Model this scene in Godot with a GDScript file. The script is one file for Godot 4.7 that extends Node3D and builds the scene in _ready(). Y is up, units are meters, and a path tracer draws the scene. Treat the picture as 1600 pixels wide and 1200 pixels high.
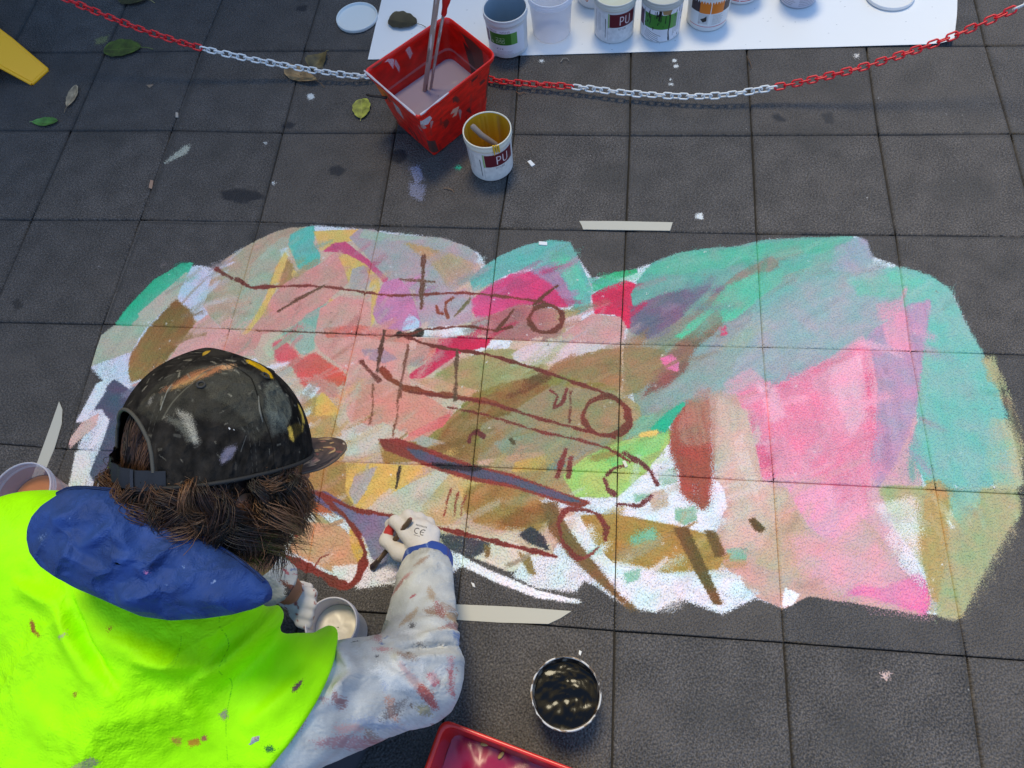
extends Node3D
# A street painter at work on a pavement mural, seen from above. Metres, y up; the pavement's top is y = 0.

const SLAB := 0.333333
var names := {}
var rng := RandomNumberGenerator.new()
var GRAIN: PackedByteArray      # fine noise, 512 x 512, repeats
var FIBRE: PackedByteArray      # softer noise that strokes stretch into bristle marks
var CLOUD: PackedByteArray      # broad blotches
var FONT: SystemFont


# ------------------------------------------------------------------ scene tree helpers
func numbered(called: String) -> String:
	if not names.has(called):
		names[called] = 0
		return called
	names[called] += 1
	return "%s_%03d" % [called, names[called]]

func tag(o: Node, label: String, category: String, group := "") -> void:
	o.set_meta("label", label)
	o.set_meta("category", category)
	if group != "":
		o.set_meta("group", group)

func thing(called: String, label: String, category: String, at := Vector3.ZERO, group := "") -> Node3D:
	var o := Node3D.new()
	o.name = numbered(called)
	o.position = at
	add_child(o)
	tag(o, label, category, group)
	return o

func put(called: String, mesh: Mesh, mat: Material, parent: Node, at := Transform3D.IDENTITY) -> MeshInstance3D:
	var o := MeshInstance3D.new()
	var key := "" if parent == self else "%d " % parent.get_instance_id()
	o.name = numbered(key + called).trim_prefix(key)
	o.mesh = mesh
	o.material_override = mat
	o.transform = at
	parent.add_child(o, true)
	return o

func mat(hexcol: String, rough := 0.6, metal := 0.0) -> StandardMaterial3D:
	var m := StandardMaterial3D.new()
	m.albedo_color = Color(hexcol)
	m.roughness = rough
	m.metallic = metal
	return m

func tmat(tex: Texture2D, rough := 0.6) -> StandardMaterial3D:
	var m := StandardMaterial3D.new()
	m.albedo_texture = tex
	m.roughness = rough
	return m


# ------------------------------------------------------------------ mesh helpers
class Mb:
	var v := PackedVector3Array()
	var n := PackedVector3Array()
	var t := PackedVector2Array()
	var c := PackedColorArray()
	var i := PackedInt32Array()
	var colored := false
	func add(p: Vector3, nn: Vector3, uv := Vector2.ZERO, col := Color.WHITE) -> int:
		v.append(p); n.append(nn); t.append(uv); c.append(col)
		return v.size() - 1
	func tri(a: int, b: int, d: int) -> void:          # any order: turned so that it faces along its normals
		var f := (v[b] - v[a]).cross(v[d] - v[a])
		if f.dot(n[a] + n[b] + n[d]) > 0.0:
			i.append(a); i.append(d); i.append(b)
		else:
			i.append(a); i.append(b); i.append(d)
	func quad(a: int, b: int, d: int, e: int) -> void:
		tri(a, b, d)
		tri(a, d, e)
	func flat(p: Array, uvs := []) -> void:             # a flat convex face with its own normal, points run clockwise seen from its front
		var nn: Vector3 = (p[2] - p[0]).cross(p[1] - p[0]).normalized()
		var first := v.size()
		for k in p.size():
			add(p[k], nn, uvs[k] if uvs.size() else Vector2.ZERO)
		for k in range(1, p.size() - 1):
			tri(first, first + k, first + k + 1)
	func grid(pts: Array, closed := false, flip := false, uv0 := Vector2.ZERO, uv1 := Vector2.ONE, cols := []) -> void:   # rows of points, smooth
		var rows := pts.size()
		var m: int = pts[0].size()
		var first := v.size()
		for r in rows:
			for k in m:
				var kn: int = (k + 1) % m if closed else mini(k + 1, m - 1)
				var kp: int = (k - 1 + m) % m if closed else maxi(k - 1, 0)
				var du: Vector3 = pts[r][kn] - pts[r][kp]
				var dv: Vector3 = pts[mini(r + 1, rows - 1)][k] - pts[maxi(r - 1, 0)][k]
				var nn := du.cross(dv)
				if nn.length() < 1e-12:
					nn = (pts[mini(r + 2, rows - 1)][k] - pts[maxi(r - 2, 0)][k]).cross(du + Vector3(1e-5, 0, 0))
				nn = nn.normalized() * (-1.0 if flip else 1.0)
				add(pts[r][k], nn, Vector2(lerpf(uv0.x, uv1.x, float(k) / (m if closed else m - 1)), lerpf(uv0.y, uv1.y, float(r) / (rows - 1))), cols[r][k] if cols.size() else Color.WHITE)
		for r in rows - 1:
			for k in (m if closed else m - 1):
				var k2 := (k + 1) % m
				var a := first + r * m + k
				var b := first + r * m + k2
				var d := first + (r + 1) * m + k2
				var e := first + (r + 1) * m + k
				quad(a, b, d, e)
	func mesh() -> ArrayMesh:
		var arr := []
		arr.resize(Mesh.ARRAY_MAX)
		arr[Mesh.ARRAY_VERTEX] = v
		arr[Mesh.ARRAY_NORMAL] = n
		arr[Mesh.ARRAY_TEX_UV] = t
		if colored:
			arr[Mesh.ARRAY_COLOR] = c
		arr[Mesh.ARRAY_INDEX] = i
		var m := ArrayMesh.new()
		m.add_surface_from_arrays(Mesh.PRIMITIVE_TRIANGLES, arr)
		return m

func ring(c: Vector3, e1: Vector3, e2: Vector3, count: int) -> Array:
	var out := []
	for k in count:
		var a := TAU * k / count
		out.append(c + e1 * cos(a) + e2 * sin(a))
	return out

# tube along points; rad is a number or one per point
func tube(mb: Mb, pts: Array, rad, sides := 8, caps := true, col := Color.WHITE) -> void:
	var rows := []
	var cols := []
	var x := Vector3.ZERO
	for k in pts.size():
		var d: Vector3 = (pts[mini(k + 1, pts.size() - 1)] - pts[maxi(k - 1, 0)]).normalized()
		if x == Vector3.ZERO:
			x = d.cross(Vector3.UP if absf(d.y) < 0.9 else Vector3.RIGHT).normalized()
		x = (x - d * x.dot(d)).normalized()
		var y := d.cross(x)
		var r: float = rad[k] if rad is Array else rad
		rows.append(ring(pts[k], x * r, y * r, sides))
		var cr := []
		cr.resize(sides)
		cr.fill(col)
		cols.append(cr)
	mb.grid(rows, true, false, Vector2.ZERO, Vector2.ONE, cols)
	if caps:
		for e in [0, pts.size() - 1]:
			var d: Vector3 = (pts[e] - pts[1 if e == 0 else e - 1]).normalized()
			var first := mb.v.size()
			for p in rows[e]:
				mb.add(p, d, Vector2(0.5, 0.5), col)
			for k in range(1, sides - 1):
				mb.tri(first, first + k, first + k + 1)

# surface of revolution about +y; profile of (radius, height), outward to the left of its direction
func lathe(mb: Mb, prof: Array, count := 48, uv0 := Vector2.ZERO, uv1 := Vector2.ONE) -> void:
	var first := mb.v.size()
	for r in prof.size():
		var a: Vector2 = prof[maxi(r - 1, 0)]
		var b: Vector2 = prof[mini(r + 1, prof.size() - 1)]
		var d := (b - a).normalized()
		for k in count + 1:
			var g := TAU * k / count
			mb.add(Vector3(cos(g) * prof[r].x, prof[r].y, sin(g) * prof[r].x), Vector3(cos(g) * d.y, -d.x, sin(g) * d.y), Vector2(lerpf(uv0.x, uv1.x, float(k) / count), lerpf(uv0.y, uv1.y, float(r) / (prof.size() - 1))))
	for r in prof.size() - 1:
		for k in count:
			var q := first + r * (count + 1) + k
			mb.tri(q, q + 1, q + count + 2)
			mb.tri(q, q + count + 2, q + count + 1)

# a flat outline (x, z) given height and thickness, with a small bevel
func plate(mb: Mb, outline: Array, y0: float, y1: float, bevel := 0.0, uvo := Vector2.ZERO, uvs := 1.0) -> void:
	var c := Vector2.ZERO
	for p in outline:
		c += p
	c /= outline.size()
	var top := mb.add(Vector3(c.x, y1, c.y), Vector3.UP, (c - uvo) * uvs)
	var n := outline.size()
	var f := mb.v.size()
	for p in outline:
		var q: Vector2 = p + (c - p).normalized() * bevel
		mb.add(Vector3(q.x, y1, q.y), Vector3.UP, (q - uvo) * uvs)
	for p in outline:
		var o: Vector2 = (p - c).normalized()
		mb.add(Vector3(p.x, y1 - bevel, p.y), Vector3(o.x, 0.6, o.y).normalized(), (p - uvo) * uvs)
	for p in outline:
		var o: Vector2 = (p - c).normalized()
		mb.add(Vector3(p.x, y0, p.y), Vector3(o.x, 0.0, o.y), (p - uvo) * uvs)
	for k in n:
		var k2 := (k + 1) % n
		mb.tri(top, f + k, f + k2)
		mb.quad(f + k, f + k2, f + n + k2, f + n + k)
		mb.quad(f + n + k, f + n + k2, f + 2 * n + k2, f + 2 * n + k)


# ------------------------------------------------------------------ surface nets
class Bones:
	var a := PackedVector3Array()
	var d := PackedVector3Array()
	var inv := PackedFloat32Array()
	var r := PackedFloat32Array()
	var dr := PackedFloat32Array()
	var k := 0.03
	func add(p: Vector3, q: Vector3, r0: float, r1: float) -> void:
		a.append(p); d.append(q - p); inv.append(1.0 / maxf((q - p).length_squared(), 1e-9)); r.append(r0); dr.append(r1 - r0)
	func f(p: Vector3) -> float:
		var best := 9.0
		for j in a.size():
			var w := p - a[j]
			var h := clampf(w.dot(d[j]) * inv[j], 0.0, 1.0)
			var e := (w - d[j] * h).length() - r[j] - dr[j] * h
			var x := k - absf(best - e)
			best = minf(best, e)
			if x > 0.0:
				best -= x * x * 0.25 / k
		return best
	func lo(m: float) -> Vector3:
		var o := a[0]
		for j in a.size():
			var rr := maxf(r[j], r[j] + dr[j]) + m
			o = o.min(a[j] - Vector3.ONE * rr).min(a[j] + d[j] - Vector3.ONE * rr)
		return o
	func hi(m: float) -> Vector3:
		var o := a[0]
		for j in a.size():
			var rr := maxf(r[j], r[j] + dr[j]) + m
			o = o.max(a[j] + Vector3.ONE * rr).max(a[j] + d[j] + Vector3.ONE * rr)
		return o

# a garment: inflated bones, cut by planes, with folds laid out in the garment's own plane
class Cloth:
	var bones: Bones
	var inflate := 0.0
	var cuts := []                # [normal, offset]: what lies past it goes
	var holes := []               # [centre, radius]
	var o := Vector3.ZERO
	var e1 := Vector3.RIGHT
	var e2 := Vector3.BACK
	var folds := []               # [from, to, height, width]
	var noise: FastNoiseLite
	var rough := 0.0
	func f(p: Vector3) -> float:
		var x := bones.f(p) - inflate
		if absf(x) < 0.04:
			var q := Vector2((p - o).dot(e1), (p - o).dot(e2))
			for g in folds:
				var u: Vector2 = g[1] - g[0]
				var l := u.length()
				u /= l
				var w: Vector2 = q - g[0]
				var t := w.dot(u) / l
				if t > 0.0 and t < 1.0:
					var s: float = w.dot(Vector2(-u.y, u.x)) / g[3]
					if s < 0.0:
						s *= 2.4
					if s < 2.2:
						x -= g[2] * exp(-s * s) * sin(PI * t)
			if noise:
				x -= rough * noise.get_noise_3dv(p)
		for c in cuts:
			if c.size() == 4:                                       # a cut with a soft, turned edge
				var e: float = c[0].dot(p) - c[1]
				var hh := maxf(c[3] - absf(x - e), 0.0)
				x = maxf(x, e) + hh * hh * 0.25 / c[3]
			elif c.size() < 3 or p.distance_to(c[2]) < 0.11:          # a cuff cuts its own sleeve only
				x = maxf(x, c[0].dot(p) - c[1])
		for h in holes:
			x = maxf(x, h[1] - p.distance_to(h[0]))
		return x

func nets(f: Callable, lo: Vector3, hi: Vector3, c: float, mb: Mb, uv = null, tint = null) -> void:
	var B := 4
	var nb := Vector3i(((hi - lo) / (c * B)).ceil())
	var nx := nb.x * B + 1
	var ny := nb.y * B + 1
	var nz := nb.z * B + 1
	var val := PackedFloat32Array()
	val.resize(nx * ny * nz)
	val.fill(99.0)
	var cell := PackedInt32Array()
	cell.resize(nx * ny * nz)
	cell.fill(-1)
	var reach := c * B * 0.87 + c + 0.016
	var sx := 1
	var sy := nx
	var sz := nx * ny
	var active := []
	for bz in nb.z:
		for by in nb.y:
			for bx in nb.x:
				if absf(f.call(lo + Vector3(bx + 0.5, by + 0.5, bz + 0.5) * (c * B))) > reach:
					continue
				active.append(Vector3i(bx, by, bz) * B)
				for z in B + 1:
					for y in B + 1:
						var at := (bx * B) + (by * B + y) * sy + (bz * B + z) * sz
						for x in B + 1:
							if val[at + x] > 98.0:
								val[at + x] = f.call(lo + Vector3(bx * B + x, by * B + y, bz * B + z) * c)
	var corner := [0, sx, sy, sx + sy, sz, sx + sz, sy + sz, sx + sy + sz]
	var edges := [[0, 1], [2, 3], [4, 5], [6, 7], [0, 2], [1, 3], [4, 6], [5, 7], [0, 4], [1, 5], [2, 6], [3, 7]]
	var off := [Vector3(0, 0, 0), Vector3(1, 0, 0), Vector3(0, 1, 0), Vector3(1, 1, 0), Vector3(0, 0, 1), Vector3(1, 0, 1), Vector3(0, 1, 1), Vector3(1, 1, 1)]
	var h := c * 0.6
	for b in active:
		for z in B:
			for y in B:
				for x in B:
					var at: int = b.x + x + (b.y + y) * sy + (b.z + z) * sz
					var inside := 0
					for k in 8:
						if val[at + corner[k]] < 0.0:
							inside += 1
					if inside == 0 or inside == 8:
						continue
					var sum := Vector3.ZERO
					var cnt := 0
					for e in edges:
						var va := val[at + corner[e[0]]]
						var vb := val[at + corner[e[1]]]
						if (va < 0.0) != (vb < 0.0):
							sum += off[e[0]].lerp(off[e[1]], va / (va - vb))
							cnt += 1
					var p: Vector3 = lo + (Vector3(b.x + x, b.y + y, b.z + z) + sum / cnt) * c
					var nn := Vector3(f.call(p + Vector3(h, 0, 0)) - f.call(p - Vector3(h, 0, 0)), f.call(p + Vector3(0, h, 0)) - f.call(p - Vector3(0, h, 0)), f.call(p + Vector3(0, 0, h)) - f.call(p - Vector3(0, 0, h))).normalized()
					p -= nn * clampf(f.call(p), -h, h)
					cell[at] = mb.add(p, nn, uv.call(p) if uv != null else Vector2.ZERO, tint.call(p) if tint != null else Color.WHITE)
	for b in active:
		for z in B:
			for y in B:
				for x in B:
					var at: int = b.x + x + (b.y + y) * sy + (b.z + z) * sz
					var here := val[at] < 0.0
					for axis in 3:
						var s: int = [sx, sy, sz][axis]
						if (val[at + s] < 0.0) == here:
							continue
						var s1: int = [sy, sz, sx][axis]
						var s2: int = [sz, sx, sy][axis]
						if at - s1 - s2 < 0:
							continue
						var q := [cell[at], cell[at - s1], cell[at - s1 - s2], cell[at - s2]]
						if q[0] < 0 or q[1] < 0 or q[2] < 0 or q[3] < 0:
							continue
						mb.quad(q[0], q[1], q[2], q[3])


# ------------------------------------------------------------------ paint on surfaces: a canvas that strokes are laid onto
class Canvas:
	var w: int
	var h: int
	var s: float                  # texels per unit
	var o: Vector2
	var b: PackedByteArray
	var G: PackedByteArray
	var F: PackedByteArray
	var C: PackedByteArray
	func _init(w_: int, h_: int, s_: float, o_: Vector2, base: Color, g: PackedByteArray, f: PackedByteArray, c: PackedByteArray) -> void:
		w = w_; h = h_; s = s_; o = o_; G = g; F = f; C = c
		var im := Image.create(w, h, false, Image.FORMAT_RGB8)
		im.fill(base)
		b = im.get_data()
	func speckle(amount: float, blotch: float) -> void:
		for y in h:
			var gy := (y & 511) * 512
			var at := y * w * 3
			for x in w:
				var k := 1.0 + (G[gy + ((x + (y >> 9) * 131) & 511)] - 128) * amount + (C[gy + (x & 511)] - 128) * blotch
				b[at] = clampi(int(b[at] * k), 0, 255)
				b[at + 1] = clampi(int(b[at + 1] * k), 0, 255)
				b[at + 2] = clampi(int(b[at + 2] * k), 0, 255)
				at += 3
	func texture() -> ImageTexture:
		return ImageTexture.create_from_image(Image.create_from_data(w, h, false, Image.FORMAT_RGB8, b))
	# fills polygons (in texels) with paint; how: d dry edge, s bristle streaks, a their angle in degrees, o cover, soft, g gradient
	func fill(polys: Array, col: Color, how := {}) -> void:
		var soft: int = how.get("soft", 2)
		var pad := 6 << soft
		var lo := Vector2(1e9, 1e9)
		var hi := -lo
		for p in polys:
			for q in p:
				lo = lo.min(q)
				hi = hi.max(q)
		var x0 := maxi(int(lo.x) - pad, 0)
		var y0 := maxi(int(lo.y) - pad, 0)
		var mw := mini(int(hi.x) + pad, w) - x0
		var mh := mini(int(hi.y) + pad, h) - y0
		if mw < 2 or mh < 2:
			return
		var unit := 1 << soft
		var pw := (mw + unit - 1) / unit * unit
		var ph := (mh + unit - 1) / unit * unit
		var im := Image.create(pw, ph, false, Image.FORMAT_L8)
		for p in polys:
			var n: int = p.size()
			var ylo := 1e9
			var yhi := -1e9
			for q in p:
				ylo = minf(ylo, q.y)
				yhi = maxf(yhi, q.y)
			for y in range(maxi(int(ylo) - y0, 0), mini(int(yhi) - y0 + 2, ph)):
				var yy := y + y0 + 0.5
				var xs := []
				for k in n:
					var p0: Vector2 = p[k]
					var p1: Vector2 = p[(k + 1) % n]
					if (p0.y <= yy) != (p1.y <= yy):
						xs.append(p0.x + (yy - p0.y) * (p1.x - p0.x) / (p1.y - p0.y) - x0)
				xs.sort()
				for k in range(0, xs.size() - 1, 2):
					var xa := maxi(int(round(xs[k])), 0)
					var xb := mini(int(round(xs[k + 1])), pw)
					if xb > xa:
						im.fill_rect(Rect2i(xa, y, xb - xa, 1), Color.WHITE)
		for k in soft:
			im.shrink_x2()
		if soft > 0:
			im.resize(pw, ph, Image.INTERPOLATE_CUBIC if soft > 1 else Image.INTERPOLATE_BILINEAR)
		var md := im.get_data()
		var dry: float = how.get("d", 0.0)
		var st: float = how.get("s", 0.0)
		var cover: float = how.get("o", 1.0)
		var sharp: float = how.get("sharp", 3.0 if soft < 3 else 4.0)
		var ang := deg_to_rad(how.get("a", 0.0))
		var ca := cos(ang)
		var sa := sin(ang)
		var r0 := col.r8
		var g0 := col.g8
		var b0 := col.b8
		var grad := how.has("c2")
		var c2: Color = how.get("c2", col)
		var dr := c2.r8 - r0
		var dg := c2.g8 - g0
		var db := c2.b8 - b0
		var gd := Vector2(ca, sa)
		var t0 := 1e9
		var t1 := -1e9
		for p in polys:
			for q in p:
				t0 = minf(t0, gd.dot(q))
				t1 = maxf(t1, gd.dot(q))
		var ti := 1.0 / maxf(t1 - t0, 1.0)
		var vary: float = how.get("v", 0.0)
		var seed := int(lo.x * 7.0 + lo.y * 13.0) & 511
		for y in mh:
			var gy := ((y0 + y) & 511) * 512
			var row := y * pw
			var at := ((y0 + y) * w + x0) * 3
			var uy := (y0 + y) * sa
			var vy := (y0 + y) * ca
			for x in mw:
				var m: int = md[row + x]
				if m > 0:
					var gx := x0 + x
					var fb := 0
					if st > 0.0:
						fb = (F[(int((vy - gx * sa) * 0.8 + seed) & 511) * 512 + (int((gx * ca + uy) * 0.045 + seed) & 511)] + F[(int((vy - gx * sa) * 0.27 + seed * 3) & 511) * 512 + (int((gx * ca + uy) * 0.03) & 511)] - 256)
					var a := ((m - 128) + (G[gy + (gx & 511)] - 128) * dry + fb * st * 0.4) * sharp + 128.0
					if a > 0.0:
						a = minf(a, 255.0) * cover / 255.0
						var cl: int = C[gy + (gx & 511)] - 128
						var tone := fb * st * 0.055
						var cr := r0 + tone + cl * vary
						var cg := g0 + tone * 1.05 - cl * vary * 0.3
						var cb := b0 + tone * 0.85 + (G[gy + ((gx + 77) & 511)] - 128) * vary * 0.3
						if grad:
							var t := ((gx * ca + uy) - t0) * ti
							cr += dr * t
							cg += dg * t
							cb += db * t
						b[at] = clampi(int(b[at] + (cr - b[at]) * a), 0, 255)
						b[at + 1] = clampi(int(b[at + 1] + (cg - b[at + 1]) * a), 0, 255)
						b[at + 2] = clampi(int(b[at + 2] + (cb - b[at + 2]) * a), 0, 255)
				at += 3
	func at(x: float, y: float) -> Color:
		var k := (clampi(int((y - o.y) * s), 0, h - 1) * w + clampi(int((x - o.x) * s), 0, w - 1)) * 3
		return Color8(b[k], b[k + 1], b[k + 2])
	func poly(pts: Array, col: String, how := {}) -> void:
		var p := PackedVector2Array()
		for k in range(0, pts.size(), 2):
			p.append((Vector2(pts[k], pts[k + 1]) - o) * s)
		fill([p], Color(col), how)
	func line(pts: Array, width: float, col: String, how := {}) -> void:
		var q := []
		for k in range(0, pts.size(), 2):
			q.append((Vector2(pts[k], pts[k + 1]) - o) * s)
		var r := maxf(width * s * 0.5, 0.7)
		if how.has("brush"):                                   # a hand-drawn line: small wobble, swelling width
			var fine := []
			for k in q.size() - 1:
				var steps := maxi(1, int(q[k].distance_to(q[k + 1]) / 9.0))
				for j in steps:
					var w2 := Vector2(sin(k * 5.1 + j * 1.7 + q[0].x), cos(k * 3.7 + j * 2.1 + q[0].y)) * 0.9
					fine.append(q[k].lerp(q[k + 1], float(j) / steps) + (w2 if j > 0 else Vector2.ZERO))
			fine.append(q[q.size() - 1])
			q = fine
		var rad := []
		for k in q.size():
			rad.append(r * ((0.86 + 0.2 * sin(k * 2.3 + q[0].x)) if not how.has("brush") else 0.78 + 0.26 * sin(k * 0.9 + q[0].x) + 0.16 * sin(k * 2.7 + q[0].y)))
		var polys := []
		for k in q.size():
			var disc := PackedVector2Array()
			for j in 10:
				disc.append(q[k] + Vector2.from_angle(TAU * j / 10.0) * rad[k])
			polys.append(disc)
			if k + 1 < q.size():
				var d: Vector2 = (q[k + 1] - q[k]).normalized().orthogonal()
				polys.append(PackedVector2Array([q[k] + d * rad[k], q[k + 1] + d * rad[k + 1], q[k + 1] - d * rad[k + 1], q[k] - d * rad[k]]))
		var how2 := how.duplicate()
		if not how2.has("soft"):
			how2["soft"] = 1
		fill(polys, Color(col), how2)
	func circle(c: Vector2, rx: float, ry: float, width: float, col: String, how := {}) -> void:
		var pts := []
		for k in 26:
			pts.append(c.x + rx * cos(TAU * k / 25.0) * (1.0 + 0.04 * sin(k * 1.7)))
			pts.append(c.y + ry * sin(TAU * k / 25.0))
		line(pts, width, col, how)
	# lettering, laid along +x turned by ang degrees; size is the height of a capital
	func text(font: Font, words: String, at: Vector2, size: float, ang: float, col: String) -> void:
		var tm := TextMesh.new()
		tm.font = font
		tm.font_size = 48
		tm.text = words
		tm.pixel_size = 1.0 / 48.0 / 0.72
		tm.depth = 0.0
		tm.curve_step = 4.0
		tm.horizontal_alignment = HORIZONTAL_ALIGNMENT_LEFT
		var arr := tm.get_mesh_arrays()
		var pv: PackedVector3Array = arr[Mesh.ARRAY_VERTEX]
		var idx = arr[Mesh.ARRAY_INDEX]
		if idx == null:
			idx = PackedInt32Array(range(pv.size()))
		var polys := []
		var x := Vector2.from_angle(deg_to_rad(ang)) * size * s
		var y := x.orthogonal() * -1.0
		var origin := (at - o) * s - y * 0.5
		for k in range(0, idx.size(), 3):
			var p := PackedVector2Array()
			for j in 3:
				var q := pv[idx[k + j]]
				p.append(origin + x * q.x - y * q.y)
			polys.append(p)
		if polys.size():
			fill(polys, Color(col), {"soft": 0, "sharp": 4.0})

func canvas(w: int, h: int, s: float, o: Vector2, base: String) -> Canvas:
	return Canvas.new(w, h, s, o, Color(base), GRAIN, FIBRE, CLOUD)

func noise(freq: float, seed: int, kind := FastNoiseLite.TYPE_SIMPLEX_SMOOTH, octaves := 3) -> FastNoiseLite:
	var n := FastNoiseLite.new()
	n.noise_type = kind
	n.seed = seed
	n.frequency = freq
	n.fractal_octaves = octaves
	return n

# soft creases for cloth, as relief
func crumple(m: StandardMaterial3D, seed: int, freq: float, depth_cm: float, octaves := 2) -> void:
	var n := noise(freq, seed, FastNoiseLite.TYPE_SIMPLEX_SMOOTH, octaves)
	n.fractal_gain = 0.32
	n.fractal_type = FastNoiseLite.FRACTAL_RIDGED
	n.domain_warp_enabled = true
	n.domain_warp_amplitude = 30.0
	n.domain_warp_frequency = 0.01
	var im := n.get_image(512, 512)
	im.convert(Image.FORMAT_L8)
	m.heightmap_enabled = true
	m.heightmap_texture = ImageTexture.create_from_image(im)
	m.heightmap_scale = depth_cm


func _ready() -> void:
	# ---------------------------------------------------------------- camera, sky, sun, exposure
	var cam := Camera3D.new()
	cam.name = "camera"
	cam.fov = 52.971
	cam.near = 0.05
	cam.far = 600.0
	cam.position = Vector3(1.2745, 1.6377, 1.9149)
	cam.rotation_order = EULER_ORDER_YXZ
	cam.rotation_degrees = Vector3(-63.478, 14.169, -10.42)
	add_child(cam)
	cam.current = true
	var sky_m := ProceduralSkyMaterial.new()
	sky_m.sky_top_color = Color(0.46, 0.635, 0.86)
	sky_m.sky_horizon_color = Color(0.88, 0.90, 0.94)
	sky_m.ground_horizon_color = Color(0.50, 0.48, 0.46)
	sky_m.ground_bottom_color = Color(0.25, 0.24, 0.23)
	sky_m.sky_curve = 0.12
	sky_m.sun_angle_max = 1.0
	var sky := Sky.new()
	sky.sky_material = sky_m
	var env := Environment.new()
	env.background_mode = Environment.BG_SKY
	env.sky = sky
	env.background_energy_multiplier = 1.4
	env.ambient_light_source = Environment.AMBIENT_SOURCE_SKY
	env.tonemap_mode = Environment.TONE_MAPPER_LINEAR
	env.tonemap_exposure = 1.1
	env.sdfgi_enabled = true
	env.ssao_enabled = true
	env.ssil_enabled = true
	var we := WorldEnvironment.new()
	we.name = "world_environment"
	we.environment = env
	add_child(we)
	var sun := DirectionalLight3D.new()
	sun.name = "sun"
	sun.light_color = Color(1.0, 0.945, 0.81)
	sun.light_energy = 0.82
	sun.light_angular_distance = 17.0
	sun.shadow_enabled = true
	sun.rotation_degrees = Vector3(-70, 190, 0)
	add_child(sun)

	rng.seed = 71
	var ni := noise(0.33, 5, FastNoiseLite.TYPE_SIMPLEX, 2)
	var gim := ni.get_seamless_image(512, 512)
	gim.convert(Image.FORMAT_L8)
	GRAIN = gim.get_data()
	var fim := noise(0.11, 9, FastNoiseLite.TYPE_SIMPLEX, 3).get_seamless_image(512, 512)
	fim.convert(Image.FORMAT_L8)
	FIBRE = fim.get_data()
	var clim := noise(0.014, 19, FastNoiseLite.TYPE_SIMPLEX, 4).get_seamless_image(512, 512)
	clim.convert(Image.FORMAT_L8)
	CLOUD = clim.get_data()
	FONT = SystemFont.new()
	FONT.font_names = PackedStringArray(["Droid Sans"])

	build_pavement()
	build_sheet_and_pots()
	build_bucket()
	build_chain()
	build_litter()
	build_near_pots()
	build_sign()
	build_person()
	build_surroundings()


# ------------------------------------------------------------------ pavement with the mural
func slab_corner(c: int, r: int) -> Vector2:
	var seen := [-12.4, -4.6, -6.8, -0.6, -6.8, -0.6, 3, 1.9, 2.2, 2, 3.1, 1.9, 5.6, -1.2, -5.2, -0.2, -12.4, -4.6, -1.1, 3.5, 3.6, 1.3, 13.6, 4.3, 4.3, 7.1, 1.6, 5, -0.1, 0.7, 2.2, -5.9, -10.5, -6.9, 4.6, -7.6, 8.8, -1.9, 2, 1.5, 0.2, 2.3, -3.8, 2.9, 2.4, -1, 2.3, -3.4, -8.1, -3.5, 4.3, -2.9, 4.1, -0.4, 0.8, -0.3, -5.4, 3, -6.2, -1.4, -5.2, -4.5, -1.4, -4, 14.4, 9.4, 3.2, 4, -9.1, 5.6, 1.6, -0.7, -5.1, -3.5, -1.7, -1.6, 0.4, -2, -0.5, -3, 14.4, 9.4, 8.8, 6.7, 0.7, 3.7, 2.3, -1.1, -3.3, 2.2, -2.5, 0.1, 7.6, 1, 3.5, -1]
	var p := Vector2(c, r) * SLAB
	if c >= 0 and c < 8 and r >= 0 and r < 6:
		var k := (r * 8 + c) * 2
		return p + Vector2(seen[k], seen[k + 1]) * 0.001
	return p + Vector2(sin(c * 12.9 + r * 78.2), cos(c * 39.3 + r * 11.1)) * 0.0012

func slab(c: int, r: int, uvo: Vector2, uvs: Vector2, gap: float) -> Mesh:
	var q := [slab_corner(c, r), slab_corner(c + 1, r), slab_corner(c + 1, r + 1), slab_corner(c, r + 1)]
	var mid: Vector2 = (q[0] + q[1] + q[2] + q[3]) * 0.25
	var near := c >= -3 and c < 9 and r >= -2 and r < 7
	var steps := 3 if near else 1
	var edge := []
	for k in 4:
		for j in steps:
			var p: Vector2 = q[k].lerp(q[(k + 1) % 4], float(j) / steps)
			var inward: Vector2 = Vector2(signf(mid.x - q[k].x), signf(mid.y - q[k].y)) if j == 0 else [Vector2(0, 1), Vector2(-1, 0), Vector2(0, -1), Vector2(1, 0)][k]
			edge.append(p + inward * (gap + (rng.randf() * 0.0009 if near else 0.0)))
	var lift := rng.randf_range(-0.0008, 0.0008)
	var mb := Mb.new()
	var n := edge.size()
	var top := mb.add(Vector3(mid.x, lift, mid.y), Vector3.UP, (mid - uvo) * uvs)
	var rows := [[0.0028, lift, 1.0], [0.0, lift - 0.0028, 0.55], [0.0, -0.03, 0.0]]
	for row in rows:
		for p in edge:
			var d: Vector2 = (p - mid)
			var out := Vector2(d.x, 0).normalized() if absf(d.x) > absf(d.y) else Vector2(0, d.y).normalized()
			var pp: Vector2 = p - Vector2(signf(d.x), signf(d.y)) * row[0] * Vector2(1.0 if absf(d.x) > 0.12 else 0.0, 1.0 if absf(d.y) > 0.12 else 0.0)
			mb.add(Vector3(pp.x, row[1], pp.y), Vector3(out.x * (1.0 - row[2]), row[2], out.y * (1.0 - row[2])).normalized(), (pp - uvo) * uvs)
	for k in n:
		var k2 := (k + 1) % n
		mb.tri(top, 1 + k, 1 + k2)
		mb.quad(1 + k, 1 + k2, 1 + n + k2, 1 + n + k)
		mb.quad(1 + n + k, 1 + n + k2, 1 + 2 * n + k2, 1 + 2 * n + k)
	return mb.mesh()

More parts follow.
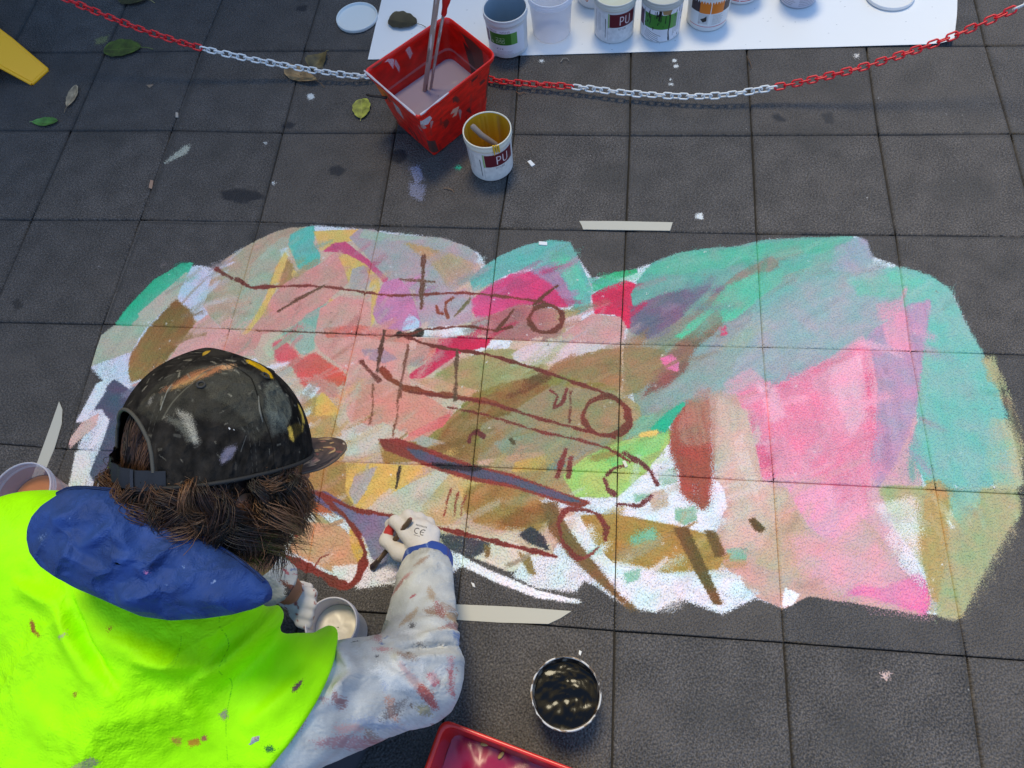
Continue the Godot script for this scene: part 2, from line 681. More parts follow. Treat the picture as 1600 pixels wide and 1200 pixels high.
func build_pavement() -> void:
	var base := "4d4845"
	# what is painted on the slabs; centimetres from the corner of the slab at the origin
	var A := canvas(2048, 768, 7.68, Vector2(0, 66.6667), base)
	A.speckle(0.0048, 0.0010)
	weather(A, 0, 8, 2, 5)
	paint_mural(A)
	var B := canvas(2048, 1490, 5.585, Vector2(-100, -33.3333), base)
	B.speckle(0.0048, 0.0011)
	weather(B, -3, 8, -1, 7)
	paint_spots(B)
	var stone := func(c: Canvas, freq: float) -> StandardMaterial3D:
		var relief := noise(freq, 31, FastNoiseLite.TYPE_SIMPLEX, 2).get_image(c.w, c.h)
		relief.convert(Image.FORMAT_L8)
		var m := StandardMaterial3D.new()
		m.albedo_texture = c.texture()
		m.roughness = 0.72
		m.metallic_specular = 0.45
		m.heightmap_enabled = true
		m.heightmap_texture = ImageTexture.create_from_image(relief)
		m.heightmap_scale = 0.38
		return m
	var ma: StandardMaterial3D = stone.call(A, 0.17)
	var mb_: StandardMaterial3D = stone.call(B, 0.23)
	var far := canvas(512, 512, 5.585, Vector2.ZERO, base)
	far.speckle(0.0048, 0.0011)
	var mf: StandardMaterial3D = stone.call(far, 0.23)
	var ground := put("ground", BoxMesh.new(), mat("2a2725", 0.95), self, Transform3D(Basis.from_scale(Vector3(240, 0.05, 240)), Vector3(0.8, -0.037, 0.8)))
	ground.set_meta("kind", "structure")
	var pave := Node3D.new()
	pave.name = "pavement"
	pave.set_meta("kind", "structure")
	add_child(pave)
	for r in range(-4, 9):
		for c in range(-5, 11):
			var mural := c >= 0 and c < 8 and r >= 2 and r < 5
			var mesh: Mesh
			if mural:
				mesh = slab(c, r, Vector2(0, 0.666667), Vector2(0.375, 1.0), 0.0009)
			elif c >= -3 and c < 8 and r >= -1 and r < 7:
				mesh = slab(c, r, Vector2(-1.0, -0.333333), Vector2(558.5 / 2048.0, 558.5 / 1490.0), 0.0019)
			else:
				mesh = slab(c, r, Vector2(-3.0, -3.0), Vector2(558.5 / 512.0, 558.5 / 512.0), 0.0019)
			put("paving_slab", mesh, ma if mural else (mb_ if c >= -3 and c < 8 and r >= -1 and r < 7 else mf), pave)

func weather(c: Canvas, c0: int, c1: int, r0: int, r1: int) -> void:      # slab to slab tone, grime along the joints, worn patches
	var u := SLAB * 100.0
	for r in range(r0, r1):
		for k in range(c0, c1):
			c.poly([k * u, r * u, (k + 1) * u, r * u, (k + 1) * u, (r + 1) * u, k * u, (r + 1) * u], ["3f3c3b", "544e49", "4b4643", "444242", "524b46"][rng.randi_range(0, 4)], {"soft": 0, "d": 1.2, "o": rng.randf_range(0.1, 0.5)})
			for j in 2:
				var x := (k + rng.randf()) * u
				var y := (r + rng.randf()) * u
				var w := rng.randf_range(3.0, 9.0)
				c.poly([x - w, y, x - w * 0.3, y - w * 0.5, x + w * 0.8, y - w * 0.4, x + w, y + w * 0.2, x, y + w * 0.6], ["393735", "5a534e"][j], {"soft": 4, "d": 1.6, "o": 0.3})
			c.line([k * u, r * u, (k + 0.5) * u, r * u + 0.1, (k + 1) * u, r * u], 0.9, "2f2d2c", {"d": 1.8, "o": 0.45, "soft": 2})
			c.line([k * u, r * u, k * u + 0.1, (r + 0.5) * u, k * u, (r + 1) * u], 0.9, "302e2c", {"d": 1.8, "o": 0.45, "soft": 2})

func paint_mural(A: Canvas) -> void:
	A.poly([5.38, 144.32, 4.46, 133.95, 4.54, 125.56, 5.79, 116.78, -0.13, 112, 0.95, 102.27, 5.73, 95.15, 13.31, 86.56, 19.38, 80.66, 24.96, 81.33, 29.84, 75.81, 39.12, 69.24, 49.44, 66.87, 63.88, 67.83, 76.38, 69.23, 86.93, 70.65, 95.56, 74.73, 97.97, 78.67, 107.4, 72, 118.97, 70.7, 121.69, 76.04, 125.18, 81.79, 136.3, 78.57, 146.68, 73.4, 161.03, 71.06, 169.04, 68.69, 190.97, 67.18, 193.68, 73.14, 200.5, 76.37, 206.15, 78.45, 211.2, 83.78, 213.52, 95.95, 216.78, 108.96, 218.23, 122.7, 216.58, 131.47, 212.87, 141.36, 206.25, 150.99, 200.61, 159.55, 194.63, 159.35, 186.58, 155.52, 178.88, 157.96, 168.97, 156.73, 166.85, 160.06, 161.27, 158.54, 154.77, 162.18, 145.86, 159.61, 141.33, 162.49, 135.49, 162.26, 128.8, 158.16, 117.83, 154.2, 111.02, 154.65, 105.27, 152.26, 99.72, 152.62, 101.41, 155.28, 97.6, 158.26, 78.65, 162.25, 58.56, 155.26, 35.49, 141.82, 14.27, 144.59], "e2e4ea", {"d": 1.5, "soft": 2, "v": 0.14})
	A.poly([25.25, 85.79, 42.9, 70.01, 94.27, 75.37, 98.45, 83.57, 121.74, 94.09, 134.33, 100.77, 134.58, 114.35, 94.07, 129.23, 60.86, 130.98, 42.9, 108.02, 16.66, 116.3], "d2b8a0", {"d": 1, "s": 0.4, "soft": 2, "v": 0.14})
	A.poly([133.56, 100.8, 137.15, 82.39, 168.85, 71.85, 190.65, 70.12, 200.34, 99.52, 166.46, 112.87, 137.64, 123.83], "98988a", {"d": 1, "s": 0.6, "a": -45, "soft": 2, "v": 0.14})
	A.poly([85.11, 129.7, 134.58, 114.35, 146.2, 123.39, 123.92, 139.71, 86.44, 138.91], "a89468", {"d": 1, "s": 0.5, "a": -24, "soft": 2, "v": 0.14})
	A.poly([58.46, 134.29, 85.11, 129.7, 103.85, 137.91, 124.06, 142.61, 119.1, 152.75, 88.12, 150.54, 61.91, 143.35], "c6a892", {"d": 1, "s": 0.5, "soft": 2, "v": 0.14})
	A.poly([153.59, 111.83, 200.34, 99.52, 197.14, 132.58, 189.47, 152.11, 155.17, 150.41], "d0a4a8", {"d": 1, "s": 0.5, "a": 86, "soft": 3, "v": 0.14})
	A.poly([198.25, 82.37, 209.47, 85.63, 217.03, 125.7, 198.45, 132.51], "84b8a8", {"d": 1, "s": 0.5, "a": 71, "soft": 3, "v": 0.14})
	A.poly([2.47, 99.92, -1.04, 104.24, -2.6, 109.9, -0.35, 112.37, 4.39, 109.98, 9.66, 107.55, 11.71, 99, 17.1, 91.62, 18.82, 81.91, 14.5, 85.71, 9.77, 93.84], "b9bba0", {"d": 1, "s": 0.5, "a": -66, "soft": 2, "v": 0.14})
	A.poly([2.47, 99.92, 4.48, 94.02, 9.08, 85.67, 15.55, 79.94, 18.43, 79.86, 18.87, 82.73, 14.13, 89.34, 10.36, 94.6, 6.72, 99.95], "2fb884", {"d": 0.9, "s": 0.5, "a": 35, "soft": 2, "v": 0.14, "c2": Color("62c09a")})
	A.poly([7.85, 96.25, 17.32, 82.98, 25.25, 85.79, 25.95, 91.72, 15.15, 94.04, 11.07, 100.94], "c3bfa6", {"d": 0.8, "s": 0.4, "a": -59, "soft": 2, "v": 0.14})
	A.poly([18.54, 80.89, 22.15, 82.23, 24.75, 84.59, 25.34, 88.78, 24.98, 93.32, 28.1, 96.5, 31.77, 97.32, 31.53, 102.98, 26.03, 98.48, 21.04, 96.17, 17.34, 91.22, 17.4, 86.43], "d0d6e0", {"d": 0.8, "s": 0.3, "soft": 2, "v": 0.14})
	A.poly([16.99, 91.23, 23.01, 95.72, 24.2, 98.74, 22.31, 103.71, 20, 109.33, 17.06, 114.86, 12.33, 115.96, 10.19, 113.01, 9.78, 107.92, 12.4, 99.55, 14.74, 95.62], "a8804a", {"d": 0.8, "s": 0.9, "a": -75, "soft": 3, "v": 0.14, "c2": Color("8a6636")})
	A.poly([5.75, 109.92, 8.92, 107.95, 11.77, 116.87, 7.4, 114.92], "d9dee8", {"d": 1.2, "soft": 2, "v": 0.14})
	A.poly([24.2, 98.74, 27.16, 95.57, 31.5, 99.61, 38.74, 101.21, 42.73, 107.31, 32.77, 107.71, 26.38, 109.07, 22.07, 111.78, 18.43, 116.57, 15.97, 118.44, 12.44, 116.84, 17.69, 114.12, 20.69, 108.21], "e2a89c", {"d": 0.9, "s": 0.3, "soft": 2, "v": 0.14})
	A.poly([6.14, 117.83, 7.51, 115.28, 13.04, 118.22, 17.16, 120.65, 18.39, 129.92, 17.52, 134.89, 15.37, 138.23, 12.19, 143.15, 9.55, 140.14, 10.05, 132.01, 10.03, 126.99, 7.26, 123.71, 3.95, 123.87], "55586a", {"d": 0.9, "s": 0.3, "soft": 2, "v": 0.14})
	A.poly([3.27, 116.89, 5.71, 115, 6.49, 118.87, 4.54, 125.56, 8.65, 125.36, 10.08, 126.14, 10.05, 132.01, 7.16, 134.13, 7.57, 127.11, 1.49, 127.41], "e9e9ec", {"d": 1.1, "soft": 2, "v": 0.14})
	A.poly([3.14, 127.33, 6.72, 124.6, 7.04, 127.98, 2.52, 134.05, 1.12, 132.47], "e6bdb0", {"d": 1.3, "soft": 2, "v": 0.14})
	A.poly([5.47, 143.22, 4.1, 134.79, 7.59, 134.44, 9.33, 138.56, 9.58, 144.86, 5.65, 145.09], "ece9e4", {"d": 0.8, "soft": 2, "v": 0.14})
	A.poly([24.9, 87.8, 25.07, 81.74, 26.94, 78.6, 33.61, 72.77, 39.12, 69.24, 43.29, 67.65, 47.73, 67.34, 44.07, 71.25, 42.04, 74.25, 40.12, 77.62, 40.29, 83.73, 35.37, 86.68, 32.86, 93.44, 33.37, 99.54, 31.5, 99.61, 27.26, 95.95, 25.43, 91.74], "c0a98c", {"d": 0.8, "s": 0.4, "a": -39, "soft": 2, "v": 0.14})
	A.poly([41.29, 70.9, 43.71, 71.26, 42.67, 75.48, 41.83, 81.26, 41.96, 85.68, 39.83, 95.13, 37.44, 99.39, 33.76, 99.71, 32.86, 93.44, 35.19, 86.69, 35.2, 79.4], "b3b69a", {"d": 0.7, "s": 0.4, "a": -85, "soft": 2, "v": 0.14})
	A.poly([41.69, 75.09, 43.77, 74, 44.8, 77.08, 42.77, 77.55], "dfe4ea", {"d": 1.3, "soft": 2, "v": 0.14})
	A.poly([42.77, 77.55, 44.36, 77.51, 47.25, 81.11, 48.1, 85.1, 45, 87.57, 41.28, 86.5, 41.83, 81.26], "a98a54", {"d": 0.9, "s": 0.7, "a": -94, "soft": 3, "v": 0.14})
	A.poly([41.83, 81.26, 43.2, 75.47, 44.44, 77.09, 43.95, 85.22, 41.87, 95.05, 40.04, 104.5, 36.6, 105.55, 36.92, 102.77, 39.72, 96.09, 41.27, 90.24], "e6bf6c", {"d": 0.9, "s": 0.5, "a": -75, "soft": 2, "v": 0.14})
	A.poly([46.73, 81.12, 49.24, 83.06, 48.36, 85.49, 46.64, 83.14], "e6bf6c", {"d": 0.8, "soft": 2, "v": 0.14})
	A.poly([43.61, 69.99, 46.07, 68.02, 49.44, 66.87, 50.53, 69.62, 50.63, 72.78, 53.05, 76.04, 53.7, 79.3, 50.63, 81.41, 48.12, 81.08, 45.85, 77.06, 43.63, 73.37], "6cbfae", {"d": 0.8, "s": 0.3, "a": -89, "soft": 2, "v": 0.14})
	A.poly([49.82, 68.79, 62.12, 67.87, 63.78, 68.26, 62.08, 71.66, 57.67, 72.61, 55.44, 74.74, 52.85, 75.01, 51.35, 71.92], "e3bd6a", {"d": 0.8, "s": 0.4, "a": -7, "soft": 2, "v": 0.14})
	A.poly([48.54, 83.08, 53.7, 79.3, 58.26, 73.84, 60.6, 77.07, 62.67, 84.65, 59.05, 89.08, 56.42, 93.02, 52.16, 96.97, 47.7, 99.76, 42.93, 101.05, 42.26, 105.32, 39.23, 105.99, 39.02, 108.54, 33.23, 106.23, 32.83, 101.44, 38.91, 101.21, 41.62, 95.45, 43.03, 89.6, 45.42, 85.57], "d89a8c", {"d": 0.8, "s": 0.6, "a": -45, "soft": 2, "v": 0.14})
	A.poly([58.31, 89.68, 62.04, 91.49, 61.61, 98.12, 60.17, 101.87, 58.43, 96.36], "e3ba6c", {"d": 1, "s": 0.5, "a": -78, "soft": 2, "v": 0.14})
	A.poly([58.11, 91.24, 58.4, 94.48, 57.54, 98.64, 56.62, 102.38, 56.43, 105.48, 54.12, 106.3, 51, 103.33, 47.87, 100.5, 50.88, 98.89, 53.37, 94.65], "86b6a0", {"d": 0.8, "s": 0.4, "a": -73, "soft": 2, "v": 0.14})
	A.poly([43.92, 105.26, 44.95, 102.46, 48.7, 100.46, 52.97, 103.98, 52.83, 107.97, 47.1, 108.21], "c3c3a2", {"d": 0.8, "soft": 2, "v": 0.14})
	A.poly([52.08, 96.59, 56.21, 98.69, 57.42, 104.72, 55.05, 106.8, 50.96, 103.15, 47.95, 100.86], "9fb9a4", {"d": 0.9, "soft": 2, "v": 0.14})
	A.poly([62.12, 67.87, 66.52, 67.77, 67.95, 69.01, 76.44, 69.65, 85.17, 70.28, 92.64, 72.77, 95.66, 75.74, 95.49, 78.94, 91.9, 84.15, 89.06, 88.1, 85.62, 87.06, 78.87, 86.5, 71.88, 84.77, 65.23, 75.72, 59.96, 70.67], "b2a6a4", {"d": 0.8, "s": 0.4, "a": 10, "soft": 2, "v": 0.14})
	A.poly([63.53, 67.84, 67.54, 68.6, 72.94, 69.52, 85.14, 70.07, 93.19, 73.17, 95.76, 76.74, 89.81, 73.25, 80.07, 70.82, 69.79, 71.69, 62.6, 70.6], "a9bba6", {"d": 1, "soft": 2, "v": 0.14, "c2": Color("b2a6a4")})
	A.poly([75.01, 71.77, 80.32, 72.67, 88.33, 75.12, 94.91, 78.16, 94.33, 82.13, 91.46, 86.1, 88.87, 86.57, 86.69, 82.36, 82.35, 77.5], "c09a66", {"d": 0.9, "s": 1, "a": 54, "soft": 3, "v": 0.14, "c2": Color("b3a08c")})
	A.poly([57.34, 75.52, 60.94, 76.04, 65.68, 78.36, 69.97, 82.45, 71.76, 88.28, 71.55, 92.12, 70.95, 98.52, 69.74, 98.19, 69.41, 90.28, 67.93, 84.49, 64.35, 80.62, 62.65, 82.67, 62.88, 85.83, 60.57, 80.73], "e1ba6a", {"d": 0.9, "s": 0.5, "a": 56, "soft": 2, "v": 0.14})
	A.poly([62.64, 80.67, 65.86, 79.37, 68.43, 84.48, 67.14, 86.87, 62.92, 87], "b6a8a0", {"d": 1, "soft": 2, "v": 0.14})
	A.poly([53.46, 75.41, 55.92, 72.65, 59.31, 71.94, 62.59, 74.56, 66.58, 77.53, 72.84, 83.36, 72.37, 85.73, 69.84, 82.66, 65.79, 78.97, 60.97, 76.25, 56.43, 75.34], "d2547a", {"d": 1, "s": 0.6, "a": 39, "soft": 2, "v": 0.14})
	A.poly([71.81, 84.37, 75.84, 83.07, 79.12, 87.07, 81.46, 91.78, 84.07, 97.66, 80.61, 98.53, 76.7, 99.59, 72.18, 96.99, 70.37, 94.06, 70.76, 88.31], "cd84a8", {"d": 0.9, "s": 0.4, "a": 56, "soft": 2, "v": 0.14})
	A.poly([80.21, 86.46, 95.82, 86.74, 95.93, 95.39, 90.19, 97.44, 83.72, 97.49, 81.29, 91.79], "b9a2a8", {"d": 0.8, "s": 0.4, "soft": 2, "v": 0.14})
	A.poly([79.89, 93.53, 82.63, 95.49, 83.12, 97.88, 78.67, 98.6, 78.88, 95.63], "c2d2e4", {"d": 1, "soft": 2, "v": 0.14})
	A.poly([56.42, 93.02, 60.74, 89.02, 69.47, 90.66, 70.72, 98.16, 77.37, 98.65, 87.4, 100.82, 88.54, 104.72, 85.07, 107.34, 81.4, 108.37, 83.11, 113.67, 87.15, 116.88, 93.69, 119.9, 92.72, 128.04, 84.93, 128.44, 72.84, 129.07, 68.31, 121.12, 67.08, 114.39, 67.24, 110.91, 58.84, 105.2, 56.62, 102.38], "dca092", {"d": 0.7, "s": 0.5, "a": 19, "soft": 2, "v": 0.14})
	A.poly([70.18, 113.91, 82.75, 113.35, 92.89, 119.61, 92.38, 127.74, 78.85, 128.44, 70.39, 124], "d8937f", {"d": 0.8, "s": 0.5, "soft": 2, "v": 0.14})
	A.poly([58.37, 98.61, 67.28, 97.35, 77.34, 98.46, 87.37, 100.64, 88.4, 103.66, 81.16, 102.33, 67.89, 100.84, 59.77, 101.52], "dd7565", {"d": 0.9, "s": 0.6, "a": 3, "soft": 2, "v": 0.14, "c2": Color("dc9080")})
	A.poly([68.98, 104.26, 74.95, 104.02, 78.89, 106.54, 75.6, 108.09, 70.89, 106.87], "b0949a", {"d": 1.2, "s": 0.6, "soft": 2, "v": 0.14})
	A.poly([81.75, 106.42, 85.39, 105.03, 85.53, 108.38, 81.74, 108.54], "b09a92", {"d": 1.2, "s": 0.6, "soft": 2, "v": 0.14})
	A.poly([86.26, 101.95, 88.7, 103.47, 88.09, 106.16, 84.28, 107.37, 86.1, 105.53], "d97c6c", {"d": 1.2, "s": 0.6, "a": 29, "soft": 2, "v": 0.14})
	A.poly([45.99, 103.34, 48.44, 102.33, 52.17, 104.93, 54.38, 107.55, 57.61, 105.62, 62.84, 108.98, 66.7, 111.46, 66.44, 114.42, 62.64, 116.31, 60.33, 116.76, 55.93, 114.89, 53.03, 110.46, 48.08, 108.89], "dc6a72", {"d": 1, "s": 0.7, "a": 18, "soft": 3, "v": 0.14, "c2": Color("df6048")})
	A.poly([58.53, 111.81, 64.63, 114.15, 67, 118.32, 62.97, 118, 57.46, 114.48], "cf8f80", {"d": 1.3, "s": 1, "a": 32, "soft": 3, "v": 0.14})
	A.poly([57.28, 121.31, 61.85, 116.35, 66.69, 120.86, 65.75, 124.23, 60.76, 122.82], "e2b65e", {"d": 1, "soft": 2, "v": 0.14})
	A.poly([54.91, 121.43, 60.47, 117.44, 61.07, 122.8, 57.97, 124.62], "b89454", {"d": 1, "soft": 2, "v": 0.14})
	A.poly([57.7, 114.12, 60.86, 115.36, 59.5, 118.16, 56.43, 117.28], "e4e6ec", {"d": 1.2, "soft": 2, "v": 0.14})
	A.poly([80.59, 98.34, 88.52, 96.95, 96.25, 96.85, 96.14, 98.86, 88.97, 100.58, 82.49, 100.28], "ece9ea", {"d": 1.1, "soft": 2, "v": 0.14})
	A.poly([99.36, 100.72, 106.72, 99.9, 105.42, 103.16, 97.87, 106.11, 91.62, 109.16, 97.05, 104.38], "e8e6e8", {"d": 1.2, "soft": 2, "v": 0.14})
	A.poly([87.72, 100.81, 93.65, 99.5, 101.34, 99.92, 100.63, 102.28, 94.2, 104.32, 89.91, 108.02, 85.68, 111.84, 82.58, 112.15, 82.36, 110.6, 85.16, 108.04, 87.88, 104.57], "d42a50", {"d": 1, "s": 0.5, "a": -19, "soft": 2, "v": 0.14})
	A.poly([87.85, 111.57, 91.45, 107.78, 100.38, 103, 106.64, 102.75, 111.69, 103.43, 116.6, 107.75, 110.45, 111.6, 101.53, 114.54, 92.23, 114.11], "9c9058", {"d": 1, "s": 0.8, "a": -31, "soft": 3, "v": 0.14, "c2": Color("aaa070")})
	A.poly([82.55, 111.98, 88.76, 111.36, 100, 114.61, 112.01, 112.04, 107.84, 116.92, 98.7, 116.84, 90.85, 115.53], "c9a078", {"d": 1, "s": 0.6, "a": 14, "soft": 2, "v": 0.14})
	A.poly([93.94, 83.12, 96.4, 79.71, 101.01, 75.59, 107.4, 72, 113.95, 70.21, 119.3, 70.69, 120.25, 73.29, 121.69, 76.04, 123.69, 80.87, 125.48, 85.6, 124.88, 90.49, 121.71, 93.36, 120.52, 88.59, 118.69, 84.1, 116.21, 80.31, 112.83, 78.45, 107.98, 79.57, 103.22, 81.67, 98.57, 84.72, 95.49, 86.75], "6fb3a8", {"d": 1, "s": 0.5, "a": -20, "soft": 2, "v": 0.14})
	A.poly([114.17, 73.64, 118.48, 73.93, 121.99, 78.98, 124.01, 84.7, 122.49, 90.01, 120.39, 85.95, 117.88, 81.04, 114.44, 78.01], "66c69c", {"d": 1, "s": 0.8, "a": 62, "soft": 3, "v": 0.14, "c2": Color("73b8a8")})
	A.poly([101.42, 83.67, 112.8, 78.06, 116.53, 80.11, 120.06, 85.77, 121.22, 89.87, 118.42, 90.89, 113.15, 83.31, 105.18, 85.48], "a8809c", {"d": 0.9, "s": 0.7, "a": 52, "soft": 3, "v": 0.14})
	A.poly([95.37, 88.66, 100.09, 83.52, 104.81, 81.04, 109.66, 80.11, 115.14, 84.02, 118.62, 88.65, 120.32, 90.83, 113.6, 90.13, 105.68, 91.33, 101.03, 93.35, 97.21, 95.34, 95.61, 92.42], "dd5484", {"d": 1, "s": 0.8, "a": 15, "soft": 3, "v": 0.14, "c2": Color("d03868")})
	A.poly([96.07, 95.2, 101, 92.98, 107.17, 89.97, 115.56, 90.81, 119.7, 94.16, 118.82, 98.18, 114.26, 100.14, 106.42, 100.09, 100.04, 99.61, 95.56, 97.97], "b2686c", {"d": 0.9, "s": 0.7, "a": 9, "soft": 3, "v": 0.14, "c2": Color("b07a70")})
	A.poly([115.27, 91.37, 122.82, 90.19, 122.15, 96.07, 118.82, 98.18, 116.72, 94.27], "b39a6a", {"d": 1.3, "s": 1, "a": -14, "soft": 3, "v": 0.14})
	A.poly([118.58, 93.84, 123.22, 92.2, 122.65, 96.78, 119.62, 98.51], "d8c0b8", {"d": 1.2, "soft": 2, "v": 0.14})
	A.poly([125.06, 82.95, 130.73, 79.7, 136.3, 78.57, 136.81, 80.49, 132.4, 82.73, 127.68, 84.77, 125.65, 85.78], "3aae74", {"d": 0.9, "s": 0.4, "a": -25, "soft": 2, "v": 0.14})
	A.poly([130.79, 82.2, 137.11, 79.51, 139.03, 80.04, 134.78, 82.84], "e6e4e6", {"d": 1.2, "soft": 2, "v": 0.14})
	A.poly([125.2, 86.55, 129.24, 83.58, 133.33, 81.93, 137.48, 83.71, 135.65, 88.08, 137.28, 93.53, 135.78, 96.46, 133.46, 95.83, 131.05, 92.11, 126.21, 92.28], "da2f55", {"d": 1, "s": 0.6, "a": 33, "soft": 2, "v": 0.14})
	A.poly([118.51, 98.19, 125.58, 92.12, 132.62, 92.79, 134.07, 95.63, 132.94, 100.3, 126.67, 100.37, 118.97, 100.85], "cf9a94", {"d": 0.9, "s": 0.4, "a": 15, "soft": 2, "v": 0.14})
	A.poly([106.75, 103.98, 111.18, 100.8, 122.04, 100.37, 133.1, 100.47, 125.27, 103.93, 117.73, 106.15, 110.12, 107.34, 107.19, 105.55], "dcc4c2", {"d": 1, "s": 0.4, "soft": 2, "v": 0.14})
	A.poly([137.13, 80.86, 140.28, 76.51, 146.68, 73.4, 153.08, 71.85, 161.03, 71.06, 167.45, 68.92, 176.93, 67.9, 189.73, 67.21, 191.53, 70.49, 184.01, 75.5, 176.2, 77.63, 168.28, 81.63, 160.35, 87.63, 152.62, 91.54, 144.96, 93.61, 137.31, 95.69, 135.52, 89.94, 134.84, 86.24], "6ea698", {"d": 0.8, "s": 0.6, "a": -19, "soft": 2, "v": 0.14})
	A.poly([137.11, 79.51, 146.68, 73.6, 161.02, 71.26, 175.32, 68.54, 187.77, 68.24, 182.74, 72.66, 168.72, 74.19, 157.63, 77.96, 146.61, 80.2], "5fb094", {"d": 1.1, "s": 0.8, "a": -20, "soft": 3, "v": 0.14})
	A.poly([134.9, 89.96, 143.45, 85.59, 151.25, 83.47, 155.16, 82.22, 150.36, 89.8, 144.95, 95.41, 138.87, 99.19, 135.03, 97.21], "75667a", {"d": 1, "s": 0.8, "a": -36, "soft": 3, "v": 0.14})
	A.poly([138.12, 100.1, 146.49, 93.2, 154.3, 85.61, 162.31, 77.83, 170.32, 73.37, 171.66, 76.61, 160.43, 85.79, 152.53, 95.13, 147.92, 100.23], "8a8a7a", {"d": 1, "s": 0.9, "a": -45, "soft": 3, "v": 0.14})
	A.poly([152.54, 94.77, 168.29, 81.44, 184.12, 74.35, 190.33, 73.23, 197.98, 84.57, 200.9, 99.49, 181.5, 102.64, 168.07, 109.87, 156.48, 111.7, 146.26, 117.05, 137.58, 119.4, 138.96, 110.84, 146.37, 105.46], "8c9c9a", {"d": 0.9, "s": 0.8, "a": -44, "soft": 3, "v": 0.14})
	A.poly([145.23, 98.24, 147.99, 94.94, 153.89, 89.31, 157.44, 83.65, 165.34, 79.27, 172.52, 77.54, 171.66, 81.34, 164.92, 87.48, 160.17, 92.17, 154.04, 95.07, 148.69, 98.81], "59c592", {"d": 1.1, "s": 1, "a": -43, "soft": 3, "v": 0.14, "c2": Color("64b69c")})
	A.poly([155.37, 100.81, 164.66, 92.55, 175.62, 85.29, 185.07, 80.38, 185.62, 82.4, 173.72, 90.79, 162.82, 99.65, 156.77, 103.33], "a8a48e", {"d": 1, "s": 0.8, "a": -37, "soft": 3, "v": 0.14})
	A.poly([138.97, 111.17, 149.37, 103.63, 156.86, 100.75, 167.49, 100.32, 159.56, 106.93, 150.68, 112.3, 146.26, 117.37, 137.58, 119.4], "8f968c", {"d": 1, "s": 0.9, "a": -40, "soft": 3, "v": 0.14})
	A.poly([142.65, 104.25, 146.13, 99.61, 151.03, 94.83, 156.65, 88.85, 157.22, 94.6, 154.89, 96.81, 150.91, 100.46, 147.85, 105.74, 144.56, 110.92, 138.67, 111.18], "8c6c58", {"d": 1.1, "s": 0.9, "a": -50, "soft": 3, "v": 0.14})
	A.poly([117.42, 106.16, 125.23, 102.89, 133.11, 100.82, 133.64, 111.41, 131.64, 114.81, 125.72, 115.09, 119.59, 112.04, 113.12, 110.64], "9c7a52", {"d": 0.9, "s": 0.7, "a": -30, "soft": 3, "v": 0.14})
	A.poly([133.42, 100.98, 143.71, 101.27, 142.21, 107.68, 137.51, 112.9, 133.71, 114.72], "958058", {"d": 0.9, "s": 0.7, "a": -40, "soft": 3, "v": 0.14})
	A.poly([138.97, 112.17, 144.88, 106.38, 149.07, 103.64, 148.13, 107.08, 143.38, 111.47, 137.53, 114.54], "8a5a50", {"d": 1.2, "s": 1, "a": -35, "soft": 3, "v": 0.14})
	A.poly([141.91, 103.94, 144.9, 102.61, 146.68, 104.6, 146.35, 107.5, 143.4, 106.44], "e678a0", {"d": 1.3, "s": 0.6, "soft": 2, "v": 0.14})
	A.poly([155.85, 95.01, 157.83, 94.22, 158.04, 96.69, 156.37, 97.46], "d8476a", {"d": 1.3, "soft": 2, "v": 0.14})
	A.poly([159.72, 103.21, 167.65, 92.44, 189.52, 80.8, 200.49, 87.72, 201.47, 101.48, 181.22, 105.66, 166.27, 116.09, 157.93, 111.64], "9aa6ac", {"d": 0.9, "s": 0.7, "a": -44, "soft": 3, "v": 0.14})
	A.poly([185.23, 70.65, 190.97, 67.18, 193.02, 68.11, 193.98, 73.13, 193.82, 77.12, 188.27, 78.41, 183.06, 77.62], "9aa2ae", {"d": 0.9, "s": 0.6, "a": 70, "soft": 3, "v": 0.14})
	A.poly([164.94, 87.11, 177.6, 79.29, 188.31, 78.03, 183.16, 84.68, 170.64, 92.33, 162.98, 96.15], "86a9a6", {"d": 1, "s": 0.8, "a": -40, "soft": 3, "v": 0.14})
	A.poly([186.27, 80.34, 194.47, 76.73, 200.82, 76.17, 206.48, 78.25, 210.61, 81.99, 212.09, 89.09, 213.94, 95.94, 216.29, 102.52, 217.19, 108.94, 217.93, 115.17, 217.99, 121.22, 217.62, 125.96, 210.67, 132.52, 198.35, 133.23, 195.39, 124.2, 199.62, 114.81, 203.58, 101.4, 202.86, 91.52, 197.88, 85.3, 190.6, 84.63], "7cb6aa", {"d": 0.8, "s": 0.6, "a": 48, "soft": 3, "v": 0.14})
	A.poly([188.02, 80.84, 198.86, 77.54, 205.89, 80.3, 208.02, 85.68, 197.88, 85.3, 189.09, 84.86], "66c09c", {"d": 1, "s": 0.8, "a": 11, "soft": 3, "v": 0.14, "c2": Color("7cb6aa")})
	A.poly([190.14, 95.47, 199.07, 87.41, 206.03, 85.39, 201.71, 101.81, 198.52, 114.86, 192.86, 127.3, 187.85, 133.83, 184.87, 124.75, 185.13, 109.1], "b893ac", {"d": 0.9, "s": 0.7, "a": 88, "soft": 3, "v": 0.14})
	A.poly([193, 86.9, 199.69, 84.87, 199.54, 91.64, 199.39, 100.23, 194.99, 99.22, 193.67, 93.6], "e49ab0", {"d": 0.9, "s": 0.6, "a": 89, "soft": 3, "v": 0.14})
	A.poly([156.25, 110.07, 162.53, 105.63, 168.35, 109.86, 180.07, 102.7, 189.02, 95.17, 190.7, 99.4, 191.03, 108.84, 188.87, 121.52, 184.86, 133.57, 185.94, 139.17, 179.13, 145.09, 174.14, 139.88, 170.79, 131.46, 163.92, 133.32, 161.42, 122.92, 158.94, 115.16], "e8a0b2", {"d": 0.8, "s": 0.7, "a": 81, "soft": 3, "v": 0.14})
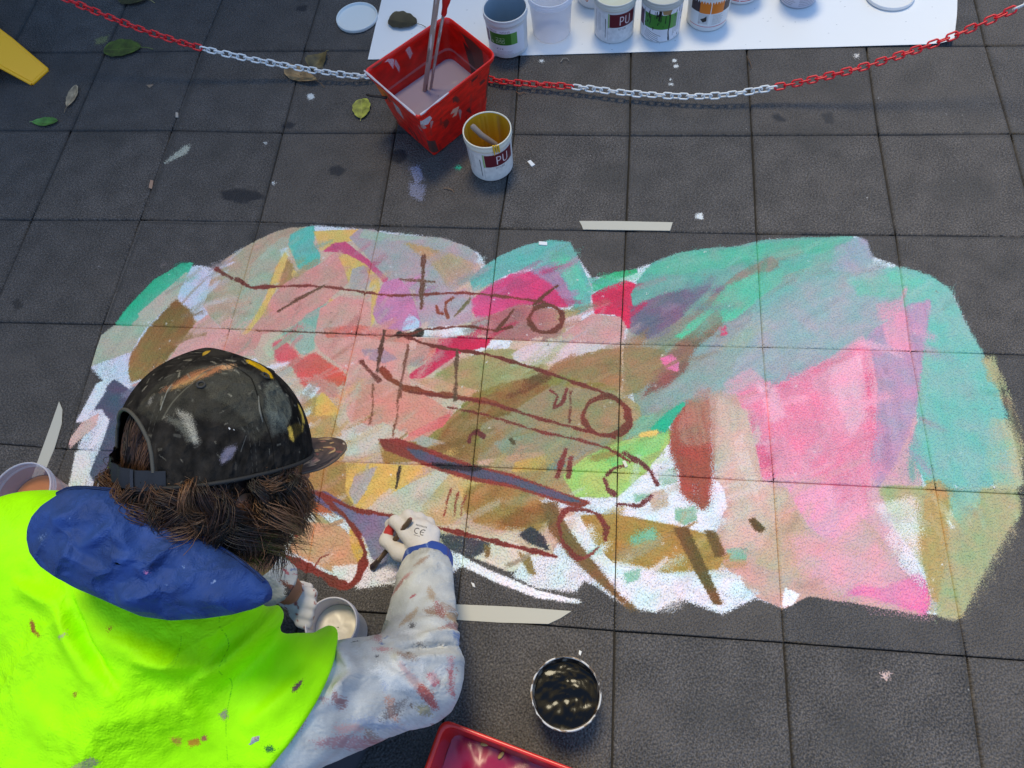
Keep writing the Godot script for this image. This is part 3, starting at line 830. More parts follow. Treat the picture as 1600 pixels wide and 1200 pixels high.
	A.poly([158.72, 109.96, 168.33, 110.18, 180.04, 103.04, 188.5, 98.63, 189.38, 108.59, 188.33, 122.76, 183.51, 137.63, 178.11, 139.36, 170.81, 131.17, 163.95, 132.73, 161.42, 122.92], "e0708e", {"d": 2.4, "o": 0.75, "soft": 4, "s": 0.4, "a": 76, "v": 0.14})
	A.poly([168.35, 109.86, 175.63, 107.89, 180.03, 118.57, 183.3, 133.38, 179.29, 140.68, 174.03, 128.03, 169.97, 123.71], "dc4c74", {"d": 2.6, "o": 0.7, "soft": 3, "s": 0.8, "a": 74, "v": 0.14})
	A.poly([184.19, 107.18, 189.75, 105.3, 188.87, 122.73, 184.82, 137.56, 183.24, 127.53], "dc4c74", {"d": 2.5, "o": 0.6, "soft": 3, "s": 0.8, "a": 80, "v": 0.14})
	A.poly([159.17, 116.43, 166.56, 111.25, 170.51, 115.89, 167.61, 128.38, 163.97, 132.29], "dc4c74", {"d": 2.5, "o": 0.6, "soft": 3, "s": 0.8, "a": 43, "v": 0.14})
	A.poly([180.74, 104.69, 188.13, 100.69, 187.38, 116.65, 183.7, 123, 181.72, 115.35], "f4ccd6", {"d": 2.4, "o": 0.7, "soft": 3, "s": 0.5, "a": 78, "v": 0.14})
	A.poly([163.77, 109.73, 167.74, 110.54, 170.4, 117.48, 166.79, 119.23], "f4ccd6", {"d": 2.4, "o": 0.7, "soft": 3, "s": 0.5, "a": 75, "v": 0.14})
	A.poly([168.16, 134.53, 178.68, 133.21, 179.13, 145.09, 173.94, 145.42, 170.17, 140.12], "ee9ab8", {"d": 1, "s": 0.6, "a": 65, "soft": 3, "v": 0.14})
	A.poly([153.29, 112.18, 159.34, 112.39, 161.87, 119.47, 163.22, 125.9, 164.15, 134.03, 169.24, 134.47, 172.86, 142.74, 177.71, 146.53, 183.59, 139.31, 187.02, 143.24, 190.02, 149.73, 195.41, 155.55, 193.62, 159.67, 180.1, 158.12, 171.69, 157.44, 166.84, 160.31, 161.29, 158.15, 155.11, 152.02, 152.31, 149.51, 155.49, 141, 153.58, 132.42], "c9a294", {"d": 0.8, "s": 0.5, "a": 13, "soft": 2, "v": 0.14})
	A.poly([165.12, 135.86, 169.21, 134.9, 173.59, 146.53, 182.63, 145.95, 189.47, 152.11, 180.39, 155.3, 167.93, 153.55, 161.64, 151.33], "c8a48a", {"d": 1, "s": 0.6, "a": 18, "soft": 3, "v": 0.14})
	A.poly([158.57, 124.31, 160.36, 121.74, 161.62, 127.5, 163.43, 134.8, 162.37, 137.03, 158.65, 129.16], "ece6e2", {"d": 1.2, "s": 0.5, "soft": 2, "v": 0.14})
	A.poly([176.06, 147.72, 189.8, 149.48, 194.55, 155.61, 193.44, 159.19, 180.19, 157.23, 171.71, 153.95], "d0a09c", {"d": 1.1, "s": 0.7, "a": 18, "soft": 3, "v": 0.14})
	A.poly([169.84, 144.72, 190.14, 146.81, 195.78, 155.52, 194.59, 159.6, 180.23, 156.85, 170.49, 153.38], "e8a4b4", {"d": 2.3, "o": 0.6, "soft": 4, "s": 0.4, "v": 0.14})
	A.poly([177.94, 157.39, 181.76, 154.18, 186.68, 154.62, 194.66, 150.47, 196.06, 156.13, 194.35, 159.62, 188.73, 158.02, 182.76, 156.42], "e86aa0", {"d": 1.1, "s": 0.5, "a": 36, "soft": 3, "v": 0.14})
	A.poly([167.26, 155.94, 170.21, 157.03, 168.79, 159.29, 166.22, 160.1], "f4f2f4", {"d": 1, "soft": 2, "v": 0.14})
	A.poly([188.17, 133.38, 191.95, 132.45, 201.28, 132.63, 216.79, 131.74, 216.48, 137.33, 212.82, 141.63, 206.2, 151.25, 200.82, 159.78, 196.06, 159.5, 195.72, 151.69, 190.65, 142.74], "a8a878", {"d": 0.9, "s": 0.6, "a": 79, "soft": 3, "v": 0.14})
	A.poly([213.59, 115.69, 219.52, 115.86, 217.87, 131.4, 212.47, 133.12, 210.84, 126.33], "b4b490", {"d": 0.9, "s": 0.6, "a": 87, "soft": 3, "v": 0.14})
	A.poly([214.63, 100.94, 217.28, 100, 219.2, 110.43, 219.81, 122.62, 218.68, 128.5, 217.68, 125.67, 217.55, 113.64], "a8a47a", {"d": 1.3, "s": 0.9, "a": 83, "soft": 3, "v": 0.14})
	A.poly([197.96, 131.39, 201.28, 130.92, 202.78, 132.97, 201.09, 144.78, 196.06, 159.5, 194.06, 143.88, 196.87, 138.23], "b4985e", {"d": 1, "s": 0.5, "a": 94, "soft": 3, "v": 0.14})
	A.poly([186.92, 137.43, 195.54, 134.81, 195.77, 142.42, 193.76, 147.9, 195.44, 153.64, 190.31, 145.46], "efeceb", {"d": 1.9, "s": 0.7, "o": 0.6, "soft": 3, "v": 0.14})
	A.poly([201.25, 137.97, 205.57, 136.33, 208.61, 133.34, 205.53, 140.46, 201.51, 142.06], "e8ece8", {"d": 1.5, "soft": 3, "v": 0.14})
	A.poly([203.1, 132.53, 209.45, 132.16, 208.14, 136.17, 203.19, 143.31, 202.53, 137.89], "7fb8a8", {"d": 1, "s": 0.6, "a": 69, "soft": 3, "v": 0.14, "c2": Color("a4b48c")})
	A.poly([87.93, 128.29, 98.78, 114.66, 114.84, 108.86, 131.85, 111.49, 133.66, 125.91, 123.29, 126.45, 117.86, 132.9, 100.43, 133.09], "8d7c40", {"d": 0.9, "s": 0.8, "a": -46, "soft": 3, "v": 0.14})
	A.poly([101.24, 133.82, 101.11, 122.48, 108.3, 118.87, 116.87, 112.16, 131.89, 112.82, 133.65, 125.6, 127.68, 127.77, 120.6, 130.46, 114.99, 133.06], "9a8a68", {"d": 0.8, "s": 0.5, "a": -14, "soft": 2, "v": 0.14})
	A.poly([104.26, 127.12, 117.26, 123.28, 129.05, 125.84, 123.49, 130.77, 109.17, 132.77], "8e9480", {"d": 1, "s": 0.5, "soft": 2, "v": 0.14})
	A.poly([90.93, 128.13, 93.59, 122.85, 100.47, 116.26, 110.42, 111.26, 115.23, 110.2, 113.96, 113.97, 108.33, 119.2, 101.14, 122.8, 99.56, 133.14, 88.15, 129.86], "8a6a3a", {"d": 0.9, "s": 0.8, "a": -52, "soft": 3, "v": 0.14})
	A.poly([107.41, 111.91, 115.98, 107.61, 116.77, 110.48, 112.13, 113.72, 106.28, 116.49], "6e4c2c", {"d": 1.2, "s": 1, "a": -36, "soft": 3, "v": 0.14})
	A.poly([83.5, 126.92, 91.58, 121.32, 94.21, 120.37, 92.22, 124.06, 85.91, 126.79], "d86e6a", {"d": 1, "s": 0.6, "a": -34, "soft": 2, "v": 0.14})
	A.poly([84.89, 128.13, 87.67, 126.38, 93.91, 127.98, 86.66, 129.94], "b2a698", {"d": 1, "soft": 2, "v": 0.14})
	A.poly([66.37, 127.47, 78.08, 123.62, 84.66, 126.54, 80.61, 129.94, 73.47, 132.69, 68.1, 132.5], "cdbfa8", {"d": 0.8, "s": 0.5, "a": -25, "soft": 2, "v": 0.14})
	A.poly([67.67, 126.1, 71.88, 123.6, 77.17, 125.62, 77.6, 130.1, 71.12, 132.34, 67.74, 130.62], "c9c6b6", {"d": 0.7, "s": 0.4, "soft": 2, "v": 0.14})
	A.poly([57.62, 122.97, 65.44, 122.59, 68.67, 127.35, 63.61, 129.23, 70.02, 130.5, 69.84, 133.67, 59.99, 134.2], "c0965c", {"d": 1, "s": 0.6, "a": 26, "soft": 2, "v": 0.14})
	A.poly([59.99, 134.2, 70.65, 133.94, 75.2, 142.57, 72.8, 145.68, 66.12, 141.89, 59.09, 140.78], "aa8048", {"d": 0.8, "s": 0.5, "a": 16, "soft": 2, "v": 0.14})
	A.poly([77.34, 128.52, 86.39, 128.05, 89.13, 132.63, 79.7, 133.76], "a4793e", {"d": 0.9, "s": 0.6, "a": 17, "soft": 2, "v": 0.14})
	A.poly([70.65, 133.94, 89, 133.87, 83.97, 142.05, 75.72, 145.51, 71.99, 141.25], "dfb45e", {"d": 1, "s": 0.6, "a": -41, "soft": 2, "v": 0.14})
	A.poly([73.4, 136.59, 78.31, 134.46, 76.41, 141, 74.73, 144.09, 72.73, 141.21], "b8a6a0", {"d": 1, "s": 0.5, "a": -64, "soft": 2, "v": 0.14})
	A.poly([79.64, 142.61, 91.79, 134.8, 96.48, 134.54, 91.13, 143.11, 88.26, 146.51, 82, 146.3, 77.12, 145.13], "c6c2ae", {"d": 0.7, "s": 0.4, "a": -41, "soft": 2, "v": 0.14})
	A.poly([89.97, 143.18, 95.51, 135.05, 100.65, 135.07, 100.17, 144.04, 96.34, 147.89, 90.47, 146.81], "c0a878", {"d": 1, "s": 0.5, "soft": 2, "v": 0.14})
	A.poly([94.72, 134.64, 103.62, 135.67, 104.28, 142.33, 100.17, 144.04, 98.25, 139.73], "d4ac68", {"d": 1.1, "s": 0.6, "soft": 2, "v": 0.14})
	A.poly([99.27, 138.48, 107.94, 135.27, 115.77, 140.19, 119.34, 143.18, 117.65, 147.28, 110.46, 148.01, 101.85, 146.4, 98.87, 142.65], "a07a42", {"d": 0.8, "s": 0.7, "a": 17, "soft": 3, "v": 0.14})
	A.poly([100.35, 132.33, 108.94, 130.01, 116.16, 128.85, 117.77, 131.38, 109.3, 134.29], "c9a48c", {"d": 1.1, "s": 0.6, "soft": 2, "v": 0.14})
	A.poly([109.82, 131.81, 117.07, 129.57, 116.76, 133.72, 109.3, 134.29], "e0b458", {"d": 1.1, "s": 0.5, "soft": 2, "v": 0.14})
	A.poly([116.26, 130.39, 120.54, 129.39, 121.42, 132.4, 117.17, 133.4], "6e8a80", {"d": 1.3, "soft": 2, "v": 0.14})
	A.poly([87.71, 147.7, 99.08, 147, 110.5, 148.43, 118.93, 150, 120.2, 152.95, 110.79, 151.91, 99.56, 151.23, 89.74, 151.85], "c8b89a", {"d": 0.8, "s": 0.5, "a": -24, "soft": 2, "v": 0.14})
	A.poly([99.32, 149.13, 110.61, 149.83, 117.74, 152.84, 111.19, 156.67, 102.68, 154.09, 99.02, 152.66], "d8d0bc", {"d": 0.9, "s": 0.4, "a": 16, "soft": 2, "v": 0.14})
	A.poly([120.52, 134.27, 126.29, 129.08, 132.64, 125.65, 144.36, 122.55, 144.34, 125.35, 139.14, 132.48, 132.96, 138.75, 123.9, 139.28, 122.09, 136.87], "a8c86a", {"d": 0.9, "s": 0.5, "a": -24, "soft": 2, "v": 0.14})
	A.poly([127.72, 129, 137.65, 124.61, 144.07, 123.5, 141.93, 127.48, 132.09, 131.82], "86c870", {"d": 1.1, "s": 0.7, "a": -24, "soft": 3, "v": 0.14})
	A.poly([125.59, 129.43, 132.68, 127.2, 133.44, 129.01, 127.79, 130.84], "9a8a48", {"d": 1.3, "s": 0.9, "a": -24, "soft": 3, "v": 0.14})
	A.poly([133.07, 125.63, 137.58, 119.08, 144.09, 117.16, 141.93, 122.04, 137.64, 123.83], "7ea88a", {"d": 1.2, "s": 0.7, "a": -44, "soft": 3, "v": 0.14})
	A.poly([144.2, 125.36, 144.72, 132.92, 146.33, 138.69, 151.45, 141.25, 153.64, 139.69, 153.03, 132.45, 155.96, 135.23, 156.48, 139.52, 152.95, 145.36, 144.65, 144.48, 133.74, 142.31, 127.48, 141.25, 132.96, 138.6, 139.14, 132.48], "e6e6ea", {"d": 0.9, "soft": 2, "v": 0.14})
	A.poly([141.24, 132.07, 146.13, 131.05, 145.82, 134.78, 141.94, 135.74], "9ab8a0", {"d": 1.6, "soft": 2, "v": 0.14})
	A.poly([139.18, 136.63, 143.32, 136.39, 144, 139.98, 140.58, 141.61], "c6a890", {"d": 1.6, "soft": 2, "v": 0.14})
	A.poly([136.41, 137.52, 140.56, 135.82, 139.88, 138.78, 136.72, 139.69], "8fb89c", {"d": 1.5, "soft": 2, "v": 0.14})
	A.poly([145.36, 140.61, 149.44, 139.94, 150.07, 142.74, 147.35, 144.31, 145.34, 143.03], "84b898", {"d": 1.4, "soft": 2, "v": 0.14})
	A.poly([146.55, 117.36, 150.68, 111.97, 153.91, 110.83, 153.74, 121.76, 148.36, 121.25, 146.52, 120.23], "b07a66", {"d": 1.2, "s": 0.8, "a": 82, "soft": 3, "v": 0.14})
	A.poly([153.28, 112.67, 156.22, 110.89, 157.39, 125.9, 154.14, 132.1, 153.52, 124.57], "b89a88", {"d": 1.2, "s": 0.6, "soft": 2, "v": 0.14})
	A.poly([124.37, 143.31, 132.37, 142.54, 144.93, 144.18, 152.93, 145.91, 155.42, 150.66, 154.02, 153.42, 143.54, 154.79, 132.65, 153.5, 128.2, 149.41], "a8843f", {"d": 0.8, "s": 0.6, "a": 17, "soft": 2, "v": 0.14})
	A.poly([121.08, 144.22, 124.76, 142.85, 127.77, 148.74, 131.29, 152.64, 136.67, 154.31, 129.99, 154.08, 124.39, 149.65], "e6e2da", {"d": 1.2, "soft": 2, "v": 0.14})
	A.poly([132.63, 152.55, 143.28, 154.54, 153.77, 153.18, 158.92, 154.16, 157.46, 158.16, 151.05, 157.95, 141.33, 161.85, 134.12, 159.12, 133.36, 155.2], "d8dcd8", {"d": 1.5, "soft": 2, "v": 0.14})
	A.poly([131.31, 153.32, 145.9, 155.03, 158.89, 154.81, 159.41, 157.38, 154.78, 161.92, 145.87, 158.96, 141.33, 162.75, 134.83, 161.66, 130.76, 157.37], "e8e8ec", {"d": 1.4, "s": 0.4, "a": 17, "soft": 2, "v": 0.14})
	A.poly([127.16, 150.58, 130.51, 149.26, 129.91, 151.78, 126.54, 151.99], "8fbea4", {"d": 1.6, "soft": 2, "v": 0.14})
	A.poly([134.69, 155.11, 137.99, 153.95, 138.02, 156.22, 135.13, 157.34], "8fbea4", {"d": 1.6, "soft": 2, "v": 0.14})
	A.poly([135.89, 147.54, 140.6, 145.15, 141.96, 147.85, 137.96, 151.53, 135.95, 150.98], "80b090", {"d": 1.6, "s": 0.8, "soft": 3, "v": 0.14})
	A.poly([155.88, 148.74, 159.2, 147.71, 160.11, 150.76, 156.44, 151.4], "86b49a", {"d": 1.5, "soft": 2, "v": 0.14})
	A.poly([106.75, 145.81, 111.42, 142.64, 116.98, 141.29, 119.97, 144.29, 110.44, 147.72], "8a6030", {"d": 1.2, "s": 0.9, "a": 7, "soft": 3, "v": 0.14})
	A.poly([94.39, 149.43, 99.32, 149.13, 105.8, 150.55, 105.52, 151.97, 102.68, 154.09, 96.93, 152.8], "454048", {"d": 1.6, "s": 0.6, "soft": 2, "v": 0.14})
	A.poly([114.31, 152.79, 121.83, 152.85, 126.75, 156.98, 124.88, 159.75, 116.84, 159.64, 111.25, 157.35], "e4e6e8", {"d": 1.5, "soft": 2, "v": 0.14})
	A.poly([99.1, 153.35, 105.65, 156.09, 116.86, 159.9, 126.01, 161.37, 126.04, 162.02, 116.98, 161.61, 107.28, 158.69, 99.79, 155.66], "efeff0", {"d": 0.9, "s": 0.3, "a": 16, "soft": 2, "v": 0.14})
	A.poly([111.91, 152.11, 114.72, 152.76, 116.39, 157, 114.73, 156.57], "8c7444", {"d": 1.4, "soft": 2, "v": 0.14})
	A.poly([104.58, 150.91, 105.99, 151.1, 106.21, 153.31, 105.16, 153.93], "7a6038", {"d": 1.4, "soft": 2, "v": 0.14})
	A.poly([56.28, 145.18, 63.7, 144.74, 70.43, 148.76, 74.83, 152.8, 68.37, 153.21, 59.06, 150.92], "b0a070", {"d": 1, "s": 0.5, "a": 24, "soft": 2, "v": 0.14})
	A.poly([58.84, 146.52, 65.47, 146.12, 68.09, 151.8, 64.39, 155.17, 58.24, 153.86], "d8d2c4", {"d": 1.1, "s": 0.5, "a": 15, "soft": 2, "v": 0.14})
	A.poly([62.99, 148.48, 71.88, 148.67, 76.97, 152.67, 78.76, 158.83, 73.97, 159.84, 67.77, 157.48, 61.45, 155.08], "cf9e78", {"d": 0.9, "s": 0.5, "a": 20, "soft": 2, "v": 0.14})
	A.poly([74.05, 148.54, 77.99, 151.89, 79.44, 157, 77.37, 156.58, 75.38, 153.48], "d8aa50", {"d": 1.1, "soft": 2, "v": 0.14})
	A.poly([72.17, 157.89, 79.11, 156.74, 78.99, 160.19, 76.56, 162.39, 72.69, 160.61], "e4e4e4", {"d": 1.3, "soft": 2, "v": 0.14})
	A.poly([58.6, 142.03, 66.21, 142.34, 71.47, 146.5, 64, 146.21, 60, 144.96], "b4623c", {"d": 1.3, "s": 0.7, "a": 16, "soft": 3, "v": 0.14})
	A.poly([80.43, 147.42, 85.35, 146.39, 88.33, 151.94, 97.27, 155.55, 96.22, 158.35, 84.94, 157.74, 80.63, 157.33, 82.66, 152.3], "b8b4bc", {"d": 1, "s": 0.4, "soft": 2, "v": 0.14})
	smear(A)
	A.poly([139.02, 117.72, 152.33, 103.85, 175.9, 81.59, 193.63, 73.52, 200.73, 85.92, 181.53, 102.31, 159.36, 111.9], "9cacaa", {"d": 1.6, "o": 0.55, "soft": 4, "s": 1, "a": -42, "v": 0.14})
	A.poly([146.46, 96.78, 160.48, 84.49, 177.97, 74.52, 189.2, 69.38, 183.85, 77.22, 164.89, 88.03, 150.97, 97.49], "6fb39c", {"d": 1.7, "o": 0.5, "soft": 4, "s": 1, "a": -40, "v": 0.14})
	A.poly([103.28, 132.17, 116.98, 118.78, 134.82, 111.36, 135, 121.12, 120.93, 131.21, 109.61, 137.88], "a08254", {"d": 1.7, "o": 0.45, "soft": 4, "s": 1, "a": -30, "v": 0.14})
	A.poly([160.7, 113.95, 187.99, 102.04, 188.2, 133.1, 181.6, 146.02, 170.34, 137.71], "eaa4b6", {"d": 1.6, "o": 0.5, "soft": 4, "s": 0.6, "a": 76, "v": 0.14})
	A.poly([154.71, 113.09, 161.74, 116.31, 163.53, 133.04, 169.42, 135.61, 163.08, 148.55, 155, 147.71, 157.19, 138.48, 154.42, 132.08], "d6b8a6", {"d": 1.3, "o": 0.75, "soft": 3, "s": 0.6, "a": 83, "v": 0.14})
	A.poly([168.39, 146.86, 182.05, 139.12, 194.11, 154.37, 194.47, 158.74, 180.26, 156.59], "e3a8b4", {"d": 1.8, "o": 0.5, "soft": 4, "s": 0.6, "a": 30, "v": 0.14})
	A.poly([206.56, 85.73, 211.52, 90.86, 216.54, 121.3, 216.08, 130.79, 204.97, 132.14, 199.71, 123.67, 205.69, 101.31], "7cb6aa", {"d": 1.4, "o": 0.6, "soft": 4, "s": 0.8, "a": 86, "v": 0.14})
	A.poly([200.87, 142.1, 212.73, 131.69, 216.96, 132.16, 213.12, 142.01, 206.86, 150.95, 201.42, 158.25, 197.86, 157.88], "aaa67c", {"d": 1.6, "o": 0.7, "soft": 4, "s": 0.8, "a": 85, "v": 0.14})
	A.poly([217.34, 107.34, 218.35, 109.21, 219.38, 116.63, 219.57, 121.14, 218.24, 118.51], "2e2b2c", {"d": 1.9, "o": 0.6, "soft": 3, "s": 0.8, "a": 78, "v": 0.14})
	A.poly([188.56, 144.23, 195.06, 138.34, 194.47, 151.78, 195.17, 155.56, 191.06, 149.4], "ebe7e4", {"d": 2.4, "o": 0.6, "soft": 3, "s": 1, "a": 67, "v": 0.14})
	A.poly([138.02, 156.22, 148.45, 158.78, 144.55, 162.26, 139.38, 161.73], "ece9e8", {"d": 2.4, "o": 0.6, "soft": 3, "s": 1, "a": -33, "v": 0.14})
	A.poly([144.81, 119.05, 148.46, 114.52, 152.88, 116.74, 153.42, 123.34, 153.44, 132.43, 152.71, 139.46, 150.79, 140.57, 146.76, 137.22, 146.11, 132.84, 144.34, 126.89], "a24c3c", {"d": 1.4, "s": 0.9, "a": 86, "soft": 3, "v": 0.14})
	A.poly([145.65, 121.07, 148.46, 114.52, 152.88, 116.74, 153.38, 124.57, 149.69, 126.3, 146.47, 124.93], "b07a66", {"d": 1.7, "s": 0.9, "a": 82, "soft": 3, "v": 0.14})
	A.poly([139.92, 122.14, 143.37, 118, 147.15, 115.23, 148.02, 115.35, 145.67, 119, 143.36, 122.91, 139.35, 122.49], "2fae86", {"d": 1.1, "s": 0.6, "a": -44, "soft": 2, "v": 0.14})
	A.poly([137.63, 123.2, 141.93, 122.2, 141.36, 123.8, 137.36, 124.31], "e6c468", {"d": 0.9, "soft": 2, "v": 0.14})
	A.poly([116.24, 140.89, 119.45, 140.27, 122.89, 146.95, 128.63, 153.49, 134.13, 159.77, 138.09, 162.34, 136.15, 162.86, 130.12, 158.07, 123.17, 152.49, 118.48, 147.22], "7a5a34", {"d": 1, "s": 0.8, "a": 47, "soft": 3, "v": 0.14})
	A.poly([144.92, 144.88, 148.02, 144.27, 151.45, 152, 154.83, 160.27, 152.91, 160.4, 149.2, 153.48], "6a5028", {"d": 1.1, "s": 0.6, "a": 66, "soft": 2, "v": 0.14})
	A.poly([151.36, 144.9, 153.76, 145.03, 155.83, 150.1, 153.58, 150.78], "6a5028", {"d": 1.2, "s": 0.6, "a": 56, "soft": 2, "v": 0.14})
	A.poly([160.78, 142.09, 161.88, 141.46, 164.13, 143.83, 163.28, 144.85, 161.74, 144.26], "5e4426", {"d": 1, "s": 0.5, "a": 35, "soft": 2, "v": 0.14})
	A.poly([111.88, 148.34, 114.52, 146.33, 117.45, 148.42, 119.03, 151.65, 114.1, 150.03], "3a383e", {"d": 1.1, "s": 0.5, "soft": 2, "v": 0.14})
	A.poly([59.09, 140.78, 67.49, 141.21, 75, 144.81, 83.97, 145.89, 85.36, 149.28, 83.65, 156.72, 80.33, 155.55, 78.2, 151.45, 73.12, 147.43, 66.56, 144.12], "57486a", {"d": 0.9, "s": 0.4, "a": 30, "soft": 2, "v": 0.14, "c2": Color("8d86a0")})
	A.poly([77.23, 127.88, 81.73, 127.33, 85.68, 128.4, 92.74, 130.56, 100.73, 133.08, 109.33, 134.59, 121.04, 138.41, 127.44, 140.23, 124.72, 141.85, 119.74, 140.4, 109.61, 137.88, 100.84, 136.88, 93.3, 135.02, 85.52, 132.51, 79.18, 130.49], "8a3a30", {"d": 0.8, "s": 0.3, "a": 22, "soft": 2, "v": 0.14})
	A.poly([83.87, 129.45, 88.19, 130.17, 94.44, 132.34, 100.78, 133.54, 109.39, 135.34, 119.61, 138.2, 126.06, 140.61, 121.13, 140.17, 109.54, 137.14, 100.73, 135.83, 93.16, 133.96, 86.96, 132.12], "5a5468", {"d": 0.9, "s": 0.4, "a": 17, "soft": 2, "v": 0.14})
	A.poly([89.76, 132.9, 100.43, 133.09, 103.43, 133.7, 100.6, 134.62, 93.22, 134.41], "2a2228", {"d": 1.2, "s": 0.4, "a": 5, "soft": 2, "v": 0.14})
	A.line([78.18, 99.72, 80.82, 99.98, 83.11, 98.98], 2.42, "3f2e26", {"d": 1.12, "v": 0.1, "s": 0.7, "brush": 1})
	A.line([25.6, 81.72, 30.63, 84.62], 1.35, "7a3a30", {"d": 1.38, "v": 0.1, "s": 0.7, "brush": 1})
	A.line([32.08, 84.78, 36.56, 87.24, 41.37, 86.89], 1.32, "7a3a30", {"d": 1.38, "v": 0.1, "s": 0.7, "brush": 1})
	A.line([36.56, 87.24, 44.78, 86.59, 51.62, 86.18, 58.57, 86.55, 65.56, 87.51, 74.16, 88.59, 82.41, 87.93, 92.23, 87.04, 98.83, 87.4, 105.41, 88.14, 113.54, 89.19, 117.18, 91.31], 0.9, "803c32", {"d": 1.25, "v": 0.1, "s": 0.7, "brush": 1})
	A.line([56.07, 86.04, 50.68, 89.93, 45.6, 94.16], 1.1, "6a4a34", {"d": 1.5, "v": 0.1, "s": 0.7, "brush": 1})
	A.line([40.99, 100.01, 52.78, 99.94, 64.45, 100.05, 76, 100.35], 0.53, "7a4a34", {"d": 1.25, "v": 0.1, "s": 0.7, "brush": 1})
	A.line([76, 100.35, 80.77, 99.62, 83.82, 98.22, 93.36, 96.95, 96.9, 97, 102.26, 97.9, 106.11, 96.48], 0.86, "703428", {"d": 1.25, "v": 0.1, "s": 0.7, "brush": 1})
	A.line([79.53, 100.03, 84.34, 102.03, 90.92, 103.38, 100.52, 104.41, 106.94, 106.25, 114.81, 108.51, 119.79, 110.34, 125.61, 112.27, 131.63, 114.49, 135.23, 117.58, 135.44, 121.58, 133.33, 124.21], 1.13, "6e3429", {"d": 1.12, "v": 0.1, "s": 0.7, "brush": 1})
	A.circle(Vector2(129.72, 119.46), 5.07, 4.84, 1.38, "74382a", {"d": 1.12, "v": 0.1, "s": 0.7, "brush": 1})
	A.line([75.38, 109.68, 78.21, 112.52, 81.65, 114.42, 86.79, 115.38, 92.45, 115.96], 1.97, "8a4028", {"d": 1.12, "v": 0.1, "s": 0.7, "brush": 1})
	A.line([90.87, 115.7, 97.12, 116.42, 102.4, 117.17, 108, 118.89], 1.59, "8a4a30", {"d": 1.25, "v": 0.1, "s": 0.7, "brush": 1})
	A.line([83.05, 115.38, 92.49, 116.3, 101.79, 117.2, 108, 118.89, 115.64, 121.12, 123.11, 122.83, 131.9, 124.59], 0.94, "74342a", {"d": 1.25, "v": 0.1, "s": 0.7, "brush": 1})
	A.line([92.81, 118.95, 102.12, 120.48, 108.29, 122.29, 115.86, 124.31, 123.24, 125.51, 130.53, 127.31, 135.59, 130.41], 0.76, "74342a", {"d": 1.38, "v": 0.1, "s": 0.7, "brush": 1})
	A.line([134.14, 128.36, 137.71, 130.3, 140.26, 132.57, 141.53, 135.32], 1.31, "6a3030", {"d": 1.38, "v": 0.1, "s": 0.7, "brush": 1})
	A.line([130.44, 133.72, 132.37, 131.8, 134.2, 131.4], 1.02, "6a3030", {"d": 1.62, "v": 0.1, "s": 0.7, "brush": 1})
	A.line([129.91, 134.64, 130.83, 137.11, 132.25, 138.06], 1.15, "6a3030", {"d": 1.5, "v": 0.1, "s": 0.7, "brush": 1})
	A.line([133, 140.34, 137.83, 140.34, 140.29, 138.03], 0.99, "6a3030", {"d": 1.62, "v": 0.1, "s": 0.7, "brush": 1})
	A.line([121.28, 142.77, 122.63, 141.97, 126.12, 142.05, 129.07, 143.02, 130.81, 145.75, 130.61, 148.29], 1.26, "7a3028", {"d": 1.38, "v": 0.1, "s": 0.7, "brush": 1})
	A.line([121.28, 142.77, 120.33, 145.69, 121.67, 149.83, 124.54, 152.67, 126.16, 152.57], 1.24, "7a3028", {"d": 1.62, "v": 0.1, "s": 0.7, "brush": 1})
	A.line([126.16, 152.57, 127.88, 151.5, 129.18, 150.04], 0.54, "8a3c34", {"d": 1.25, "v": 0.1, "s": 0.7, "brush": 1})
	A.line([81.14, 76.12, 81.88, 84.07, 82.66, 92.12], 1.45, "6b4634", {"d": 1.5, "v": 0.1, "s": 0.7, "brush": 1})
	A.line([75.9, 83.46, 80.16, 83.73, 85.22, 83.97], 0.91, "75503c", {"d": 1.88, "v": 0.1, "s": 0.7, "brush": 1})
	A.line([90.44, 88.63, 88.8, 90.02, 88.94, 92.47, 89.84, 94.49], 1.06, "8a4632", {"d": 1.25, "v": 0.1, "s": 0.7, "brush": 1})
	A.line([86.49, 91.23, 87.05, 93.1, 88.4, 93.42], 1.23, "8a4632", {"d": 1.25, "v": 0.1, "s": 0.7, "brush": 1})
	A.line([94.86, 88.49, 93.1, 91.76, 91.41, 94.06], 0.88, "7a6a48", {"d": 1.5, "v": 0.1, "s": 0.7, "brush": 1})
	A.line([74.14, 98.95, 74.2, 101.33, 74.1, 106.74, 74.35, 110.25], 1.2, "5a3a2c", {"d": 1.38, "v": 0.1, "s": 0.7, "brush": 1})
	A.line([80.84, 102.34, 80.8, 106.46, 80.62, 111.72, 80.76, 116.84], 0.83, "7a4636", {"d": 1.62, "v": 0.1, "s": 0.7, "brush": 1})
	A.line([93.13, 103.29, 93.69, 109.42, 94.28, 117.05], 0.99, "5e4632", {"d": 1.5, "v": 0.1, "s": 0.7, "brush": 1})
	A.line([73.81, 113.75, 74.77, 120.48, 74.76, 124.11], 0.49, "7a4a34", {"d": 1.88, "v": 0.1, "s": 0.7, "brush": 1})
	A.line([80.35, 115.16, 80.89, 121.84, 80.72, 126.74], 0.48, "7a4a34", {"d": 1.88, "v": 0.1, "s": 0.7, "brush": 1})
	A.circle(Vector2(114.33, 93.99), 4.1, 3.94, 1.54, "6e3a2c", {"d": 1.25, "v": 0.1, "s": 0.7, "brush": 1})
	A.line([116.76, 84.16, 114.17, 86.53, 111.03, 90.03], 1.05, "6a3a2a", {"d": 1.25, "v": 0.1, "s": 0.7, "brush": 1})
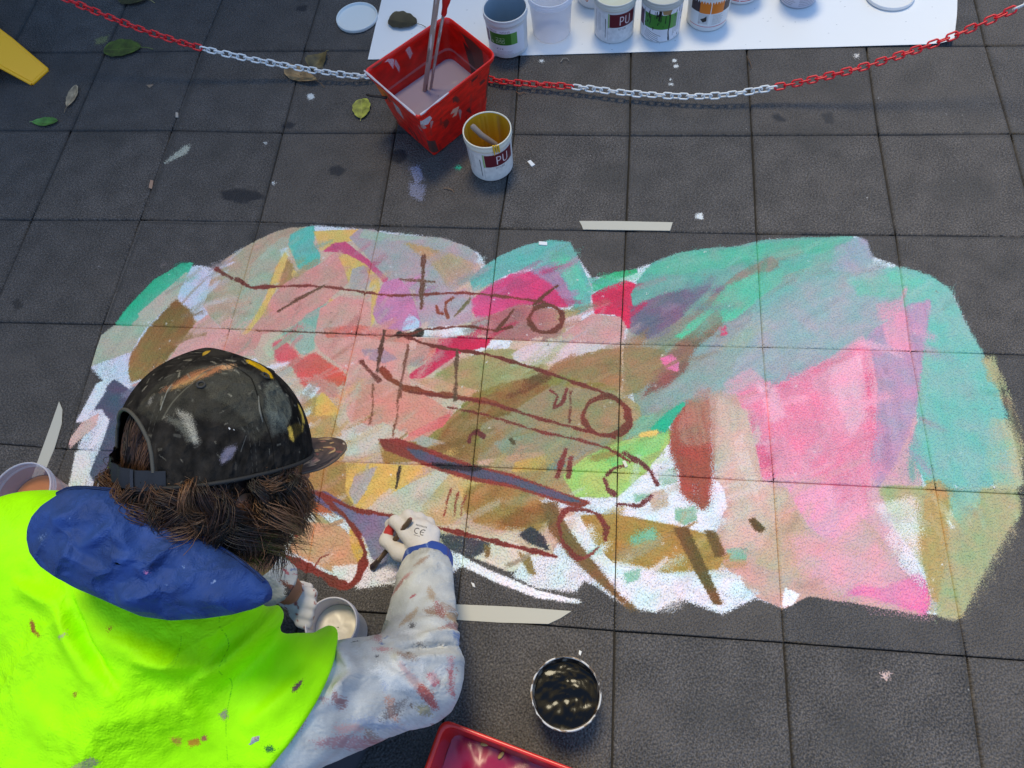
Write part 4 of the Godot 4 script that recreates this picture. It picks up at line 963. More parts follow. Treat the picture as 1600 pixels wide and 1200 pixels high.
	A.line([102.26, 97.9, 104.37, 94.71, 106.17, 91.5], 1.03, "6a3a2c", {"d": 1.25, "v": 0.1, "s": 0.7, "brush": 1})
	A.line([69.92, 107.8, 72.82, 110.67, 75.06, 112.65], 1.34, "6e382c", {"d": 1.62, "v": 0.1, "s": 0.7, "brush": 1})
	A.line([98.78, 127.41, 98.91, 125.81, 100.28, 124.62, 101.92, 125.97], 1.39, "6a2e2c", {"d": 1.25, "v": 0.1, "s": 0.7, "brush": 1})
	A.line([119.41, 134.78, 120.09, 131.71, 121.05, 128.12], 1.33, "7a3630", {"d": 1.38, "v": 0.1, "s": 0.7, "brush": 1})
	A.line([121.97, 134.64, 122.1, 131.61, 122.31, 130.06], 1.18, "7a3630", {"d": 1.5, "v": 0.1, "s": 0.7, "brush": 1})
	A.line([116.65, 113.51, 118.53, 114.76, 117.68, 118.09, 119.54, 116.7, 120.54, 113], 0.95, "7a3630", {"d": 1.25, "v": 0.1, "s": 0.7, "brush": 1})
	A.line([121.47, 113.63, 121.58, 121.47], 0.62, "6a3a2c", {"d": 1.5, "v": 0.1, "s": 0.7, "brush": 1})
	A.line([108.33, 126.28, 109.15, 127.18], 1.22, "5a4a30", {"d": 1.25, "v": 0.1, "s": 0.7, "brush": 1})
	A.line([96, 139.11, 95.35, 142.13, 95.13, 145.07], 0.58, "8a4030", {"d": 1.62, "v": 0.1, "s": 0.7, "brush": 1})
	A.line([97.67, 139.76, 97.35, 142.01, 97.41, 144.93], 0.58, "8a4030", {"d": 1.62, "v": 0.1, "s": 0.7, "brush": 1})
	A.line([99.48, 140.4, 98.87, 142.65, 98.83, 144.85], 0.58, "8a4030", {"d": 1.62, "v": 0.1, "s": 0.7, "brush": 1})
	A.line([83.56, 134.48, 83.47, 136.8, 83.41, 139.38], 0.75, "3a2a24", {"d": 1.25, "v": 0.1, "s": 0.7, "brush": 1})
	A.line([92.03, 147.72, 96.39, 148.31, 102.17, 149.37, 110.71, 150.94, 117.69, 152.15, 120.46, 152.66], 1.26, "7c2e26", {"d": 1, "v": 0.1, "s": 0.7, "brush": 1})
	A.line([59.12, 140.93, 66.12, 141.89, 72.53, 144.22, 75.66, 145.22, 83.08, 145.8, 85.03, 147.14], 1.18, "7c3026", {"d": 1.12, "v": 0.1, "s": 0.7, "brush": 1})
	A.line([67.04, 142.75, 73.01, 146.85, 76.6, 150.55, 78.9, 154.66, 78.78, 158.14, 77.34, 161.25, 75.17, 162.48], 1.28, "7c3228", {"d": 1, "v": 0.1, "s": 0.7, "brush": 1})
	A.line([78.83, 156.76, 78.29, 160.23, 76.09, 162.15, 72.76, 161.02, 68.05, 158.86, 64.2, 157.72, 60.32, 156.57, 56.32, 155.12], 2.25, "7c3228", {"d": 1.12, "v": 0.1, "s": 0.7, "brush": 1})
	A.line([68.2, 158.15, 68.98, 156.28, 70.96, 155.31], 0.43, "8a3c34", {"d": 1.25, "v": 0.1, "s": 0.7, "brush": 1})
	A.line([62.17, 151.59, 62.81, 151.84], 0.58, "8a3020", {"d": 1.25, "v": 0.1, "s": 0.7, "brush": 1})
	A.line([196.74, 167.65, 196.96, 167.76], 1.2, "d9d6d8", {"d": 1.5, "v": 0.1, "s": 0.7, "brush": 1})

func smear(A: Canvas) -> void:        # colours dragged into one another by the brush
	rng.seed = 303
	for k in 1500:
		var x := rng.randf_range(10, 262)
		var z := rng.randf_range(70, 164)
		var c0 := A.at(x, z)
		if c0.v < 0.42 or (x > 182 and rng.randf() < 0.5):
			continue
		var ang := -42.0 if x < 90 else -30.0 if x < 160 else -38.0
		if x > 185 and z > 95:
			ang = 82.0 if rng.randf() < 0.6 else 15.0
		ang += rng.randfn(0.0, 16.0)
		var d := Vector2.from_angle(deg_to_rad(ang))
		var l := rng.randf_range(1.2, 4.5)
		var w := rng.randf_range(0.5, 1.9)
		var n := d.orthogonal()
		var p := Vector2(x, z) + d * l * 1.3
		if A.at(p.x + d.x * l, p.y + d.y * l).v < 0.42 or A.at(p.x, p.y).v < 0.42:      # at the edge: only short dry ends run out
			l *= 0.4
			w *= 0.7
			p = Vector2(x, z)
		var bend := n * rng.randfn(0.0, 0.35)
		var q := []
		for e in [[-l, -w * 0.5], [0.0, -w * 0.62], [l, -w * 0.4], [l * 1.12, 0.1], [l, w * 0.45], [0.0, w * 0.55], [-l, w * 0.5], [-l * 1.1, 0.0]]:
			var v: Vector2 = p + d * e[0] + n * e[1] + bend * (1.0 - absf(e[0]) / l)
			q.append(v.x)
			q.append(v.y)
		var c := c0.lerp(A.at(p.x, p.y), rng.randf_range(0.0, 0.45))
		if c.v < 0.42:
			c = c0
		A.poly(q, c.lightened(rng.randf_range(0.0, 0.12)).to_html(false) if k % 3 else c.darkened(rng.randf_range(0.0, 0.14)).to_html(false), {"soft": 2 if w < 1.2 else 3, "d": rng.randf_range(1.0, 2.4), "s": 1.0, "a": ang, "o": rng.randf_range(0.35, 0.9), "v": 0.1})
	# bare specks and flecks where the brush skipped the grain
	for k in 420:
		var x := rng.randf_range(10, 262)
		var z := rng.randf_range(70, 164)
		if A.at(x, z).v < 0.42:
			continue
		A.line([x, z, x + rng.randf_range(-0.3, 0.3), z + rng.randf_range(-0.2, 0.2)], rng.randf_range(0.12, 0.5), ["e8e4e2", "dcd6d0", "f0eef0", "7a6658"][k % 4], {"soft": 1, "d": 1.6, "o": 0.8})

func paint_spots(B: Canvas) -> void:
	B.poly([67.03, 40.45, 70.67, 39.94, 71.82, 42.75, 69.96, 45.1, 67.17, 43.74], "1d1e24", {"d": 1.3, "o": 0.9})
	B.poly([50.04, 46.73, 52.66, 45.77, 54.86, 47.6, 53.4, 49.7, 50.67, 49.04], "202127", {"d": 1.3, "o": 0.8})
	B.poly([32.37, 30.7, 34.44, 29.44, 36.61, 30.43, 35.57, 31.93, 33.04, 31.95], "1e1f25", {"d": 1.4, "o": 0.9})
	B.poly([20.15, 55.91, 24.56, 54.7, 30.46, 55.75, 33.68, 57.5, 27.72, 59.85, 21.79, 58.61], "1b1c22", {"d": 1.4, "o": 0.85})
	B.poly([26.45, -20.2, 29.56, -20.74, 29.33, -17.74, 26.19, -18.4], "1b1c22", {"d": 1.4, "o": 0.85})
	B.poly([73.09, 46.45, 75.69, 45.5, 77.65, 50.5, 75.8, 52.78], "8d8ea8", {"d": 1.7, "o": 0.8})
	B.poly([73.85, 51.68, 78.49, 52.74, 78.35, 58.28, 74.49, 56.14], "8d8ea8", {"d": 1.7, "o": 0.7})
	B.poly([85.6, 46.3, 86.75, 45.37, 87.93, 46.27, 86.96, 47.2], "2fae86", {"d": 1.3})
	B.poly([172.52, 26.56, 174.27, 26.08, 176.47, 28.9, 173.43, 28.45], "202127", {"d": 1.3, "o": 0.8})
	B.poly([185.87, 26.05, 188.64, 25.34, 188.91, 29.79, 186.59, 29.33], "2b2a2c", {"d": 1.4, "o": 0.7})
	B.poly([145.67, 4.56, 146.78, 4.56, 146.76, 6.13, 145.66, 6.12], "d8dad8", {"d": 1})
	B.poly([146.02, 6.9, 147.31, 6.91, 147.3, 8.21, 146.02, 8.2], "d8dad8", {"d": 1})
	B.poly([144.53, 14.32, 145.61, 14.32, 145.6, 15.33, 144.52, 15.33], "d8dad8", {"d": 1})
	B.poly([144.71, 12.55, 145.44, 12.55, 145.44, 13.31, 144.71, 13.31], "d8dad8", {"d": 1})
	B.poly([106.61, 4.49, 107.95, 4.5, 108.02, 5.57, 106.68, 5.56], "d8dad8", {"d": 1})
	B.poly([37.24, 18.42, 39.58, 18.16, 40.4, 20.24, 38.52, 20.76], "c8cac8", {"d": 1})
	B.poly([-0.08, 45.66, 4.79, 38.56, 6.5, 39.04, 6.14, 41.97, 1.23, 45.41], "a8a898", {"d": 1.5})
	B.poly([4.94, 178.15, 5.81, 178.08, 6.11, 178.85, 5.24, 178.92], "b8b8b0", {"d": 1})
	B.poly([28.43, 37.4, 29.4, 37.39, 29.63, 38.37, 28.66, 38.37], "d8dad8", {"d": 1})
	B.poly([34.29, 52.03, 35.23, 52.02, 35.43, 52.93, 34.5, 52.95], "d8dad8", {"d": 1})
	B.poly([196.89, 2.94, 198.12, 2.95, 197.95, 4.49, 196.73, 4.48], "cfc9c4", {"d": 1.3})
	B.poly([199.6, 142.18, 200.69, 151.36, 199.45, 151.44], "3a3633", {"d": 1.5, "o": 0.5})
	B.poly([197.42, 161.61, 198.55, 162.02, 198.16, 163.01, 197.24, 162.84], "d08090", {"d": 1.6})
	B.poly([184.26, 170.95, 186.14, 171.04, 185.52, 172.25, 184.36, 172.11], "d0b0a8", {"d": 1.6})
	B.poly([-38.61, -6.31, -34.65, -7.74, -34.68, -4.5, -37.61, -3.36], "8a8f50", {"d": 1.6, "o": 0.6})
	B.poly([82.63, 160.89, 84.21, 160.24, 86.83, 160.88, 86.48, 162.25, 84.23, 162.13], "e0b43a", {"d": 0.9})
	B.poly([151.05, 60.96, 153.02, 60.5, 153.14, 62.57, 151.35, 62.61], "d8dad8", {"d": 1})
	B.poly([120.78, 74.07, 123.2, 73.01, 122.84, 76.01, 121.2, 75.85], "e0e0e0", {"d": 1.4})
	B.poly([124.84, 72.97, 126.46, 72.53, 126.69, 74.52, 125.06, 74.56], "e0e0e0", {"d": 1.5})
	B.poly([124.26, 78.91, 128.24, 77.24, 128.88, 82.26, 125.21, 82.75], "9a9a9a", {"d": 1.8})
	B.poly([-28.85, 93.54, -26.96, 92.68, -24.94, 95.01, -26.51, 96.66], "1e1d1e", {"d": 1.4, "o": 0.6})
	B.poly([74.12, -17.79, 76.48, -18.62, 77.45, -15.68, 74.79, -15.73], "7a7a80", {"d": 1.6, "o": 0.7})
	for k in 240:
		var p := Vector2(rng.randf_range(-80, 250), rng.randf_range(-25, 200))
		var r := rng.randf_range(0.08, 0.26)
		B.line([p.x, p.y, p.x + r * 0.4, p.y + r * 0.3], r * 2.0, ["cfcdca", "8a8684", "b7b1ab", "55504c"][k % 4], {"soft": 1, "o": 0.85, "d": 0.6})


# ------------------------------------------------------------------ pots
func wrap_label(mb: Mb, r0: float, r1: float, y0: float, y1: float, left: float, right: float, n := 24) -> void:   # angles from +x towards +z, left edge first as seen from outside
	var first := mb.v.size()
	for k in n + 1:
		var g := lerpf(left, right, float(k) / n)
		for e in 2:
			var r := r1 if e else r0
			mb.add(Vector3(cos(g) * r, y1 if e else y0, sin(g) * r), Vector3(cos(g), 0.08, sin(g)), Vector2(float(k) / n, 0.0 if e else 1.0))
	for k in n:
		var q := first + k * 2
		mb.quad(q, q + 1, q + 3, q + 2)

func clear_plastic(c: String, alpha: float, rough := 0.3) -> StandardMaterial3D:
	var m := mat(c, rough)
	m.transparency = BaseMaterial3D.TRANSPARENCY_ALPHA
	m.albedo_color.a = alpha
	return m

# an open pot: body with wall and floor, ridged rim, and (level > 0) paint in it
func pot(o: Node3D, r: float, h: float, taper: float, body: Material, rim: Material, inside: Material, level := 0.0, fluid: Material = null, ridges := 1) -> void:
	var rb := r * taper
	var ro := r * 0.955
	var mb := Mb.new()
	lathe(mb, [Vector2(0, 0.0006), Vector2(rb - 0.006, 0.0006), Vector2(rb - 0.0025, 0.0012), Vector2(rb, 0.005), Vector2(lerpf(rb, ro, 0.5), h * 0.5), Vector2(ro, h - 0.024)])
	put("body", mb.mesh(), body, o)
	mb = Mb.new()
	var prof := [Vector2(ro, h - 0.0245), Vector2(ro + 0.0002, h - 0.022)]
	for k in ridges:
		var y := h - 0.021 + 0.014 * k / ridges
		prof.append_array([Vector2(r - 0.0004, y), Vector2(r + 0.0004, y + 0.004 / ridges * 1.4), Vector2(r - 0.0012, y + 0.009 / ridges)])
	prof.append_array([Vector2(r - 0.0014, h - 0.006), Vector2(r, h - 0.0035), Vector2(r - 0.0003, h - 0.001), Vector2(r - 0.0016, h), Vector2(r - 0.0032, h - 0.0004), Vector2(r - 0.0038, h - 0.003)])
	lathe(mb, prof, 56)
	put("rim", mb.mesh(), rim, o)
	mb = Mb.new()
	lathe(mb, [Vector2(r - 0.004, h - 0.003), Vector2(ro - 0.002, h - 0.012), Vector2(rb - 0.002, 0.006), Vector2(rb - 0.006, 0.003), Vector2(0, 0.003)])
	put("inner_wall", mb.mesh(), inside, o)
	if fluid:
		var rl := lerpf(rb, ro, level / h) - 0.0025
		mb = Mb.new()
		var rows := []
		var nz := noise(24.0, int(r * 1e5) + int(h * 1000.0))
		for k in 15:
			var q := rl * k / 14.0
			var row := []
			for j in 48:
				var g := TAU * j / 48.0
				row.append(Vector3(cos(g) * q, level + nz.get_noise_2d(cos(g) * q, sin(g) * q) * 0.0016 * (1.0 - pow(k / 14.0, 4.0)) + (0.0012 if k == 14 else 0.0), sin(g) * q))
			rows.append(row)
		mb.grid(rows, true, false)
		put("paint", mb.mesh(), fluid, o)

func lid(o: Node3D, r: float, m: Material) -> void:
	var mb := Mb.new()
	lathe(mb, [Vector2(0, 0.001), Vector2(r - 0.003, 0.001), Vector2(r, 0.003), Vector2(r, 0.011), Vector2(r - 0.001, 0.0125), Vector2(r - 0.0025, 0.0125), Vector2(r - 0.0035, 0.011), Vector2(r - 0.004, 0.005), Vector2(r - 0.008, 0.0042), Vector2(0, 0.0042)], 64)
	put("plate", mb.mesh(), m, o)

func small_print(c: Canvas, at: Vector2, rows: int, width: float, step: float, ang: float, col: String) -> void:   # lines of print too small to read
	var dx := Vector2.from_angle(deg_to_rad(ang))
	var dy := -dx.orthogonal()
	for k in rows:
		var p := at + dy * step * k
		var x := 0.0
		while x < width * (0.75 + 0.25 * rng.randf()):
			var l := rng.randf_range(1.5, 5.0)
			var q := p + dx * x
			var e := q + dx * l
			c.line([q.x, q.y, e.x, e.y], step * 0.34, col, {"soft": 0, "o": 0.75})
			x += l + 1.2

func plum_label(pale: String) -> Canvas:          # side text, a green bar, a plum field with PU and PITTURE under it; 200 x 100 units
	var c := canvas(512, 256, 2.56, Vector2.ZERO, pale)
	c.speckle(0.0002, 0.0004)
	c.poly([74, 0, 79, 0, 79, 52, 74, 52], "8fae62", {"soft": 0})
	c.poly([80, 2, 200, 2, 200, 50, 80, 50], "5e1220", {"soft": 0})
	c.text(FONT, "PU", Vector2(120, 44), 32.0, 0.0, "d9c6c4")
	c.text(FONT, "PITTURE", Vector2(118, 62), 7.5, 0.0, "4c3b40")
	c.line([73, 0, 73, 100], 0.7, "8d7f7c", {"soft": 0})
	small_print(c, Vector2(10, 4), 3, 80.0, 6.5, 90.0, "6b6462")
	small_print(c, Vector2(36, 8), 3, 70.0, 6.0, 90.0, "8a8280")
	c.line([62, 22, 62, 90], 3.4, "3c3638", {"soft": 0, "d": 1.6})
	return c

func green_label(field: String, words: bool) -> Canvas:
	var c := canvas(512, 256, 2.56, Vector2.ZERO, "dcd9dc")
	c.poly([0, 14, 26, 14, 26, 62, 0, 62], "5b3350", {"soft": 0})
	c.poly([32, 14, 160, 14, 160, 60, 32, 60], field, {"soft": 0})
	c.poly([132, 14, 160, 14, 160, 60, 132, 60], "6aa052", {"soft": 0, "o": 0.8})
	if words:
		c.text(FONT, "Pitture", Vector2(34, 12), 9.0, 0.0, "4a3a48")
		c.text(FONT, "naturali", Vector2(86, 12), 9.0, 0.0, "6a5a68")
		for k in 3:
			c.line([64 + k * 14, 32, 74 + k * 14, 32, 74 + k * 14, 40, 64 + k * 14, 40], 1.2, "cfe0c0", {"soft": 0})
			c.line([64 + k * 14, 44, 74 + k * 14, 44, 74 + k * 14, 52, 64 + k * 14, 52, 64 + k * 14, 44], 1.2, "cfe0c0", {"soft": 0})
		c.circle(Vector2(45, 52), 5, 3, 1.6, "cfe0c0", {"soft": 0})
		c.text(FONT, "a l c e", Vector2(62, 80), 9.0, 0.0, "2f2a30")
		small_print(c, Vector2(62, 86), 4, 84.0, 4.0, 0.0, "8a8088")
	return c

func build_sheet_and_pots() -> void:
	# the white sheet, lying nearly flat with its right front corner curled up
	var mb := Mb.new()
	var nz := noise(1.9, 77)
	for side in 2:
		var rows := []
		for r in 15:
			var row := []
			for k in 43:
				var u := k / 42.0
				var w := r / 14.0
				var p: Vector2 = (Vector2(0.5401, 0.0432)).lerp(Vector2(2.2502, -0.0062), u).lerp((Vector2(0.5403, -0.4617)).lerp(Vector2(2.3182, -0.4041), u), w)
				var edge := minf(minf(u, 1.0 - u) * 3.0, minf(w, 1.0 - w) * 1.6)
				var curl := maxf(0.0, u - 0.955) / 0.045
				var near := 1.0 - minf(w * 3.2, 1.0)
				row.append(Vector3(p.x - curl * curl * near * 0.012, 0.0022 + 0.0022 * (nz.get_noise_2d(p.x * 1.6, p.y * 1.6) + 0.6) * minf(1.0, edge * 5.0 + 0.35) + curl * curl * near * 0.014 - side * 0.0012, p.y))
			rows.append(row)
		mb.grid(rows, false, side == 1, Vector2(0, 1), Vector2(1, 0))
	var pc := canvas(1024, 512, 4.0, Vector2.ZERO, "dedede")
	for k in 60:
		var p := Vector2(rng.randf_range(2, 250), rng.randf_range(60, 126))
		pc.line([p.x, p.y, p.x + rng.randf_range(-0.6, 0.6), p.y + 0.2], rng.randf_range(0.2, 0.55), "77777c", {"soft": 0, "o": 0.7})
	var sheet := put("paper_sheet", mb.mesh(), tmat(pc.texture(), 0.5), self)
	tag(sheet, "large white sheet laid on the dark slabs under the row of paint pots", "sheet")

	var white := mat("d2d0cd", 0.42)
	var cream := mat("cfcbbd", 0.42)
	# 1: green label, bluish grey inside
	var o := thing("paint_pot", "open white pot with green label and bluish grey inside, leftmost on the sheet", "paint pot", Vector3(0.9688, 0, -0.0104), "pots standing on the white sheet")
	o.position.y = 0.004
	pot(o, 0.0645, 0.133, 0.9, white, white, mat("8d9ba6", 0.35), 0.02, mat("7f909c", 0.25), 1)
	mb = Mb.new()
	wrap_label(mb, 0.0589, 0.0618, 0.016, 0.103, 2.75, 0.5)
	put("label", mb.mesh(), tmat(green_label("2f6a1e", true).texture(), 0.4), o)
	# 2: clear pot
	o = thing("paint_pot", "empty clear pot with ridged rim, second from the left on the sheet", "paint pot", Vector3(1.0956, 0, -0.0703), "pots standing on the white sheet")
	o.position.y = 0.004
	pot(o, 0.066, 0.135, 0.86, clear_plastic("e4e4ec", 0.5), clear_plastic("e8e8f0", 0.6), clear_plastic("dcdce6", 0.35), 0.0, null, 3)
	# 3: plum label
	o = thing("paint_pot", "white pot with plum label reading PU, its cream lid on, between clear and black-splashed pots", "paint pot", Vector3(1.2826, 0, -0.07), "pots standing on the white sheet")
	o.position.y = 0.004
	pot(o, 0.0625, 0.133, 0.93, white, cream, mat("c6c2a8", 0.4), 0.126, mat("c9c7ad", 0.35), 2)
	mb = Mb.new()
	wrap_label(mb, 0.0590, 0.0602, 0.012, 0.104, 2.7, 0.45)
	put("label", mb.mesh(), tmat(plum_label("d6d3d2").texture(), 0.4), o)
	# 4: splashed pot
	o = thing("paint_pot", "white pot with green label, streaked all over with black drips", "paint pot", Vector3(1.4183, 0, -0.0737), "pots standing on the white sheet")
	o.position.y = 0.004
	pot(o, 0.0625, 0.133, 0.93, white, mat("bdbab0", 0.4), mat("b4b1a2", 0.4), 0.126, mat("c2bfae", 0.35), 2)
	var c := green_label("3f7c2c", false)
	small_print(c, Vector2(172, 20), 5, 70.0, 6.0, 90.0, "6b6664")
	small_print(c, Vector2(40, 66), 5, 66.0, 6.0, 15.0, "55504f")
	for k in 46:
		var x := rng.randf_range(0, 200)
		var y := rng.randf_range(-4, 24) if k < 30 else rng.randf_range(20, 96)
		var l := rng.randf_range(4, 26) if k < 30 else rng.randf_range(2, 8)
		c.line([x, y, x + rng.randf_range(-2, 2), y + l], rng.randf_range(1.5, 5.0), "161416", {"soft": 1, "d": 0.8})
	c.line([128, 4, 131, 40, 128, 70, 133, 98], 5.5, "121012", {"soft": 1, "d": 0.5})
	c.line([92, 0, 90, 30], 8.0, "141214", {"soft": 1, "d": 0.5})
	c.poly([100, 0, 136, 0, 130, 14, 104, 12], "9a7a50", {"d": 1.0})
	mb = Mb.new()
	wrap_label(mb, 0.0588, 0.0603, 0.006, 0.109, 2.9, 0.25)
	put("label", mb.mesh(), tmat(c.texture(), 0.4), o)
	# 5: orange label
	o = thing("paint_pot", "white pot with orange band and a red line round its foot", "paint pot", Vector3(1.5573, 0, -0.1185), "pots standing on the white sheet")
	o.position.y = 0.004
	pot(o, 0.0655, 0.136, 0.9, mat("d6d4d0", 0.4), white, white, 0.0, null, 1)
	c = canvas(512, 256, 2.56, Vector2.ZERO, "d3d2d0")
	c.poly([0, 0, 200, 0, 200, 46, 0, 46], "3a2a2c", {"soft": 0})
	c.poly([48, 0, 160, 0, 160, 48, 48, 48], "d8741c", {"soft": 0})
	c.poly([98, 0, 102, 0, 102, 100, 98, 100], "dcdad8", {"soft": 0})
	c.poly([46, 50, 92, 50, 92, 86, 46, 86], "b9b7b6", {"soft": 0})
	c.poly([56, 70, 72, 64, 84, 56, 86, 74, 70, 80], "1c1a1c", {"d": 0.5})
	c.circle(Vector2(52, 84), 3, 3, 1.2, "8a4c40", {"soft": 0})
	small_print(c, Vector2(112, 54), 8, 50.0, 4.5, 0.0, "6c6866")
	c.line([0, 95, 200, 95], 2.2, "c4383c", {"soft": 0})
	mb = Mb.new()
	wrap_label(mb, 0.0599, 0.0622, 0.014, 0.108, 2.6, 0.5)
	put("label", mb.mesh(), tmat(c.texture(), 0.4), o)
	# 6, 7, 8: pots whose feet alone reach the picture
	o = thing("paint_pot", "white pot with a red line, behind and right of the orange-banded pot", "paint pot", Vector3(1.6605, 0, -0.2308), "pots standing on the white sheet")
	o.position.y = 0.004
	pot(o, 0.062, 0.133, 0.92, mat("d6d3d2", 0.4), white, white, 0.0, null, 1)
	c = canvas(256, 128, 1.28, Vector2.ZERO, "d9d6d5")
	c.line([0, 92, 88, 92], 4.0, "c8383c", {"soft": 0})
	c.line([96, 92, 200, 92], 4.0, "c8383c", {"soft": 0})
	mb = Mb.new()
	wrap_label(mb, 0.0578, 0.0588, 0.008, 0.09, 2.9, 0.25)
	put("label", mb.mesh(), tmat(c.texture(), 0.4), o)
	o = thing("paint_pot", "greyish pot with rows of small print, rightmost standing on the sheet", "paint pot", Vector3(1.8273, 0, -0.2069), "pots standing on the white sheet")
	o.position.y = 0.004
	pot(o, 0.058, 0.133, 0.93, mat("bdb9c0", 0.4), white, white, 0.0, null, 1)
	c = canvas(512, 256, 2.56, Vector2.ZERO, "b9b5be")
	small_print(c, Vector2(20, 40), 10, 60.0, 6.0, 0.0, "77737c")
	small_print(c, Vector2(96, 40), 10, 84.0, 6.0, 0.0, "66626c")
	mb = Mb.new()
	wrap_label(mb, 0.0546, 0.0553, 0.006, 0.1, 2.9, 0.25)
	put("label", mb.mesh(), tmat(c.texture(), 0.4), o)
	o = thing("paint_pot", "white pot with a small orange mark, half hidden behind the PU pot", "paint pot", Vector3(1.2222, 0, -0.2179), "pots standing on the white sheet")
	o.position.y = 0.004
	pot(o, 0.06, 0.133, 0.92, white, white, white, 0.0, null, 1)
	c = canvas(256, 128, 1.28, Vector2.ZERO, "d9d6d5")
	c.circle(Vector2(66, 64), 7, 16, 4.0, "c87048", {"soft": 0})
	mb = Mb.new()
	wrap_label(mb, 0.0562, 0.0572, 0.008, 0.1, 2.9, 0.25)
	put("label", mb.mesh(), tmat(c.texture(), 0.4), o)
	# lids
	o = thing("pot_lid", "round white lid lying on the right end of the sheet", "lid", Vector3(2.0922, 0.006, -0.2082))
	o.position.y = 0.0045
	lid(o, 0.071, mat("dddcda", 0.4))
	o = thing("pot_lid", "round white lid lying on dark slabs beside the left end of the sheet", "lid", Vector3(0.4758, 0.006, -0.137))
	o.position.y = 0.0004
	lid(o, 0.066, mat("d2d6d4", 0.4))
	# the yellow pot by the bucket
	o = thing("paint_pot", "white pot with plum label and yellow paint inside, standing in front of the red bucket", "paint pot", Vector3(0.9632, 0, 0.4544))
	o.position.y = 0.0004
	var yi := canvas(256, 128, 1.28, Vector2.ZERO, "c99a22")
	for k in 40:
		var x := rng.randf_range(0, 200)
		yi.line([x, rng.randf_range(0, 30), x + rng.randf_range(-2, 2), rng.randf_range(40, 100)], rng.randf_range(2, 8), ["d8ab30", "b98818", "caa23a", "b08a50"][k % 4], {"d": 0.9, "s": 0.5, "a": 90, "o": 0.7})
	pot(o, 0.0645, 0.137, 0.9, mat("d3cfcb", 0.42), mat("d8d2c0", 0.4), tmat(yi.texture(), 0.35), 0.012, mat("cda02a", 0.25), 1)
	mb = Mb.new()
	wrap_label(mb, 0.0588, 0.0618, 0.012, 0.106, 2.62, 0.25)
	put("label", mb.mesh(), tmat(plum_label("d6d0c8").texture(), 0.4), o)
	mb = Mb.new()
	for k in 3:
		tube(mb, [Vector3(0.022 + k * 0.006, 0.1385 - k * 0.001, 0.058 - k * 0.002), Vector3(0.024 + k * 0.006, 0.122 - k * 0.004, 0.0625 - k * 0.003), Vector3(0.024 + k * 0.006, 0.108 + k * 0.006, 0.0622 - k * 0.003)], [0.003, 0.0026, 0.001], 6)
	put("paint_drip", mb.mesh(), mat("d3a527", 0.3), o)
	# its stick, leaning inside
	mb = Mb.new()
	tube(mb, [Vector3(0.9227, 0.141, 0.4454), Vector3(0.9261, 0.139, 0.4479), Vector3(0.9458, 0.115, 0.4534), Vector3(0.9814, 0.08, 0.4534)], [0.006, 0.0078, 0.0078, 0.007], 10)
	var st := put("stirring_stick", mb.mesh(), mat("8d7d70", 0.8), self)
	tag(st, "thick paint-crusted stick leaning inside the yellow pot", "stick")


# ------------------------------------------------------------------ red bucket
func rounded(corners: Array, rad: Array, n := 6) -> Array:     # outline of Vector2 with its corners rounded
	var out := []
	for k in corners.size():
		var p: Vector2 = corners[k]
		var a: Vector2 = corners[(k - 1 + corners.size()) % corners.size()]
		var b: Vector2 = corners[(k + 1) % corners.size()]
		var s: Vector2 = p + (a - p).normalized() * rad[k]
		var e: Vector2 = p + (b - p).normalized() * rad[k]
		for j in n:
			var t := j / (n - 1.0)
			out.append(s.lerp(p, t).lerp(p.lerp(e, t), t))
	return out

func loft_box(mb: Mb, corners: Array, rad: Array, rings: Array, v0 := 0.0, v1 := 1.0) -> void:     # rings of [scale, grow, height]; u runs along the outline by length
	var mid := Vector2.ZERO
	for c in corners:
		mid += c
	mid /= corners.size()
	var rows := []
	var us := []
	for g in rings:
		var cs := []
		var rs := []
		for k in corners.size():
			cs.append(mid + (corners[k] - mid) * g[0] + (corners[k] - mid).normalized() * g[1])
			rs.append(rad[k] * g[0])
		var row := []
		var o := rounded(cs, rs)
		for k in o.size():
			for j in 4:
				var q: Vector2 = o[k].lerp(o[(k + 1) % o.size()], j / 4.0)
				row.append(Vector3(q.x, g[2], q.y))
		row.append(row[0])
		us = [0.0]
		for k in range(1, row.size()):
			us.append(us[k - 1] + row[k].distance_to(row[k - 1]))
		rows.append(row)
	var first := mb.v.size()
	mb.grid(rows, false, true, Vector2(0, v0), Vector2(1, v1))
	for k in range(first, mb.v.size()):
		mb.t[k].x = us[(k - first) % us.size()] / us[us.size() - 1]

